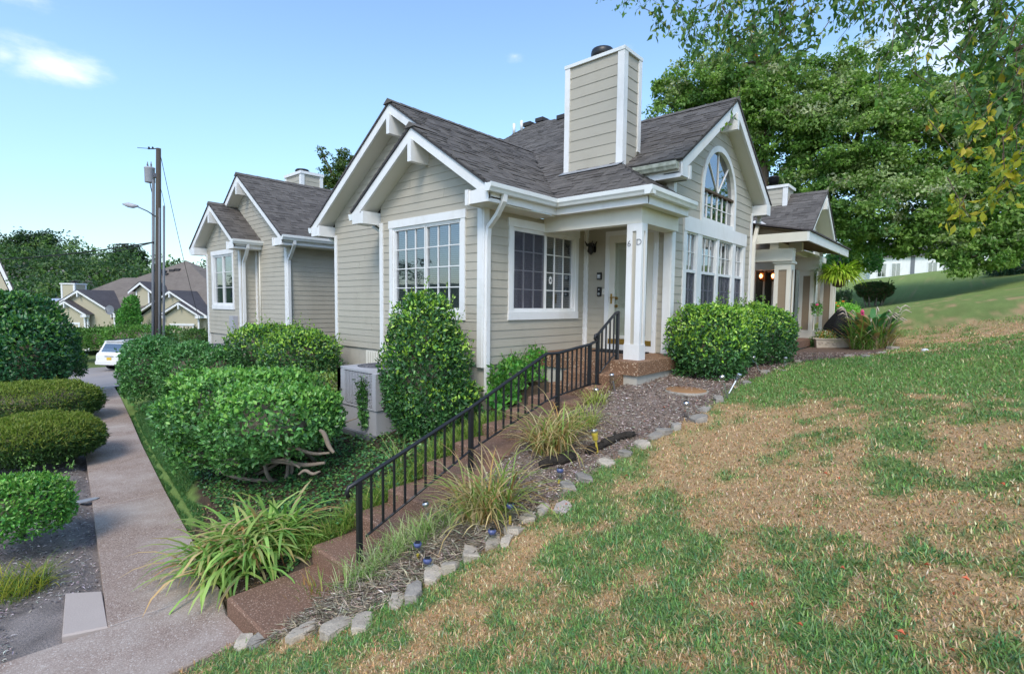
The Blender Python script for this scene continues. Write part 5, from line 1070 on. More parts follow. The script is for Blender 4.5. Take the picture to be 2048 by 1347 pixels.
# paved walk in slabs
sw = thing('sidewalk', (1.5, 8, -2.6), None, None, kind='structure')
def slab(poly, z=-2.6, th=.12, mat='sidewalk', parent=sw, name='paving_slab', zf=None):
    zf = zf or (lambda x, y: z); n = len(poly); b = B(); e = .012; c = Vector((sum(p[0] for p in poly)/n, sum(p[1] for p in poly)/n, 0))
    t0 = [Vector((x, y, zf(x, y)-e)) for x, y in poly]; t1 = [Vector((x, y, zf(x, y)))+(c-Vector((x, y, 0))).normalized()*e*1.3 for x, y in poly]; bo = [p-Vector((0, 0, th)) for p in t0]
    fs = [tuple(range(2*n, 3*n))]+[(n+i, n+(i+1) % n, 2*n+(i+1) % n, 2*n+i) for i in range(n)]+[(i, (i+1) % n, n+(i+1) % n, n+i) for i in range(n)]
    b.add(bo+t0+t1, fs); return b.build(name, mat, parent)
zs = lambda x, y: float(np.interp(y, [5, 14, 18, 21.5], [-2.6, -2.62, -2.70, -2.82]))
slab([(1.535, 4.06), (1.535, 4.50), (1.63, 4.94), (.845, 5.0), (.12, 5.06), (-.1, 5.06), (-.1, 4.05)]); slab([(-.115, 4.05), (-.115, 5.06), (-2.2, 5.15), (-2.2, 4.1)]); slab([(-2.215, 4.1), (-2.215, 5.15), (-5, 5.3), (-5, 4.2)])
ysl = [5.012, 8.1, 11.05, 14.1, 17.2, 20.4]
for ya, yb in zip(ysl[:-1], ysl[1:]): slab([(swr(ya), ya-.05*(ya < 6)), (swr(yb-.012), yb-.012), (swl(yb-.012), yb-.012), (swl(ya), ya)], zf=zs)
slab([(0.57, 5.14), (.835, 5.02), (.915, 5.70), (0.69, 5.89)], -2.605, .1, 'pad', None, 'concrete_pad')
tag(bpy.data.objects['concrete_pad'], 'pale concrete pad set in the mulch beside the walk corner', 'concrete pad')
for pts in (((.845, 5.006), (1.63, 4.946), (1.63, 4.958), (.845, 5.018)),) + tuple(((float(swl(v)), v-.013), (float(swr(v)), v-.013), (float(swr(v)), v+.001), (float(swl(v)), v+.001)) for v in ysl[1:-1]):
    b = B(); b.prism([(x, y, zs(x, y)-.05) for x, y in pts], (0, 0, .046)); b.build('joint', 'pad', sw)
# parking lot
xs_ = np.linspace(-14, 13, 28); ys_ = np.arange(20.45, 41.6, 1.05)
X, Y = np.meshgrid(xs_, ys_, indexing='ij'); k = np.arange(X.size).reshape(X.shape); F = np.stack([k[:-1, :-1], k[1:, :-1], k[1:, 1:], k[:-1, 1:]], -1).reshape(-1, 4)
npmesh('parking_lot', np.stack([X.ravel(), Y.ravel(), H(X, Y).ravel()+.03], 1), F, 'road', None, None, True, 'structure')

# ---------------------------------------------------------------- plants
def proto(p): return np.array(p, float)
def bush(name, label, lobes, n, size, cols, seed, cat='bush', group=None, parent=None, mat='leaf_gloss', top=None, topw=.5, p=2.4, amp=.22, inner=.62, aspect=.5, sprigs=36, core=True, stems=None, wts=None, fold=.3, up=.35, fullkind='stuff'):
    """clipped or loose shrub: folded leaves over lumpy lobes ((x,y,z),(rx,ry,rz)) around a twiggy core"""
    r = np.random.default_rng(seed); zb = min(c[2]-q[2] for c, q in lobes)
    t = parent or thing(name, (lobes[0][0][0], lobes[0][0][1], zb), label, cat, group)
    w = np.array([q[0]*q[2]+q[0]*q[1] for _, q in lobes]); w = w/w.sum(); VV, FF, CC, off = [], [], [], 0
    for li, ((c, q), wi) in enumerate(zip(lobes, w)):
        m = int(n*wi*1.45); d = unit(r.normal(0, 1, (m, 3))); d[:, 2] = np.where(d[:, 2] < -.75, -d[:, 2], d[:, 2]); se = (np.abs(d)**p).sum(1)**(-1/p)
        lump = 1+amp*(fbm(d*2.6+seed, seed, 3)-.5)*2+.10*(fbm(d*9+seed, seed+5, 2)-.5)*2
        dep = 1-(1-inner)*r.random(m)**2.2; rad = (se*lump*dep)[:, None]
        P = np.array(c)+d*rad*np.array(q); N = unit(d/np.array(q)); D = unit(N*.45+r.normal(0, .6, (m, 3))+np.array([0, 0, up])); Nn = unit(N+r.normal(0, .55, (m, 3)))
        sz = size*r.uniform(.7, 1.35, m); col = np.clip(pal(m, cols, .16, wts, r)*2.0, 0, 1)
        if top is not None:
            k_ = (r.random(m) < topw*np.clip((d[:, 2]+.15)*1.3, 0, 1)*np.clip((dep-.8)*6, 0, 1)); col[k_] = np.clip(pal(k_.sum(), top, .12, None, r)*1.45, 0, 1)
        V, F, C = leafmesh(P, D, Nn, sz, sz*aspect, col, fold); VV.append(V); FF.append(F+off); CC.append(C); off += len(V)
        for s in range(int(sprigs*wi)):
            a = r.uniform(0, 6.28); el = math.acos(r.uniform(.1, 1)); dd = np.array([math.sin(el)*math.cos(a), math.sin(el)*math.sin(a), math.cos(el)]); base = np.array(c)+dd*np.array(q)*(np.abs(dd)**p).sum()**(-1/p)*.98
            L_ = size*r.uniform(1.5, 5.5)*(.5 if mat == 'leaf' else 1); mm = 9; tt = r.random(mm); P = base+np.array([dd[0]*.35, dd[1]*.35, 1])*(tt*L_)[:, None]; D = unit(r.normal(0, .6, (mm, 3))+np.array([dd[0]*.5, dd[1]*.5, .9])); V, F, C = leafmesh(P, D, unit(r.normal(0, 1, (mm, 3))), size*r.uniform(.5, .95, mm), size*.4*np.ones(mm), pal(mm, top if top is not None else cols, .12, None, r), fold)
            VV.append(V); FF.append(F+off); CC.append(C); off += len(V)
    npmesh('foliage', np.concatenate(VV), np.concatenate(FF), mat, t, np.concatenate(CC), False, fullkind)
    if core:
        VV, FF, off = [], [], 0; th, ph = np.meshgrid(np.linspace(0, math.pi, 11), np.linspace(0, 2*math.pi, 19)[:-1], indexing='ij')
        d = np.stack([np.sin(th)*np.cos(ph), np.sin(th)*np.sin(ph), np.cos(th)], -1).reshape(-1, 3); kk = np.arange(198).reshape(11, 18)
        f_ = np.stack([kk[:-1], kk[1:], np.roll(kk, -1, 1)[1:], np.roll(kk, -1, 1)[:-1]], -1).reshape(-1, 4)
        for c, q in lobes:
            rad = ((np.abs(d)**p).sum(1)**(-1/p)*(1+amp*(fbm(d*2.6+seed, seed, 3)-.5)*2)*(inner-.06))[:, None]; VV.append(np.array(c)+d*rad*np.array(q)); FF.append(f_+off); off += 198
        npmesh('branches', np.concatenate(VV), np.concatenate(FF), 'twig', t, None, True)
    for s in (stems or []):
        q_ = [Vector(v) for v in s[0]]; w_ = list(s[1])
        for _ in range(2 if len(q_) > 2 else 0):
            q2, w2_ = [q_[0]], [w_[0]]
            for i in range(len(q_)-1): q2 += [q_[i].lerp(q_[i+1], .25), q_[i].lerp(q_[i+1], .75)]; w2_ += [w_[i]*.75+w_[i+1]*.25, w_[i]*.25+w_[i+1]*.75]
            q_, w_ = q2+[q_[-1]], w2_+[w_[-1]]
        b = B(); b.tube(q_, w_, 7); b.build('stem', 'twig', t)
    return t
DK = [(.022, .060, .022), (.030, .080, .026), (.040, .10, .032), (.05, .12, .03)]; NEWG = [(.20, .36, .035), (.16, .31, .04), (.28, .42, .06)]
DKB = [(.030, .080, .024), (.042, .108, .030), (.058, .142, .038), (.075, .17, .045)]
def gz(x, y): return float(Hs(x, y)[0])
# tall clipped shrub at the house corner
cx, cy = 4.72, 5.83
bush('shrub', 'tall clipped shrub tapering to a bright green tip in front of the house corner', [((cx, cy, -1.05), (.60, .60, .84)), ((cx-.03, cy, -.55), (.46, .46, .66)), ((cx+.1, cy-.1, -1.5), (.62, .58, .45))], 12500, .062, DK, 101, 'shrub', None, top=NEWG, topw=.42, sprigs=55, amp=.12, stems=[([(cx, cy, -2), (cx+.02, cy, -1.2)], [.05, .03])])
# big bush with bare trunks
L1, L2, L3, L4 = (2.847, 7.746, -1.522), (2.839, 6.547, -1.523), (2.415, 7.825, -1.840), (3.257, 6.454, -1.510)
stems = []; rs = random.Random(5)
for base, tips in (((3.646, 6.915, -2.177), ((600, 0), )), ((2.971, 6.704, -2.327), ()), ((2.667, 7.403, -2.416), ()), ((2.675, 8.382, -2.458), ())):
    base = Vector(base)
    for k in range(4):
        tgt = Vector(rs.choice((L1, L2, L2, L3, L4)))+Vector((rs.uniform(-.5, .5), rs.uniform(-.5, .5), rs.uniform(-.35, .1))); m1 = base.lerp(tgt, .35)+Vector((rs.uniform(-.22, .22), rs.uniform(-.22, .22), rs.uniform(-.22, -.02))); m2 = base.lerp(tgt, .7)+Vector((rs.uniform(-.15, .15), rs.uniform(-.15, .15), rs.uniform(-.12, .05)))
        stems.append(([base+Vector((rs.uniform(-.06, .06), rs.uniform(-.06, .06), -.05)), m1, m2, tgt], [rs.uniform(.022, .04), .026, .018, .008]))
for a, c, r_ in (((2.615, 6.449, -2.008), (3.124, 5.804, -1.965), .03), ((2.764, 6.224, -1.818), (3.144, 5.719, -1.828), .022), ((2.872, 5.934, -1.997), (2.642, 6.507, -1.881), .018), ((2.378, 7.252, -1.942), (2.618, 6.677, -1.974), .022), ((3.075, 5.823, -1.556), (3.151, 5.637, -1.812), .03), ((2.814, 5.843, -2.042), (2.957, 5.613, -1.987), .02)):
    a, c = Vector(a), Vector(c); stems.append(([a, a.lerp(c, .3)+Vector((0, 0, .05)), a.lerp(c, .65)-Vector((0, 0, .03)), c], [r_*.7, r_, r_, r_*.6]))
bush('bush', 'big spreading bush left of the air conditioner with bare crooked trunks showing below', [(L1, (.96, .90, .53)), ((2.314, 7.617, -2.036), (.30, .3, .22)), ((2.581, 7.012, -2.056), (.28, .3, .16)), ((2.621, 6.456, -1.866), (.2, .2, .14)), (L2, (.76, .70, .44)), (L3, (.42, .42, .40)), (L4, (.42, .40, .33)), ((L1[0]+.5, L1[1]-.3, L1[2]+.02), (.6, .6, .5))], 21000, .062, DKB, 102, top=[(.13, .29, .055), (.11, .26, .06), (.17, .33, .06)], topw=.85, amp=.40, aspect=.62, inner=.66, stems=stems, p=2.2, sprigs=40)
# hedges along the walk
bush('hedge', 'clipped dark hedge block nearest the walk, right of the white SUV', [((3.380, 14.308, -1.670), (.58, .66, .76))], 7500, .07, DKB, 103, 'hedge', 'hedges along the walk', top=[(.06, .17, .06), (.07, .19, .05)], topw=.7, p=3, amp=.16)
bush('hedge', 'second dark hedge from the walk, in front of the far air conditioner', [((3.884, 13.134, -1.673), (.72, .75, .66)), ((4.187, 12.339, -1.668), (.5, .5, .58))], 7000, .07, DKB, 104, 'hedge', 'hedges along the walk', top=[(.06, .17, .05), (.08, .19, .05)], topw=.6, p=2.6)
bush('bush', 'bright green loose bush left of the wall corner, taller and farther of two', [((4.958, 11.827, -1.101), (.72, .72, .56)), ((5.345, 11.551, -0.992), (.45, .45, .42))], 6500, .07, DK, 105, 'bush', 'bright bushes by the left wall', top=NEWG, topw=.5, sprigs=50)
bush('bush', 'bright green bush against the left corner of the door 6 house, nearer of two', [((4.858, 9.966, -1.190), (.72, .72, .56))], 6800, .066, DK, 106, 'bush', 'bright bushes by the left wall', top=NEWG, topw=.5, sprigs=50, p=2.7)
bush('ground_cover_shrub', 'low yellowish green shrub between the corner bush and the air conditioner', [((4.646, 8.510, -1.531), (.55, .5, .22))], 1800, .055, [(.10, .15, .03), (.14, .19, .04), (.06, .12, .03)], 107, 'shrub')
# two clipped bushes below the tall windows
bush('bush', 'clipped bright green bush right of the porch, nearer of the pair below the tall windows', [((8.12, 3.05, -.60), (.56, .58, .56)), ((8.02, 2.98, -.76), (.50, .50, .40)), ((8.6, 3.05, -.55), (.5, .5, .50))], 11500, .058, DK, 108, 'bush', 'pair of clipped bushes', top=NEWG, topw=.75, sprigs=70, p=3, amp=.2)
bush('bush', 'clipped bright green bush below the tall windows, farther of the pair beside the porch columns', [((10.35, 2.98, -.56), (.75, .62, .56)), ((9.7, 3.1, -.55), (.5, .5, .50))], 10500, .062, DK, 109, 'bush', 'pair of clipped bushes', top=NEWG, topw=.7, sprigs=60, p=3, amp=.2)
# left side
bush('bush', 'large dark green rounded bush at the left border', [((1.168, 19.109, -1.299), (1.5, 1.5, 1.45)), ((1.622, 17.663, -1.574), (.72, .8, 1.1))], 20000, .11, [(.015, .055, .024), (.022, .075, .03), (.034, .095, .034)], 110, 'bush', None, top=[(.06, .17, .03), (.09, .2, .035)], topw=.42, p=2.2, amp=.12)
bush('bush', 'small bright bush peeping from behind the large dark bush by the parking lot', [((2.711, 20.178, -1.910), (.35, .4, .5))], 1500, .08, DK, 111, 'bush', None, top=NEWG, topw=.7)
YEW = [(.040, .075, .018), (.06, .095, .02), (.085, .115, .022)]
for px_, lab, W_, R_, sd in ((60, 'flat topped clipped yew by the walk, farther of the two', (1.322, 14.764, -2.229), (1.18, 1.0, .44), 112), (60, 'flat topped clipped yew by the walk, nearer of the two', (1.002, 10.896, -2.206), (.84, .8, .34), 113)):
    bush('yew_bush', lab, [(W_, R_)], 24000, .06, [(.020, .05, .016), (.03, .065, .018), (.045, .085, .02)], sd, 'yew', 'clipped yews', mat='leaf', top=[(.15, .19, .03), (.12, .17, .028), (.19, .22, .045)], topw=.95, aspect=.26, p=2.5, amp=.07, fold=.1, inner=.84)
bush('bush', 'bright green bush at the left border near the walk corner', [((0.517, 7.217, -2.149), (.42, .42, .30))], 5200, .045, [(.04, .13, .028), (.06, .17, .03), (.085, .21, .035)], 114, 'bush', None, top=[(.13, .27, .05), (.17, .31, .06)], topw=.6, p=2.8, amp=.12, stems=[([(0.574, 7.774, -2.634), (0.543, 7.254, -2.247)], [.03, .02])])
# far plants
for px_, py_, d_, R_, lab, cols, sd in ((215, 676, 35, (1.0, 1.0, .75), 'clipped far hedge behind the white SUV, middle of three', [(.05, .11, .025), (.07, .14, .03)], 121), (150, 680, 35, (1.3, 1.2, .7), 'clipped far hedge behind the white SUV, leftmost of three', [(.05, .11, .025), (.07, .14, .03)], 122), (270, 672, 35, (1.9, 1.2, .75), 'clipped far hedge behind the white SUV, rightmost and longest of three', [(.055, .12, .025), (.08, .16, .03)], 123)):
    c = {215: (7.765, 44.619, -2.732), 150: (6.551, 46.739, -2.791), 270: (9.083, 42.395, -2.535)}[px_]; bush('hedge', lab, [(c, R_), ((c[0]+.9, c[1]-.9, c[2]-.05), R_)], 2600, .16, cols, sd, 'hedge', 'far hedges', mat='leaf', p=3.4, amp=.08)
for c, lab, sd in (((10.109, 39.715, -2.640), 'small round shrub below the far right window, left of the pole conduits', 124), ((11.539, 38.115, -2.485), 'small round shrub right of the far right window', 125)): bush('shrub', lab, [(c, (.75, .7, .55))], 1200, .14, [(.05, .10, .03), (.07, .12, .03)], sd, 'shrub', 'far shrubs', mat='leaf')
bush('conifer', 'pointed green conifer shrub between the far twin gables', [((9.798, 46.982, -1.448), (.75, .7, .8)), ((9.928, 46.908, -0.700), (.5, .5, .8)), ((10.072, 46.940, -0.251), (.28, .28, .5))], 2600, .17, [(.05, .14, .03), (.07, .18, .035), (.10, .22, .05)], 126, 'conifer', None, mat='leaf')
# right neighbour's planting
c = (30.185, 3.456, 0.553); st_ = []
for k in range(9): a = k*.7; st_.append(([(c[0]+.25*math.cos(a), c[1]+.25*math.sin(a), c[2]-.75), (c[0]+.5*math.cos(a), c[1]+.5*math.sin(a), c[2]+.1)], [.03, .02]))
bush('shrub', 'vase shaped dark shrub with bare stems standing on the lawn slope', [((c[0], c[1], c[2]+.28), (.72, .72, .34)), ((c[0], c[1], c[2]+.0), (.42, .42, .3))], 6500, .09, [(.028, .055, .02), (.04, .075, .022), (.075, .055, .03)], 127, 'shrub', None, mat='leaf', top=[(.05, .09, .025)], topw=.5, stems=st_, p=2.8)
bush('shrub', 'small round dark shrub behind the covered grill', [((21.184, 3.314, 0.285), (.26, .26, .24))], 1400, .06, [(.016, .035, .016), (.02, .045, .02)], 128, 'shrub')
def clump(name, label, cat, P0, n, L, W, cols, seed, spread=.2, lift=(1.0, 1.45), arch=(1.2, 2.4), group=None, mat='grass', wts=None, tip=None, single=False, k=5, az=None, rootz=None):
    """tuft of strap leaves; single=True makes every leaf an object of its own"""
    r = np.random.default_rng(seed); t = thing(name, tuple(P0), label, cat, group)
    a = r.uniform(0, 2*math.pi, n) if az is None else r.normal(az[0], az[1], n); rr = spread*np.sqrt(r.random(n)); aa = r.uniform(0, 6.28, n)
    P = np.stack([P0[0]+rr*np.cos(aa), P0[1]+rr*np.sin(aa), np.zeros(n)], 1); P[:, 2] = Hs(P[:, 0], P[:, 1])-.02 if rootz is None else rootz
    cc = pal(n, cols, .14, wts, r); tipc = (tip, r.random(n)*(r.random(n) < .6)) if tip is not None else None
    lf = r.uniform(*lift, n)
    V, F, C = blades(P, a, r.uniform(*L, n), r.uniform(*W, n), r.uniform(*arch, n), cc, k, lf[:, None], tipc)
    if not single: npmesh('leaves', V, F, mat, t, C, False, 'stuff'); return t
    pv, pf = 2*(k+1), k
    for i in range(n): npmesh('leaf', V[i*pv:(i+1)*pv], F[i*pf:(i+1)*pf]-i*pv, mat, t, C[i*pv:(i+1)*pv])
    return t
LILY = [(.29, .47, .11), (.22, .40, .09), (.36, .52, .14), (.43, .53, .18), (.55, .42, .22), (.50, .24, .10), (.17, .33, .07)]
LW = [.23, .25, .17, .10, .10, .06, .09]
TIPC = (.45, .27, .11)
clump('daylily_clump', 'largest daylily clump with long arching leaves spilling over the walk, left of the steps', 'daylily', (1.930, 5.156, -2.521), 295, (.45, .82), (.024, .044), LILY, 201, .36, (.6, 1.4), (1.1, 2.6), 'daylily clumps', wts=LW, tip=TIPC, single=True, k=6)
r = np.random.default_rng(299); m = 260; P0 = (1.993, 5.196, -2.508); aa = r.uniform(0, 6.28, m); rr = .36*np.sqrt(r.random(m)); P = np.stack([P0[0]+rr*np.cos(aa), P0[1]+rr*np.sin(aa), np.zeros(m)], 1); P[:, 2] = H(P[:, 0], P[:, 1])-.02
V, F, C = blades(P, r.normal(4.6, 1.1, m), r.uniform(.5, .85, m), r.uniform(.026, .046, m), r.uniform(1.3, 2.7, m), pal(m, LILY, .14, LW, r), 6, r.uniform(.8, 1.4, m)[:, None], (TIPC, r.random(m)*(r.random(m) < .5))); npmesh('leaves', V, F, 'grass', bpy.data.objects['daylily_clump'], C, False, 'stuff')
DRYL = [(.50, .41, .18), (.55, .40, .20), (.30, .38, .10), (.42, .24, .09), (.22, .33, .08), (.60, .50, .28)]
clump('daylily_clump', 'half dried daylily clump right of the railing middle, above the lowest clump of the bed', 'daylily', (3.221, 3.122, -1.885), 260, (.42, .82), (.010, .020), DRYL, 202, .24, (.7, 1.45), (1.0, 2.5), 'daylily clumps', wts=[.18, .14, .28, .10, .22, .08], tip=TIPC, single=True)
clump('daylily_clump', 'browned daylily clump right of the steps with red brown upright leaves', 'daylily', (4.428, 3.316, -1.558), 260, (.42, .85), (.011, .020), DRYL, 203, .22, (.65, 1.5), (1.2, 2.6), 'daylily clumps', wts=[.25, .22, .17, .12, .10, .14], tip=TIPC, single=True)
clump('liriope_clump', 'yellow green grassy clump just right of the browned daylilies', 'liriope', (5.006, 3.317, -1.409), 150, (.22, .42), (.006, .011), [(.36, .42, .09), (.28, .38, .08), (.5, .47, .18)], 204, .17, (.8, 1.5), (.8, 2.0), 'grassy clumps in the bed')
clump('liriope_clump', 'small yellow green clump by the railing foot, below the porch steps', 'liriope', (5.641, 3.552, -1.282), 110, (.18, .34), (.006, .010), [(.38, .42, .08), (.30, .40, .08), (.5, .48, .2)], 205, .14, (.8, 1.5), (.8, 2.0), 'grassy clumps in the bed')
clump('liriope_clump', 'smallest yellow green clump beside the porch foundation', 'liriope', (6.273, 3.750, -1.185), 50, (.18, .34), (.006, .009), [(.30, .36, .08), (.42, .40, .16)], 206, .08, (.9, 1.5), (.8, 1.8), 'grassy clumps in the bed')
clump('iris_clump', 'stiff yellow green blades near the bottom step, right of the big daylilies', 'iris', (2.068, 4.020, -2.405), 120, (.20, .44), (.010, .018), [(.30, .40, .08), (.42, .42, .14), (.22, .34, .07), (.45, .26, .1)], 207, .10, (1.0, 1.55), (.2, 1.0), 'grassy clumps in the bed', k=4)
for i, (p, lab, nn) in enumerate((((2.224, 3.630, -2.290), 'whitish striped liriope clump beside the bottom railing post', 240), ((2.498, 3.642, -2.208), 'striped liriope clump just up from the bottom railing post', 240), ((2.742, 3.543, -2.106), 'striped liriope clump below the half dried daylilies', 240), ((2.931, 3.429, -2.021), 'striped liriope tuft beside the flat steel light', 160))):
    clump('liriope_clump', lab, 'liriope', p, nn, (.16, .34), (.004, .008), [(.42, .50, .22), (.30, .42, .13), (.52, .56, .32), (.18, .32, .08)], 210+i, .17, (.8, 1.5), (.5, 1.7), 'striped liriope clumps')
for i, (p, lab) in enumerate((((3.736, 5.121, -2.019), 'pale upright iris tuft left of the railing'), ((5.496, 6.667, -1.752), 'green iris tuft at the foot of the tall clipped shrub'), ((4.985, 5.558, -1.778), 'drooping dry iris tuft beside the middle steps'))):
    clump('iris_clump', lab, 'iris', p, 26, (.35, .62), (.012, .02), [(.38, .46, .16), (.5, .47, .25), (.24, .36, .09)], 220+i, .08, (1.1, 1.55), (.3, 2.0), 'iris tufts left of the railing')
clump('ornamental_grass', 'yellow green ornamental grass at the lower left border', 'grass', (0.411, 6.271, -2.638), 420, (.20, .40), (.004, .008), [(.30, .32, .03), (.38, .36, .04), (.17, .25, .04), (.10, .18, .04)], 225, .22, (.7, 1.4), (.8, 2.0))
clump('yucca', 'spiky dark yucca behind the covered grill', 'yucca', (22.550, 3.239, -0.175), 70, (.35, .6), (.03, .04), [(.03, .075, .055), (.045, .10, .07)], 226, .08, (.2, 1.5), (.1, .5), k=3, rootz=(22.548, 3.238, -0.212)[2])
FPOS = (15.724, 2.573, 0.757)
t_ = clump('hanging_fern', 'bright yellow green fern hanging from the right porch fascia', 'fern', FPOS, 900, (.4, .82), (.03, .05), [(.38, .52, .05), (.46, .60, .06), (.28, .43, .04), (.54, .62, .10)], 227, .13, (.4, 1.2), (.9, 2.3), k=6, rootz=FPOS[2]-.05)
b = B(); b.lathe([(.05, -.24), (.14, -.2), (.17, -.05), (.17, 0)], FPOS, 14); b.build('pot', 'bark', t_); b = B()
for k_ in range(3): b.tube([(FPOS[0]+.16*math.cos(k_*2.1), FPOS[1]+.16*math.sin(k_*2.1), FPOS[2]), (FPOS[0], FPOS[1], FPOS[2]+.55)], .006, 4)
b.tube([(FPOS[0], FPOS[1], FPOS[2]+.55), (FPOS[0], FPOS[1]+.05, FPOS[2]+.72)], .008, 4); b.build('hanger', 'iron', t_)
# canna and ornamental grass clump at the bed tip
CP0 = (14.794, 1.697, -0.950); tcan = clump('canna_clump', 'canna clump with big leaves and dry plumes at the tip of the bed', 'canna', CP0, 420, (.5, 1.05), (.014, .034), [(.18, .33, .07), (.25, .40, .09), (.55, .42, .24), (.5, .28, .14), (.62, .54, .42)], 230, .42, (.8, 1.5), (.6, 2.2), wts=[.34, .30, .16, .08, .12], k=5)
r = np.random.default_rng(231)
for i in range(110):
    a = r.uniform(0, 6.28); rr = .42*math.sqrt(r.random()); x, y = CP0[0]+rr*math.cos(a), CP0[1]+rr*math.sin(a)
    V, F, C = blades(np.array([[x, y, CP0[2]+r.uniform(.1, .7)]]), np.array([a]), np.array([r.uniform(.3, .48)]), np.array([r.uniform(.10, .15)]), np.array([r.uniform(.8, 1.7)]), pal(1, [(.08, .24, .09), (.11, .29, .10), (.15, .32, .09), (.45, .28, .15)], .1, None, r), 5, np.array([[1.0]]))
    npmesh('leaf', V, F, 'leaf', tcan, C)
for i in range(28):
    a = r.uniform(0, 6.28); x, y = CP0[0]+.3*math.cos(a), CP0[1]+.3*math.sin(a); z0 = CP0[2]; L = r.uniform(.75, 1.15); b = B(); p0 = Vector((x, y, z0)); p1 = p0+Vector((math.cos(a)*.25*L, math.sin(a)*.25*L, L*.85)); p2 = p1+Vector((math.cos(a)*.18, math.sin(a)*.18, -.02)); b.tube([p0, p1, p1.lerp(p2, .4)+Vector((0, 0, .05)), p2], [.005, .006, .018, .006], 5); b.build('plume', 'planter', tcan)
p = (14.764, 1.909, -0.122); b = B()
for k_ in range(6): b.lathe([(.005, -.05), (.035, 0), (.005, .05)], (p[0]+random.uniform(-.04, .04), p[1]+random.uniform(-.04, .04), p[2]+random.uniform(-.05, .05)), 6)
b.build('bloom', 'pink', tcan)
tm = bush('marigold', 'green plant with orange flowers behind the covered grill', [((19.095, 3.215, -0.125), (.30, .34, .26)), ((19.542, 3.013, -0.123), (.45, .4, .22))], 1500, .07, [(.10, .24, .04), (.15, .3, .05), (.20, .34, .06)], 232, 'flowering plant', None, mat='leaf', core=False)
for q in ((18.787, 3.134, 0.128), (18.945, 2.961, 0.177), (18.745, 3.179, 0.096), (18.835, 3.071, 0.035)): B().lathe([(.005, -.02), (.05, 0), (.035, .025), (.004, .03)], q, 9).build('flower', 'orange', tm)
tm = bush('flower_tuft', 'small pink flower beside the middle porch column', [((15.080, 2.914, -0.105), (.10, .10, .16))], 160, .05, [(.08, .2, .04), (.12, .25, .05)], 233, 'flower', None, mat='leaf', core=False); B().lathe([(.005, -.02), (.045, 0), (.03, .03), (.004, .035)], (14.858, 2.878, 0.048), 9).build('flower', 'pink', tm)
bush('flower_tuft', 'low tuft of small white and orange flowers at the porch foot', [((15.189, 2.727, -0.769), (.3, .2, .12))], 420, .05, [(.10, .2, .04), (.6, .55, .5), (.5, .2, .05), (.15, .26, .05)], 234, 'flower', None, mat='leaf', core=False)
bush('grass_tuft', 'small green tuft on the mulch in front of the cast planter', [((15.098, 2.845, -1.003), (.22, .2, .16))], 500, .06, [(.06, .16, .05), (.09, .2, .06)], 235, 'tuft', None, mat='leaf', core=False, aspect=.25)
# covered grill, planter trough, scroll plant stand
GC = (15.586, 2.465, -0.941); gx0, gy0, gz0 = GC; t = thing('covered_grill', GC, 'barbecue grill under a black fabric cover beside the porch', 'grill')
ringd = [(0, .44, .30), (.25, .42, .29), (.52, .36, .26), (.70, .25, .2), (.88, .13, .13), (1.0, .05, .05)]; vs = []; nn = 28
for zz, ra_, rb_ in ringd:
    for k_ in range(nn): a = 2*math.pi*k_/nn; w_ = 1+(.10*math.sin(a*7)+.06*math.sin(a*11+1))*(1-zz*.7); vs.append((gx0+(ra_*math.cos(a))*w_*.75+.1*zz*(zz < .6), gy0+ra_*math.sin(a)*w_, gz0+zz*.92+(.02*math.sin(a*5) if zz == 0 else 0)))
b = B(); b.add(vs, [(i*nn+k_, i*nn+(k_+1) % nn, (i+1)*nn+(k_+1) % nn, (i+1)*nn+k_) for i in range(len(ringd)-1) for k_ in range(nn)]+[tuple((len(ringd)-1)*nn+k_ for k_ in range(nn))], True); b.build('cover', 'blackcloth', t)
for a, c in (((-.25, .3), 1), ((.25, -.3), 1), ((-.25, -.3), 1), ((.25, .3), 1)): B().tube([(gx0+a[0], gy0+a[1], gz0-.06), (gx0+a[0], gy0+a[1], gz0+.25)], .02, 6).build('leg', 'iron', t)
PL = (14.948, 2.510, -0.999); t = thing('planter', PL, 'pale cast stone trough planter with scroll relief in front of the covered grill', 'planter'); ax_ = Vector((.40, -.92, 0)).normalized(); bx_ = Vector((.92, .40, 0)); pc = Vector(PL)
b = B()
def pbox(b, u0, u1, v0, v1, z0, z1, fl=1.): b.hexa([pc+ax_*u+bx_*v+Vector((0, 0, z)) for z, f_ in ((z0, fl), (z1, 1)) for u, v in ((u0*f_, v0*f_), (u1*f_, v0*f_), (u1*f_, v1*f_), (u0*f_, v1*f_))])
pbox(b, -.40, .40, -.13, -.10, -.02, .20, .92); pbox(b, -.40, .40, .10, .13, -.02, .20, .92); pbox(b, -.40, -.37, -.10, .10, -.02, .20, .95); pbox(b, .37, .40, -.10, .10, -.02, .20, .95); pbox(b, -.36, .36, -.10, .10, .02, .15, .95); b.build('trough', 'planter', t)
b = B(); pbox(b, -.42, .42, -.15, -.10, .19, .22); pbox(b, -.42, .42, .10, .15, .19, .22); b.build('rim', 'planter', t)
for k_ in range(5):
    c_ = pc+ax_*(-.30+k_*.15)-bx_*.135+Vector((0, 0, .10)); b = B(); b.tube([c_+ax_*(.05-.04*j/12)*math.cos(j*.55)+Vector((0, 0, (.05-.04*j/12)*math.sin(j*.55))) for j in range(13)], .008, 5); b.build('scroll', 'planter', t)
SS = Vector((15.335, 2.744, -0.983)); t = thing('plant_stand', SS, 'low black iron stand with pale scrollwork behind the trough planter', 'plant stand'); b = B()
s0_, s1_ = SS, SS+Vector((.5, -1.0, 0))*.75
b.tube([s0_, s0_+Vector((0, 0, .34)), s0_.lerp(s1_, .06)+Vector((0, 0, .38)), s1_+Vector((0, 0, .36)), s1_], .012, 6); b.build('frame', 'iron', t)
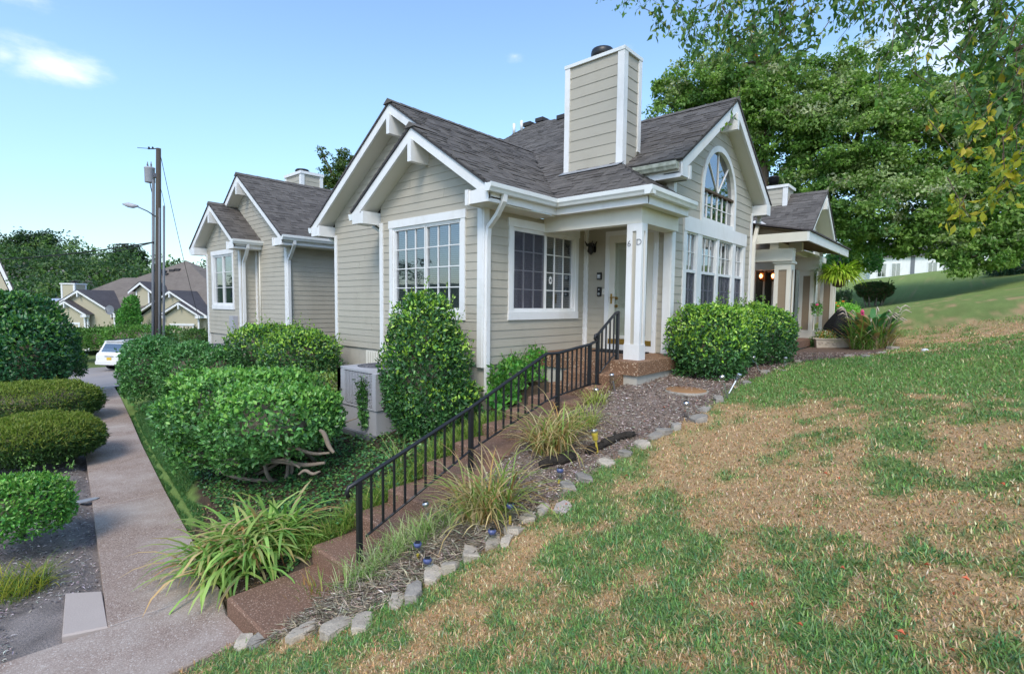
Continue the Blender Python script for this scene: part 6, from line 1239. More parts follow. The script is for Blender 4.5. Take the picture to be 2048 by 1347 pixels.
for f0, sg in ((.35, 1), (.55, -1), (.75, 1), (.95, -1)):
    c_ = s0_.lerp(s1_, f0)+Vector((0, 0, .14)); dd = (s1_-s0_).normalized(); b = B(); b.tube([c_+dd*sg*(.11-.09*j/16)*math.cos(j*.5)+Vector((0, 0, (.13-.10*j/16)*math.sin(j*.5))) for j in range(17)], .012, 5); b.build('scroll', 'planter', t)

# ---------------------------------------------------------------- edging stones
STN = [(485,1287,.25,.2,0,'lowest edging stone, tilted grey, by the walk'), (528,1272,.3,.6,1,'dark sunken edging stone, second up from the walk'), (605,1268,.27,.4,0,'third edging stone up from the walk, pale top'), (670,1262,.27,.2,0,'fourth edging stone up from the walk, blocky'), (725,1245,.25,.55,0,'fifth edging stone up from the walk'),
       (783,1208,.26,.5,0,'sixth edging stone up from the walk, raised block'), (832,1188,.24,.6,1,'dark edging stone, seventh up from the walk'), (862,1152,.28,.45,0,'pale topped edging stone behind a blue light, eighth up from the walk'), (905,1132,.26,.6,0,'ninth edging stone up from the walk, tan top'), (945,1108,.24,.7,0,'tenth edging stone up from the walk, narrow'), (980,1090,.22,.5,0,'eleventh edging stone up from the walk, beside a blue light'),
       (1022,1058,.28,.3,0,'square edging block below the yellow staked blue light'), (1015,1082,.2,.3,0,'low stone under the square edging block'), (1055,1036,.24,.7,0,'flat grey edging stone just up from the square block'), (1086,1018,.26,.6,0,'flat edging stone left of the loose pale stone'), (1122,1016,.27,.6,2,'loose smooth pale stone lying on the lawn side of the border'),
       (1140,972,.26,.6,1,'weathered edging stone below the dark log'), (1166,956,.26,.7,1,'flat weathered edging stone right of the middle blue light'), (1218,925,.26,.3,0,'blocky edging stone beside the yellow light with a white stem'), (1250,906,.25,.7,1,'dark edging stone below the long log tip'), (1287,890,.25,.8,0,'pale peaked edging stone right of the long log'),
       (1325,864,.24,.4,1,'grey block of the stone pair halfway up the border'), (1352,856,.2,.7,1,'angled stone of the pair halfway up the border'), (1312,872,.18,.2,1,'small flat stone left of the halfway pair'), (1395,838,.30,.9,1,'long flat edging slab by the leaning light and red leaf'), (1405,818,.2,.4,1,'rough dark stone behind the long flat slab'), (1437,802,.22,.5,1,'mossy edging stone near two leaning lights'),
       (1490,766,.26,.4,1,'edging stone below the leaning light by the bushes'), (1528,746,.26,.2,1,'edging stone in front of the farther clipped bush'), (1562,741,.2,.4,1,'low edging stone right of the farther clipped bush'), (1598,724,.24,.1,0,'tan block standing alone at the bend of the border'), (1695,713,.3,.2,0,'low pale stone at the mulch edge near the bed tip'), (1733,714,.24,.2,1,'flat stone right of the low pale stone near the bed tip'), (1762,707,.26,-.2,0,'grey stone at the bed tip below the cannas'), (1788,698,.26,-.5,1,'last grey stone at the far bed tip')]
STP = [(1.431, 3.905, -2.536), (1.550, 3.816, -2.497), (1.679, 3.471, -2.389), (1.777, 3.195, -2.291), (1.899, 3.042, -2.221), (2.104, 2.991, -2.158), (2.235, 2.878, -2.095), (2.431, 2.948, -2.066), (2.568, 2.859, -2.009), (2.735, 2.811, -1.959), (2.869, 2.752, -1.915), (3.107, 2.740, -1.859), (2.954, 2.641, -1.876), (3.287, 2.714, -1.815), (3.451, 2.677, -1.775), (3.519, 2.534, -1.746), (3.879, 2.695, -1.688), (4.057, 2.671, -1.651), (4.422, 2.608, -1.570), (4.659, 2.563, -1.515), (4.887, 2.475, -1.461), (5.251, 2.439, -1.383), (5.411, 2.357, -1.353), (5.133, 2.457, -1.408), (5.753, 2.254, -1.291), (6.112, 2.339, -1.241), (6.512, 2.294, -1.192), (7.694, 2.347, -1.099), (8.676, 2.368, -1.049), (9.011, 2.207, -1.025), (10.661, 2.313, -1.025), (11.854, 1.730, -0.962), (11.450, 1.374, -0.916), (12.443, 1.258, -0.907), (14.282, 1.212, -0.923)]
rs = random.Random(17)
for (px_, py_, s_, rz_, kind_, lab), P in zip(STN, STP):
    P = Vector(P)-Vector((rs.uniform(-.02, .02), rs.uniform(-.02, .02), .014)); hgt = rs.uniform(.048, .075) if kind_ != 2 else .04; s_ *= rs.uniform(.82, 1.12)
    if 'low' in lab or 'flat' in lab or 'sunken' in lab: hgt *= .7
    a0 = rz_+rs.uniform(-.4, .4); q = []
    base = [(-.5, -.32), (-.12, -.42), (.30, -.40), (.52, -.05), (.34, .34), (-.2, .38), (-.48, .2)]
    for u, v in base: u, v = u*s_*.82+rs.uniform(-.022, .022), v*s_*.66+rs.uniform(-.022, .022); q.append((math.cos(a0)*u-math.sin(a0)*v, math.sin(a0)*u+math.cos(a0)*v))
    b = B(); n_ = len(q); tx, ty = rs.uniform(-.2, .2), rs.uniform(-.22, .08); vs = []
    for sc_, z in ((1.0, -.09), (1.03, hgt*.45), (1.0, hgt*.86), (.90, hgt)): vs += [P+Vector((x*sc_+rs.uniform(-.006, .006), y*sc_+rs.uniform(-.006, .006), z+tx*x+ty*y+(rs.uniform(-.005, .005) if z > 0 else 0))) for x, y in q]
    c_ = P+Vector((0, 0, hgt+.004)); vs.append(c_)
    fs = [(l*n_+i, l*n_+(i+1) % n_, (l+1)*n_+(i+1) % n_, (l+1)*n_+i) for l in range(3) for i in range(n_)]+[(3*n_+i, 3*n_+(i+1) % n_, 4*n_) for i in range(n_)]
    b.add([(v.x, v.y, v.z) for v in vs], fs); o = b.build('edging_stone', {0: 'stone', 1: 'stone_dark', 2: 'pad'}[kind_])
    tag(o, lab, 'edging stone', 'stones edging the flower bed')

# ---------------------------------------------------------------- small things in the bed
def solar(P, label, kind, tilt=(0, 0), h=.26):
    P = Vector(P); t = thing('garden_light', P, label, 'garden light', 'solar garden lights'); up = Vector((tilt[0], tilt[1], 1)).normalized(); s_ = up.orthogonal().normalized(); u_ = up.cross(s_)
    def ring(b, prof, n=12):
        vs = [P+up*z+(s_*math.cos(2*math.pi*k/n)+u_*math.sin(2*math.pi*k/n))*r_ for r_, z in prof for k in range(n)]; b.add([tuple(v) for v in vs], [(i*n+k, i*n+(k+1) % n, i*n+n+(k+1) % n, i*n+n+k) for i in range(len(prof)-1) for k in range(n)]+[tuple(range(n))[::-1], tuple(range(len(vs)-n, len(vs)))]); return b
    capm = 'bluetop' if kind == 'blue' else 'steel'
    ring(B(), [(.012, -.08), (.012, h-.09)], 6).build('stake', 'yellowstake' if kind in ('blue', 'yellow') else 'steel', t)
    ring(B(), [(.026, h-.10), (.034, h-.04), (.034, h-.02)]).build('lens', 'glass_clear' if kind != 'yellow' else 'yellowstake', t)
    ring(B(), [(.025, h-.02), (.034, h-.005), (.034, h+.005), (.025, h+.018)]).build('cap', capm, t)
    b = B(); b.hexa([tuple(P+up*z+s_*x+u_*y) for z in (h+.018, h+.022) for x, y in ((-.02, -.02), (.02, -.02), (.02, .02), (-.02, .02))]); b.build('solar_cell', 'dark', t)
for P, lab, kd, tl, h in (((2.576, 3.290, -2.106), 'blue capped solar light in the striped liriope, lowest of the blue ones', 'blue', (-.1, -.1), .14), ((2.433, 2.992, -2.076), 'blue capped solar light just behind a pale edging stone', 'blue', (0, 0), .12), ((2.895, 2.755, -1.909), 'blue capped solar light low beside the eleventh edging stone', 'blue', (0, 0), .10), ((3.141, 2.782, -1.857), 'blue capped solar light on a yellow stake above the square edging block', 'blue', (0, 0), .18),
                          ((3.892, 2.831, -1.691), 'blue capped solar light beside the dark log', 'blue', (.1, 0), .12), ((4.546, 2.820, -1.538), 'solar light on a thin white stem beside the long log', 'yellow', (-.15, .1), .24), ((5.718, 2.339, -1.299), 'leaning steel solar light near the long flat slab', 'steel', (-.25, .1), .20), ((6.649, 2.231, -1.177), 'steel solar light leaning left at the lawn edge', 'steel', (-.2, .2), .30), ((6.957, 2.318, -1.149), 'steel solar light leaning right at the lawn edge', 'steel', (.45, -.35), .28),
                          ((8.894, 2.504, -1.051), 'steel solar light leaning in front of the farther clipped bush', 'steel', (-.4, .3), .26), ((9.700, 2.316, -1.028), 'steel solar light near the tan block at the bend', 'steel', (0, 0), .15), ((6.220, 3.599, -1.188), 'steel solar light beside the porch foundation', 'steel', (-.25, .1), .24), ((5.780, 3.626, -1.258), 'steel solar light in the clump by the railing foot', 'steel', (0, 0), .14), ((2.966, 3.611, -2.041), 'flat steel solar light beside the lower steps', 'steel', (-.1, .2), .20)):
    solar(P, lab, kd, tl, h)
def logthing(pts, rad, label):
    t = thing('log', pts[0], label, 'log', 'dark logs in the bed'); P = [Vector(p) for p in pts]; b = B(); q = []
    for i in range(len(P)-1):
        for k_ in range(4): q.append(P[i].lerp(P[i+1], k_/4)+Vector((rs.uniform(-.012, .012), rs.uniform(-.012, .012), rs.uniform(-.008, .012))))
    q.append(P[-1]); b.tube(q, [rad*(.75+.4*rs.random())*(.6 if i in (0, len(q)-1) else 1) for i in range(len(q))], 9); b.build('trunk_piece', 'log', t)
    for k_ in range(5): c_ = q[rs.randrange(1, len(q)-1)]; B().tube([c_, c_+Vector((rs.uniform(-.06, .06), rs.uniform(-.06, .06), rad*1.1))], [rad*.5, rad*.3], 6).build('bark_knob', 'log', t)
up_ = Vector((0, 0, .03))
logthing([Vector((4.052, 3.202, -1.661))+up_, Vector((4.179, 3.095, -1.625))+up_, Vector((4.337, 2.945, -1.587))+up_], .055, 'short dark log, lower of two along the bed')
logthing([Vector((4.452, 2.899, -1.561))+up_, Vector((4.659, 2.830, -1.510))+up_, Vector((4.850, 2.780, -1.468))+up_, Vector((5.027, 2.661, -1.431))+up_], .048, 'long dark log, upper of two along the bed')
MH = (6.794, 2.834, -1.158); t = thing('valve_cover', MH, 'round rusty brown valve cover flush in the mulch by the porch', 'valve cover'); b = B(); b.lathe([(.27, -.05), (.27, .015), (.25, .022), (.02, .024)], MH, 26); b.build('lid', 'rustlid', t); b = B(); b.lathe([(.275, -.04), (.30, -.04), (.30, .012), (.275, .012)], MH, 26); b.build('rim', 'stone_dark', t)
for P in ((5.836, 2.686, -1.275), (5.919, 2.680, -1.262), (5.825, 2.414, -1.281), (6.275, 2.459, -1.220), (5.342, 2.694, -1.363), (3.519, 2.467, -1.736), (3.099, 0.657, -1.432), (2.609, 0.718, -1.510), (4.767, 1.808, -1.428), (4.273, 0.628, -1.273), (4.360, 0.721, -1.280), (2.568, -0.009, -1.364), (2.938, -0.015, -1.305), (3.082, -0.068, -1.277), (2.593, 0.127, -1.379), (2.551, 0.147, -1.389), (2.536, 0.515, -1.472), (3.186, 0.106, -1.300), (4.257, -0.219, -1.106), (4.161, 2.282, -1.604), (2.807, 3.034, -1.985), (2.577, 3.873, -2.225), (3.114, 0.776, -1.457), (3.048, 0.405, -1.381), (4.897, -0.111, -1.037)):
    P = Vector(P); s_ = rs.uniform(.014, .028); a = rs.uniform(0, 6.28); b = B(); d_ = Vector((math.cos(a), math.sin(a), .15)); n_ = Vector((-math.sin(a), math.cos(a), .1)); P += Vector((0, 0, .045))
    b.add([P, P+d_*s_*.6+n_*s_*.45+up_*.3, P+d_*s_*1.3, P+d_*s_*.6-n_*s_*.45+up_*.5, P+d_*s_*.6], [(0, 4, 1), (1, 4, 2), (2, 4, 3), (3, 4, 0)]); tag(b.build('fallen_leaf', 'leafred'), 'small fallen orange red leaf lying on the ground', 'leaf', 'fallen leaves')
P = (11.648, 0.545, -0.759); tag(B().lathe([(.05, -.02), (.055, .02), (.035, .045), (.003, .05)], P, 10).build('ball', 'white'), 'small white ball on the lawn beyond the bed tip', 'ball')
P = Vector((1.210, 8.436, -2.611)); b = B(); b.prism([P+Vector((.10*math.cos(k_*.7)*1.6, .06*math.sin(k_*.7), .006)) for k_ in range(9)], (0, 0, .012)); tag(b.build('stepping_stone', 'flash'), 'small pale round disc at the walk edge in the grey mulch', 'disc')
# garden hose free bare stems of climbing vine on the porch base
for i, (c_, lab, nn) in enumerate((((6.0, 5.28, -1.15), 'ivy climbing the foundation by the crawl vent', 260), ((6.5, 5.2, -1.05), 'leafy vine between the porch base and the steps', 320), ((5.55, 5.1, -1.35), 'large leaved plant beside the near downspout foot', 120))):
    bush('vine', lab, [(c_, (.28, .12, .28 if i < 2 else .2))], nn, .06 if i < 2 else .11, [(.06, .19, .04), (.10, .25, .05), (.15, .3, .06)], 240+i, 'vine', None, mat='leaf', core=False, aspect=.7, stems=[([(c_[0], c_[1], c_[2]-.4), (c_[0]+.08, c_[1]+.02, c_[2]), (c_[0]+.05, c_[1]+.1, c_[2]+.45)], [.008, .007, .004])])
bush('vine', 'ivy sprig climbing the grey air conditioner cabinet', [((4.20, 6.66, -1.62), (.03, .07, .34))], 190, .06, DKB, 245, 'vine', None, core=False, aspect=.7)

# ---------------------------------------------------------------- ground cover, mulch, turf
def scatter_region(n, xr, yr, test, seed):
    r = np.random.default_rng(seed); x = r.uniform(*xr, n); y = r.uniform(*yr, n); k_ = test(x, y); return x[k_], y[k_], r
# ivy carpet
x, y, r = scatter_region(26000, (1.7, 6.2), (4.5, 9.2), lambda x, y: (x > swr(y)+.26+.06*(y > 6)) & (y > 4.53+.05*np.sin(x*5)) & (x < 5.45-.0*y+1.2*(y > 8.2)) & ~((x > 4.2) & (x < 5.2) & (y > 6.35) & (y < 7.45)) & ((y > 5.15) | (x > 3.4) | (vnoise(np.stack([x, y], 1)*6, 4) > .3)), 301)
m = len(x); P = np.stack([x, y, Hs(x, y)+r.uniform(.0, .10, m)*fbm(np.stack([x, y], 1)*3, 6, 2)*1.6], 1); D = unit(r.normal(0, 1, (m, 3))*[1, 1, .35]); N = unit(r.normal(0, .45, (m, 3))+[0, 0, 1]); sz = r.uniform(.03, .058, m)
V, F, C = leafmesh(P, D, N, sz, sz*.75, pal(m, [(.06, .18, .06), (.085, .23, .075), (.12, .29, .08), (.045, .14, .05), (.18, .3, .08)], .15, None, r), .2); npmesh('ivy_ground_cover', V, F, 'leaf_gloss', None, C, False, 'stuff')
# liriope fringe left of the steps
x, y, r = scatter_region(9000, (2.2, 5.0), (4.5, 5.3), lambda x, y: (y < 4.62+.42*fbm(np.stack([x*2, y*0], 1), 3, 2)) , 302)
m = min(len(x), 5200); x, y = x[:m], y[:m]; P = np.stack([x, y, Hs(x, y)-.02], 1); V, F, C = blades(P, r.uniform(0, 6.28, m), r.uniform(.16, .34, m), r.uniform(.005, .010, m), r.uniform(.8, 2.2, m), pal(m, [(.10, .22, .03), (.16, .28, .045), (.24, .33, .06), (.33, .36, .10)], .14, None, r), 4, r.uniform(.8, 1.45, m)[:, None]); npmesh('liriope_fringe', V, F, 'grass', None, C, False, 'stuff')
# wood chips and dead stems
def chips(name, n, xr, yr, test, seed, cols, L=(.02, .06), W=(.004, .012)):
    x, y, r = scatter_region(n, xr, yr, test, seed); m = len(x); P = np.stack([x, y, Hs(x, y)+r.uniform(.004, .022, m)], 1); D = unit(r.normal(0, 1, (m, 3))*[1, 1, .28]); N = unit(r.normal(0, .4, (m, 3))+[0, 0, 1]); V, F, C = leafmesh(P, D, N, r.uniform(*L, m), r.uniform(*W, m), pal(m, cols, .2, None, r), .5); npmesh(name, V, F, 'chips', None, C, False, 'stuff')
near = lambda x, y: np.random.default_rng(5).random(len(x)) < np.clip((4.2/np.hypot(x, y))**1.6, .05, 1)
chips('bark_mulch', 110000, (1.4, 13), (1.2, 4.2), lambda x, y: (y > ystone(x)+.03) & (y < np.where(x < 6.55, 3.69, 3.7)) & near(x, y), 303, [(.42, .34, .30), (.28, .21, .18), (.55, .47, .42), (.13, .09, .07), (.66, .59, .53), (.34, .23, .17)])
chips('straw_mulch', 14000, (1.45, 3.4), (2.7, 3.75), lambda x, y: (y > ystone(x)+.0) & (y < 3.72), 304, [(.50, .44, .34), (.58, .51, .40), (.36, .31, .24), (.24, .2, .15)], (.05, .16), (.003, .006))
chips('grey_mulch', 60000, (-2, 1.9), (5.0, 15), lambda x, y: (x < swl(y)-.02) & near(x, y) & ~((x > .3) & (x < .95) & (y < 5.8)), 305, [(.44, .40, .39), (.30, .265, .26), (.58, .54, .53), (.15, .125, .12)])
chips('leaf_litter', 30000, (1.6, 3.4), (4.6, 14), lambda x, y: (x > swr(y)+.02) & (x < swr(y)+.75) & ((y < 6.9) | (x > swr(y)+.5)) & near(x, y), 308, [(.34, .26, .20), (.22, .16, .12), (.42, .32, .22), (.12, .085, .065), (.45, .28, .14)])
# turf: blades thick near the walk's end of the lawn, thinning with distance
r = np.random.default_rng(306); n_ = 420000; th = r.uniform(-.085, 1.42, n_); rad = 1.25*np.exp(r.random(n_)**.92*np.log(19/1.25)); x, y = rad*np.cos(th), rad*np.sin(th)
kk = np.where(x > .9, y < ystone(np.clip(x, .9, 17))+.03+.10*(r.random(n_) < .35), y < 4.04) & (x < 17); kk &= ~((x > 15.4) & (y > 1.8)); x, y, rad = x[kk], y[kk], rad[kk]; m = len(x)
d = dryness(x, y); isdry = r.random(m) < np.clip(d*.92+.06, 0, 1)
col = np.where(isdry[:, None], pal(m, [(.68, .44, .25), (.58, .35, .18), (.80, .60, .40), (.42, .235, .11), (.40, .34, .16)], .26, None, r), pal(m, [(.15, .30, .08), (.22, .37, .09), (.10, .22, .09), (.34, .43, .16), (.24, .34, .17)], .28, None, r)); sg = (1-d)
gl_ = sst(.25, .0, d)[:, None]; col = col*(1-gl_*.25)+np.array((.10, .28, .085))*gl_*.25
fg = (sst(5, 9, rad)*.55)[:, None]*(~isdry)[:, None]; col = col*(1-fg)+np.array((.20, .36, .08))*fg
Lb = r.uniform(.022, .056, m)*(.75+.45*sg)*np.clip(.85+rad*.03, .8, 1.4); Wb = np.clip(.0036+.00095*rad, .0045, .016)*r.uniform(.7, 1.3, m); P = np.stack([x, y, Hs(x, y)-.006], 1)
V, F, C = blades(P, r.uniform(0, 6.28, m), Lb, Wb, r.uniform(.2, 1.9, m), col, 2, r.uniform(.25, 1.4, m)[:, None]); npmesh('lawn_grass', V, F, 'grass', None, C, False, 'stuff')
x, y, r = scatter_region(190000, (1.7, 3.6), (6.4, 14.2), lambda x, y: (x > swr(y)+.02) & (x < swr(y)+.08+.62*np.clip((y-6.4)/4, 0, 1)+.1*np.sin(y*4)), 307); m = len(x); P = np.stack([x, y, Hs(x, y)-.01], 1)
V, F, C = blades(P, r.uniform(0, 6.28, m), r.uniform(.03, .07, m), r.uniform(.005, .010, m), r.uniform(.2, 1.5, m), pal(m, [(.06, .17, .055), (.085, .21, .06), (.13, .23, .07)], .16, None, r), 2, r.uniform(.5, 1.4, m)[:, None]); npmesh('verge_grass', V, F, 'grass', None, C, False, 'stuff')

# ---------------------------------------------------------------- trees
def crown(parent, lobes, n, size, cols, seed, clumps=70, cr=.30, mat='leaf', aspect=.6, droop=.2, wts=None, topcols=None, name='crown', fill=.45):
    """leaf clumps spread through lobes ((x,y,z), r)"""
    r = np.random.default_rng(seed); w = np.array([q**2 for _, q in lobes]); w = w/w.sum(); Ps, Cs, Ns = [], [], []
    for (c, q), wi in zip(lobes, w):
        nc = max(6, int(clumps*len(lobes)*wi)); d = unit(r.normal(0, 1, (nc, 3))); rr = q*(1-fill*r.random(nc)**1.5)*(1+.22*(fbm(d*2+seed, seed, 2)-.5)*2); cc = np.array(c)+d*rr[:, None]*np.array([1, 1, .85]); per = max(3, int(n*wi/nc)); pr = cr*q**.4*r.uniform(.5, 1.35, nc)
        o = r.normal(0, 1, (nc, per, 3)); o = o/np.linalg.norm(o, axis=2, keepdims=True)*r.random((nc, per, 1))**.55; P = cc[:, None]+o*pr[:, None, None]*np.array([1.15, 1.15, .62])
        bc = np.array(cols)[r.choice(len(cols), nc, p=wts)]
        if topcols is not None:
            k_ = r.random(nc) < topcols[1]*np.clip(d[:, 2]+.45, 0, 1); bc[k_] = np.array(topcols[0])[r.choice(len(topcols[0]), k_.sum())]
        Ps.append(P.reshape(-1, 3)); Cs.append(np.repeat(bc, per, 0)*(1+r.normal(0, .2, (nc*per, 1)))); Ns.append(np.repeat(d, per, 0))
    P = np.concatenate(Ps); C = np.clip(np.concatenate(Cs), .004, 1); N0 = np.concatenate(Ns); m = len(P); D = unit(r.normal(0, .8, (m, 3))+N0*.3+np.array([0, 0, -droop])); N = unit(N0*.5+r.normal(0, .6, (m, 3))+[0, 0, .5]); sz = size*r.uniform(.6, 1.3, m)
    V, F, CC = leafmesh(P, D, N, sz, sz*aspect, C, .22); return npmesh(name, V, F, mat, parent, CC, False, 'stuff')
def tree(name, label, base, trunk, lobes, n, size, cols, seed, r0=.28, group=None, limbs=True, **kw):
    t = thing(name, base, label, 'tree', group); rt = random.Random(seed); pts = [Vector(base)-Vector((0, 0, .4))]+[Vector(p) for p in trunk]
    B().tube(pts, [r0*(1-.75*i/(len(pts)-1)) for i in range(len(pts))], 12).build('trunk', 'bark', t)
    if limbs:
        for c, q in lobes:
            c = Vector(c); k_ = min(range(1, len(pts)), key=lambda i: (pts[i]-c).length+max(0, pts[i].z-c.z)*1.5); a = pts[k_]
            for j in range(2): e = c+Vector((rt.uniform(-.4, .4), rt.uniform(-.4, .4), rt.uniform(-.2, .4)))*q; mid = a.lerp(e, .5)+Vector((rt.uniform(-.2, .2), rt.uniform(-.2, .2), rt.uniform(-.1, .25)))*q*.6; B().tube([a, mid, e], [r0*.28, r0*.17, .012], 7).build('limb', 'bark', t)
    crown(t, lobes, n, size, cols, seed, **kw); return t
MAP = [(.13, .25, .05), (.165, .29, .06), (.205, .33, .07), (.25, .38, .09), (.10, .20, .05)]
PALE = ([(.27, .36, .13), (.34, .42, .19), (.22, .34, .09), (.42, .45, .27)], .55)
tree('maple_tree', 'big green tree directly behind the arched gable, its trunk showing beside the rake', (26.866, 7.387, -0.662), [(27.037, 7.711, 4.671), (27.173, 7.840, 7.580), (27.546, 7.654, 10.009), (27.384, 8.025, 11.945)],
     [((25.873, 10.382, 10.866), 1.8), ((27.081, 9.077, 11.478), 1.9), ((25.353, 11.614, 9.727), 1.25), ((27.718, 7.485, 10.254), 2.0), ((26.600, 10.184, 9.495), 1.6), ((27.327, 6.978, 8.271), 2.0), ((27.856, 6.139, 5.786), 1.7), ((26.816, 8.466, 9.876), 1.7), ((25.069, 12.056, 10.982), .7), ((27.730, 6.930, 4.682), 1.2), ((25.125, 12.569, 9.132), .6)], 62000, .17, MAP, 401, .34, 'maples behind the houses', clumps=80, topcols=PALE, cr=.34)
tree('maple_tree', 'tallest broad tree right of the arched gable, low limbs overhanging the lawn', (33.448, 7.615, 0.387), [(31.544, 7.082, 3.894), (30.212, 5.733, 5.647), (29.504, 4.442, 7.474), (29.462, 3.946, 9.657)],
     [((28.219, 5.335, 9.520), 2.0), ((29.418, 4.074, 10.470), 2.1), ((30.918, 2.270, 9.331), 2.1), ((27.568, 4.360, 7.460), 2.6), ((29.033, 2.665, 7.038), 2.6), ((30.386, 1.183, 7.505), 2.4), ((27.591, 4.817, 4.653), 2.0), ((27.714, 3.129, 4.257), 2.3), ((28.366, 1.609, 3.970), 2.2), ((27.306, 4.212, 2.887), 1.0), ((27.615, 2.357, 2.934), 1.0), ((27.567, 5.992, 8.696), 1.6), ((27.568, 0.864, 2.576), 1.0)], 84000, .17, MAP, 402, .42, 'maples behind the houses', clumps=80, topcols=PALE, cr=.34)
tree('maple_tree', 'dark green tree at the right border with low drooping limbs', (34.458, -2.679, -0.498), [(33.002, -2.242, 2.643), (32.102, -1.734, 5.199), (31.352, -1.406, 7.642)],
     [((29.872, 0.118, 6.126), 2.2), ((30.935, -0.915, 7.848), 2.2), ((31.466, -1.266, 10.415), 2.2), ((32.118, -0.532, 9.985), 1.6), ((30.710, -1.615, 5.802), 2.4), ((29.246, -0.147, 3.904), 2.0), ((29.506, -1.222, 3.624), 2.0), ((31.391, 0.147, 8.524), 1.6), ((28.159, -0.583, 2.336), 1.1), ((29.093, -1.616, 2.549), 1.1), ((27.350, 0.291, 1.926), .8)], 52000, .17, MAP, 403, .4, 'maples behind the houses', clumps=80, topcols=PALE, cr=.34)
tree('maple_tree', 'tree crown rising behind the left chimney, between the two left roofs', (14.259, 24.715, 0.096), [(14.389, 24.874, 3.238), (14.531, 24.968, 5.857)], [((14.395, 25.210, 6.771), .85), ((14.893, 24.674, 7.041), .75), ((14.937, 24.523, 5.995), .9), ((13.987, 25.612, 6.163), .5), ((13.968, 25.793, 7.811), .28), ((14.746, 24.903, 7.692), .35)], 7000, .13, [(.05, .10, .025), (.08, .14, .03), (.12, .16, .04)], 404, .2, 'maples behind the houses', clumps=40, cr=.3)
# shrubs and small trees below the big trees by the white house
bush('bush', 'loose light green tree scrub behind the hanging fern below the big trees', [((35.959, 5.003, 2.695), (1.1, 1.1, .8)), ((35.267, 5.748, 2.306), (.9, .9, .7))], 3600, .2, [(.08, .17, .05), (.11, .21, .07), (.16, .25, .1)], 405, 'bush', None, mat='leaf', core=False)
bush('bush', 'dark spreading juniper at the right border on the slope', [((36.935, -2.201, 2.100), (1.6, 1.6, .55))], 3600, .16, [(.015, .04, .03), (.025, .06, .04)], 406, 'bush', None, mat='leaf', aspect=.3)
# overhanging tree near the camera: trunk off to the right, limbs and drooping twigs in view
ob = (7.2, -4.6, gz(7.2, -4.6)); to = thing('overhanging_tree', ob, 'tree overhanging from the upper right, drooping twigs with green and yellow leaves', 'tree')
B().tube([ob, (7.1, -4.4, 1.5), (6.9, -4.0, 3.6), (6.6, -3.4, 5.4)], [.24, .2, .16, .09], 12).build('trunk', 'bark', to)
LB = [[(6.9, -4.0, 3.6), (9.185, -0.627, 3.842), (8.279, 0.103, 3.941), (7.723, 1.062, 4.239), (7.189, 1.982, 4.394), (6.649, 2.909, 4.551)], [(6.8, -3.8, 3.4), (8.350, -0.669, 3.036), (7.834, -0.113, 2.757)], [(7.0, -4.2, 2.6), (8.342, -0.765, 1.951), (7.865, -0.402, 1.698)], [(6.6, -3.4, 5.0), (10.572, -0.052, 5.656), (9.243, 1.605, 5.708), (7.959, 3.030, 5.467), (6.814, 4.278, 5.007)]]
for pts in LB: B().tube(pts, [.09*(1-.85*i/(len(pts)-1)) for i in range(len(pts))], 8).build('limb', 'bark', to)
r = np.random.default_rng(410); VV, FF, CC, off = [], [], [], 0; tw = B()
ZN = [  # quads of twig tips: corners (upper left, upper right, lower left, lower right), count, leaf length, leaves per twig
    (((6.420, 3.130, 4.164), (7.258, 1.872, 4.054), (6.390, 3.093, 3.428), (7.209, 1.812, 2.875)), 72, .062, 20, 0), (((6.643, 4.293, 4.721), (7.344, 3.502, 4.732), (6.624, 4.269, 4.249), (7.310, 3.460, 3.896)), 12, .055, 12, 0), (((7.063, 1.934, 3.989), (8.019, 0.542, 3.882), (7.035, 1.900, 3.317), (7.986, 0.502, 3.083)), 46, .062, 20, 0), (((6.820, 2.618, 3.531), (7.032, 2.378, 3.534), (6.864, 2.472, 2.540), (6.965, 2.345, 2.414)), 3, .05, 16, 0),
    (((7.718, 0.568, 3.754), (8.010, -0.391, 3.512), (7.682, 0.524, 2.896), (7.929, -0.490, 1.539)), 70, .068, 22, 0), (((7.590, 0.280, 2.413), (7.813, -0.447, 2.192), (7.572, 0.257, 1.971), (7.766, -0.505, 1.040)), 30, .066, 20, .1), (((7.128, 0.270, 1.605), (7.438, -0.378, 1.655), (7.155, 0.221, 1.422), (7.440, -0.454, 0.900)), 12, .068, 16, .85), (((7.263, 1.226, 3.692), (8.385, -0.039, 3.710), (7.213, 1.164, 2.470), (8.314, -0.128, 1.964)), 14, .06, 14, .1), (((7.173, 0.161, 1.004), (7.314, -0.149, 1.015), (7.169, 0.157, 0.925), (7.307, -0.158, 0.835)), 5, .066, 12, .95)]
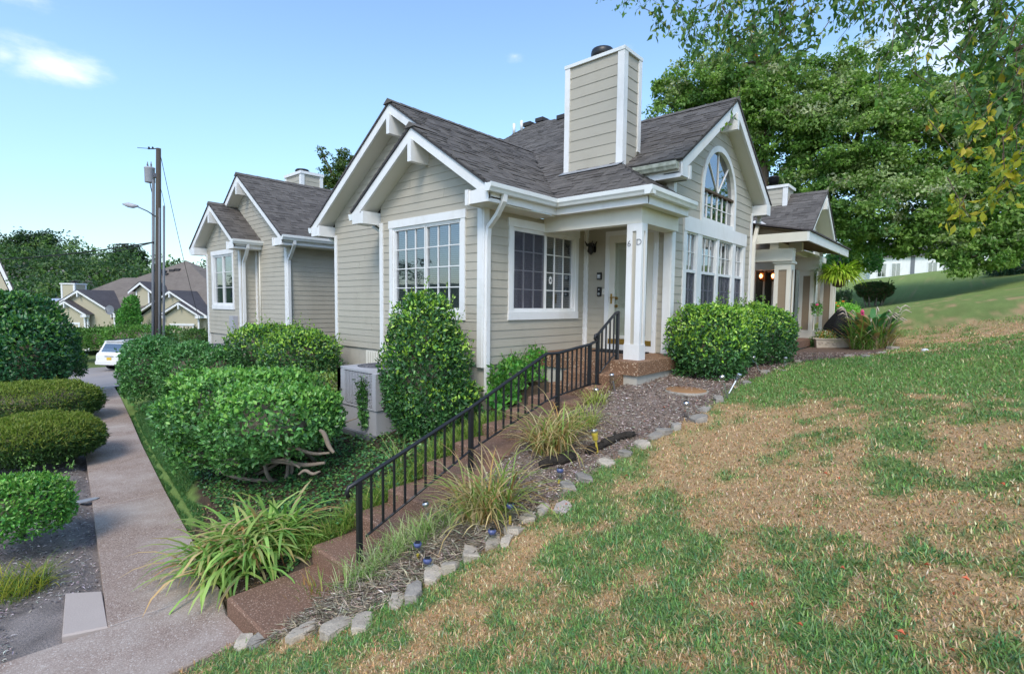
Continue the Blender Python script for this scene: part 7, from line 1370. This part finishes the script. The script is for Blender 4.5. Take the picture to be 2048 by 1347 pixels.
for (a, b_, c, d_), cnt, ll, per, yel in ZN:
    a, b_, c, d_ = map(np.array, (a, b_, c, d_))
    for i in range(cnt):
        u, v = r.random(), r.random()**.7; tip = (a*(1-u)+b_*u)*(1-v)+(c*(1-u)+d_*u)*v+r.normal(0, .12, 3); L = r.uniform(.3, .6); st0 = tip+np.array([r.normal(0, .25), r.normal(0, .25)-.1, L]); mid = (tip+st0)/2+r.normal(0, .05, 3)
        tw.tube([st0, mid, tip], [.005, .0035, .002], 4); s = r.random(per)**.8; P = st0*((1-s)**2)[:, None]+mid*(2*s*(1-s))[:, None]+tip*(s**2)[:, None]+r.normal(0, .035, (per, 3))
        D = unit(r.normal(0, .6, (per, 3))+np.array([0, 0, -.75])); N = unit(r.normal(0, 1, (per, 3))); sz = ll*1.45*r.uniform(.6, 1.35, per)
        cl = pal(per, [(.09, .20, .06), (.12, .24, .065), (.15, .28, .07), (.10, .20, .08), (.2, .3, .07)], .15, None, r); yk = r.random(per) < max(yel, .03); cl[yk] = pal(yk.sum(), [(.42, .40, .03), (.50, .40, .05), (.30, .36, .04), (.5, .25, .05)], .1, [.4, .25, .3, .05], r)
        V, F, C = leafmesh(P, D, N, sz, sz*.5, cl, .2); VV.append(V); FF.append(F+off); CC.append(C); off += len(V)
npmesh('leaves', np.concatenate(VV), np.concatenate(FF), 'leaf', to, np.concatenate(CC), False, 'stuff'); o = tw.build('twigs', 'bark', to); o['kind'] = 'stuff'
# wooded hill far left
r = np.random.default_rng(420); lob = []
FC = [(4.0, 165.8, 10.4, 6), (8.4, 160.9, 11.7, 6), (12.7, 160.6, 11.7, 5), (16.4, 161.0, 12.5, 6), (19.7, 154.2, 12.3, 5), (22.0, 151.4, 9.3, 5), (25.4, 153.5, 8.9, 5), (28.2, 150.2, 7.4, 4.5), (34.9, 145.8, 7.6, 4), (37.8, 142.4, 7.1, 4), (40.4, 136.3, 6.5, 5), (43.5, 132.8, 5.9, 5), (47.3, 128.4, 4.8, 5), (4.6, 143.4, 5.3, 6), (8.1, 134.9, 5.7, 6), (11.1, 130.1, 5.2, 6), (14.3, 128.0, 5.8, 6), (17.3, 124.5, 4.9, 5), (20.3, 121.0, 4.0, 5), (23.4, 117.6, 4.1, 5), (26.7, 115.3, 4.4, 5), (29.5, 110.6, 3.7, 5), (32.5, 107.2, 3.3, 5), (5.4, 120.9, 1.3, 5), (8.3, 111.7, 1.5, 5), (10.9, 108.8, 1.7, 5), (13.8, 108.5, 1.6, 4), (16.4, 105.6, 1.9, 4.5), (18.8, 102.9, 1.5, 4), (22.0, 102.3, 2.0, 4), (24.4, 99.6, 1.6, 4), (27.1, 96.5, 1.7, 4), (7.8, 99.9, -1.1, 4), (10.6, 93.8, -0.2, 3), (12.1, 92.1, -0.0, 3), (14.8, 92.1, 0.1, 3), (17.4, 92.2, 0.5, 3), (4.3, 153.1, 7.6, 6), (7.2, 149.7, 7.7, 6), (10.2, 146.4, 7.7, 6), (13.1, 143.1, 7.8, 6), (16.1, 139.8, 7.8, 6), (19.0, 136.4, 7.9, 6), (22.0, 133.1, 7.9, 6), (24.9, 129.8, 8.0, 6), (3.9, 141.2, 4.4, 5), (6.6, 138.1, 4.5, 5), (9.3, 135.0, 4.5, 5), (12.0, 132.0, 4.6, 5), (14.7, 128.9, 4.6, 5), (17.5, 125.8, 4.7, 5), (20.2, 122.7, 4.7, 5), (22.9, 119.7, 4.7, 5), (25.6, 116.6, 4.8, 5), (28.4, 113.5, 4.8, 5), (31.1, 110.5, 4.9, 5), (33.8, 107.4, 4.9, 5), (3.5, 132.3, 2.6, 5), (6.1, 129.4, 2.6, 5), (8.7, 126.5, 2.7, 5), (11.2, 123.6, 2.7, 5), (13.8, 120.7, 2.7, 5), (16.3, 117.9, 2.8, 5), (18.9, 115.0, 2.8, 5), (21.4, 112.1, 2.9, 5), (24.0, 109.2, 2.9, 5), (26.5, 106.4, 3.0, 5), (29.1, 103.5, 3.0, 5), (31.6, 100.6, 3.0, 5), (3.1, 117.5, 0.4, 4), (5.3, 114.9, 0.5, 4), (7.6, 112.4, 0.5, 4), (9.9, 109.8, 0.5, 4), (12.2, 107.2, 0.6, 4), (14.4, 104.7, 0.6, 4), (16.7, 102.1, 0.7, 4), (19.0, 99.6, 0.7, 4), (21.2, 97.0, 0.7, 4), (23.5, 94.4, 0.8, 4), (25.8, 91.9, 0.8, 4), (28.0, 89.3, 0.8, 4)]
for x, y, z, q in FC: lob.append(((x, y, z-q*.35), q)); lob.append(((x+r.normal(0, 2), y+r.normal(0, 2), z-q*.9), q*.9))
crown(None, lob, 150000, .60, [(.06, .115, .05), (.08, .145, .055), (.105, .19, .06), (.145, .23, .065), (.05, .095, .055), (.2, .19, .17)], 421, clumps=46, cr=.85, wts=[.22, .24, .22, .17, .11, .04], name='wooded_hillside', fill=.5)
tag(bpy.data.objects['wooded_hillside'], None, None, None, 'stuff')
tree('oak_tree', 'tallest spreading tree on the wooded skyline, at left', (16.701, 159.889, 4.269), [(16.737, 160.292, 8.844), (16.550, 160.780, 11.700)], [((15.508, 162.010, 12.255), 3.4), ((17.581, 159.717, 12.746), 3.4), ((18.666, 158.361, 11.391), 2.6), ((13.711, 163.925, 11.083), 2.4)], 6000, .55, [(.022, .055, .026), (.035, .075, .03)], 422, .5, 'skyline trees', clumps=30, cr=.7)
tree('oak_tree', 'spreading skyline tree left of the utility pole', (30.654, 144.047, 3.348), [(30.667, 144.421, 7.350), (30.609, 144.709, 9.637)], [((29.634, 145.841, 9.964), 2.8), ((31.393, 143.880, 10.221), 2.6), ((32.250, 142.781, 8.862), 2.2), ((28.607, 146.910, 9.033), 1.8)], 5500, .5, [(.026, .06, .026), (.045, .085, .03)], 423, .5, 'skyline trees', clumps=30, cr=.7)
lob = []
for i in range(14): a = math.pi*.60+i*.22; lob.append(((92*math.cos(a), 92*math.sin(a), 1.5+r.uniform(-2, 2.)), r.uniform(6, 8.5)))
crown(None, lob, 40000, .5, [(.03, .07, .025), (.045, .095, .03), (.06, .12, .04)], 424, clumps=30, cr=1., name='tree_belt', fill=.4); tag(bpy.data.objects['tree_belt'], None, None, None, 'stuff')
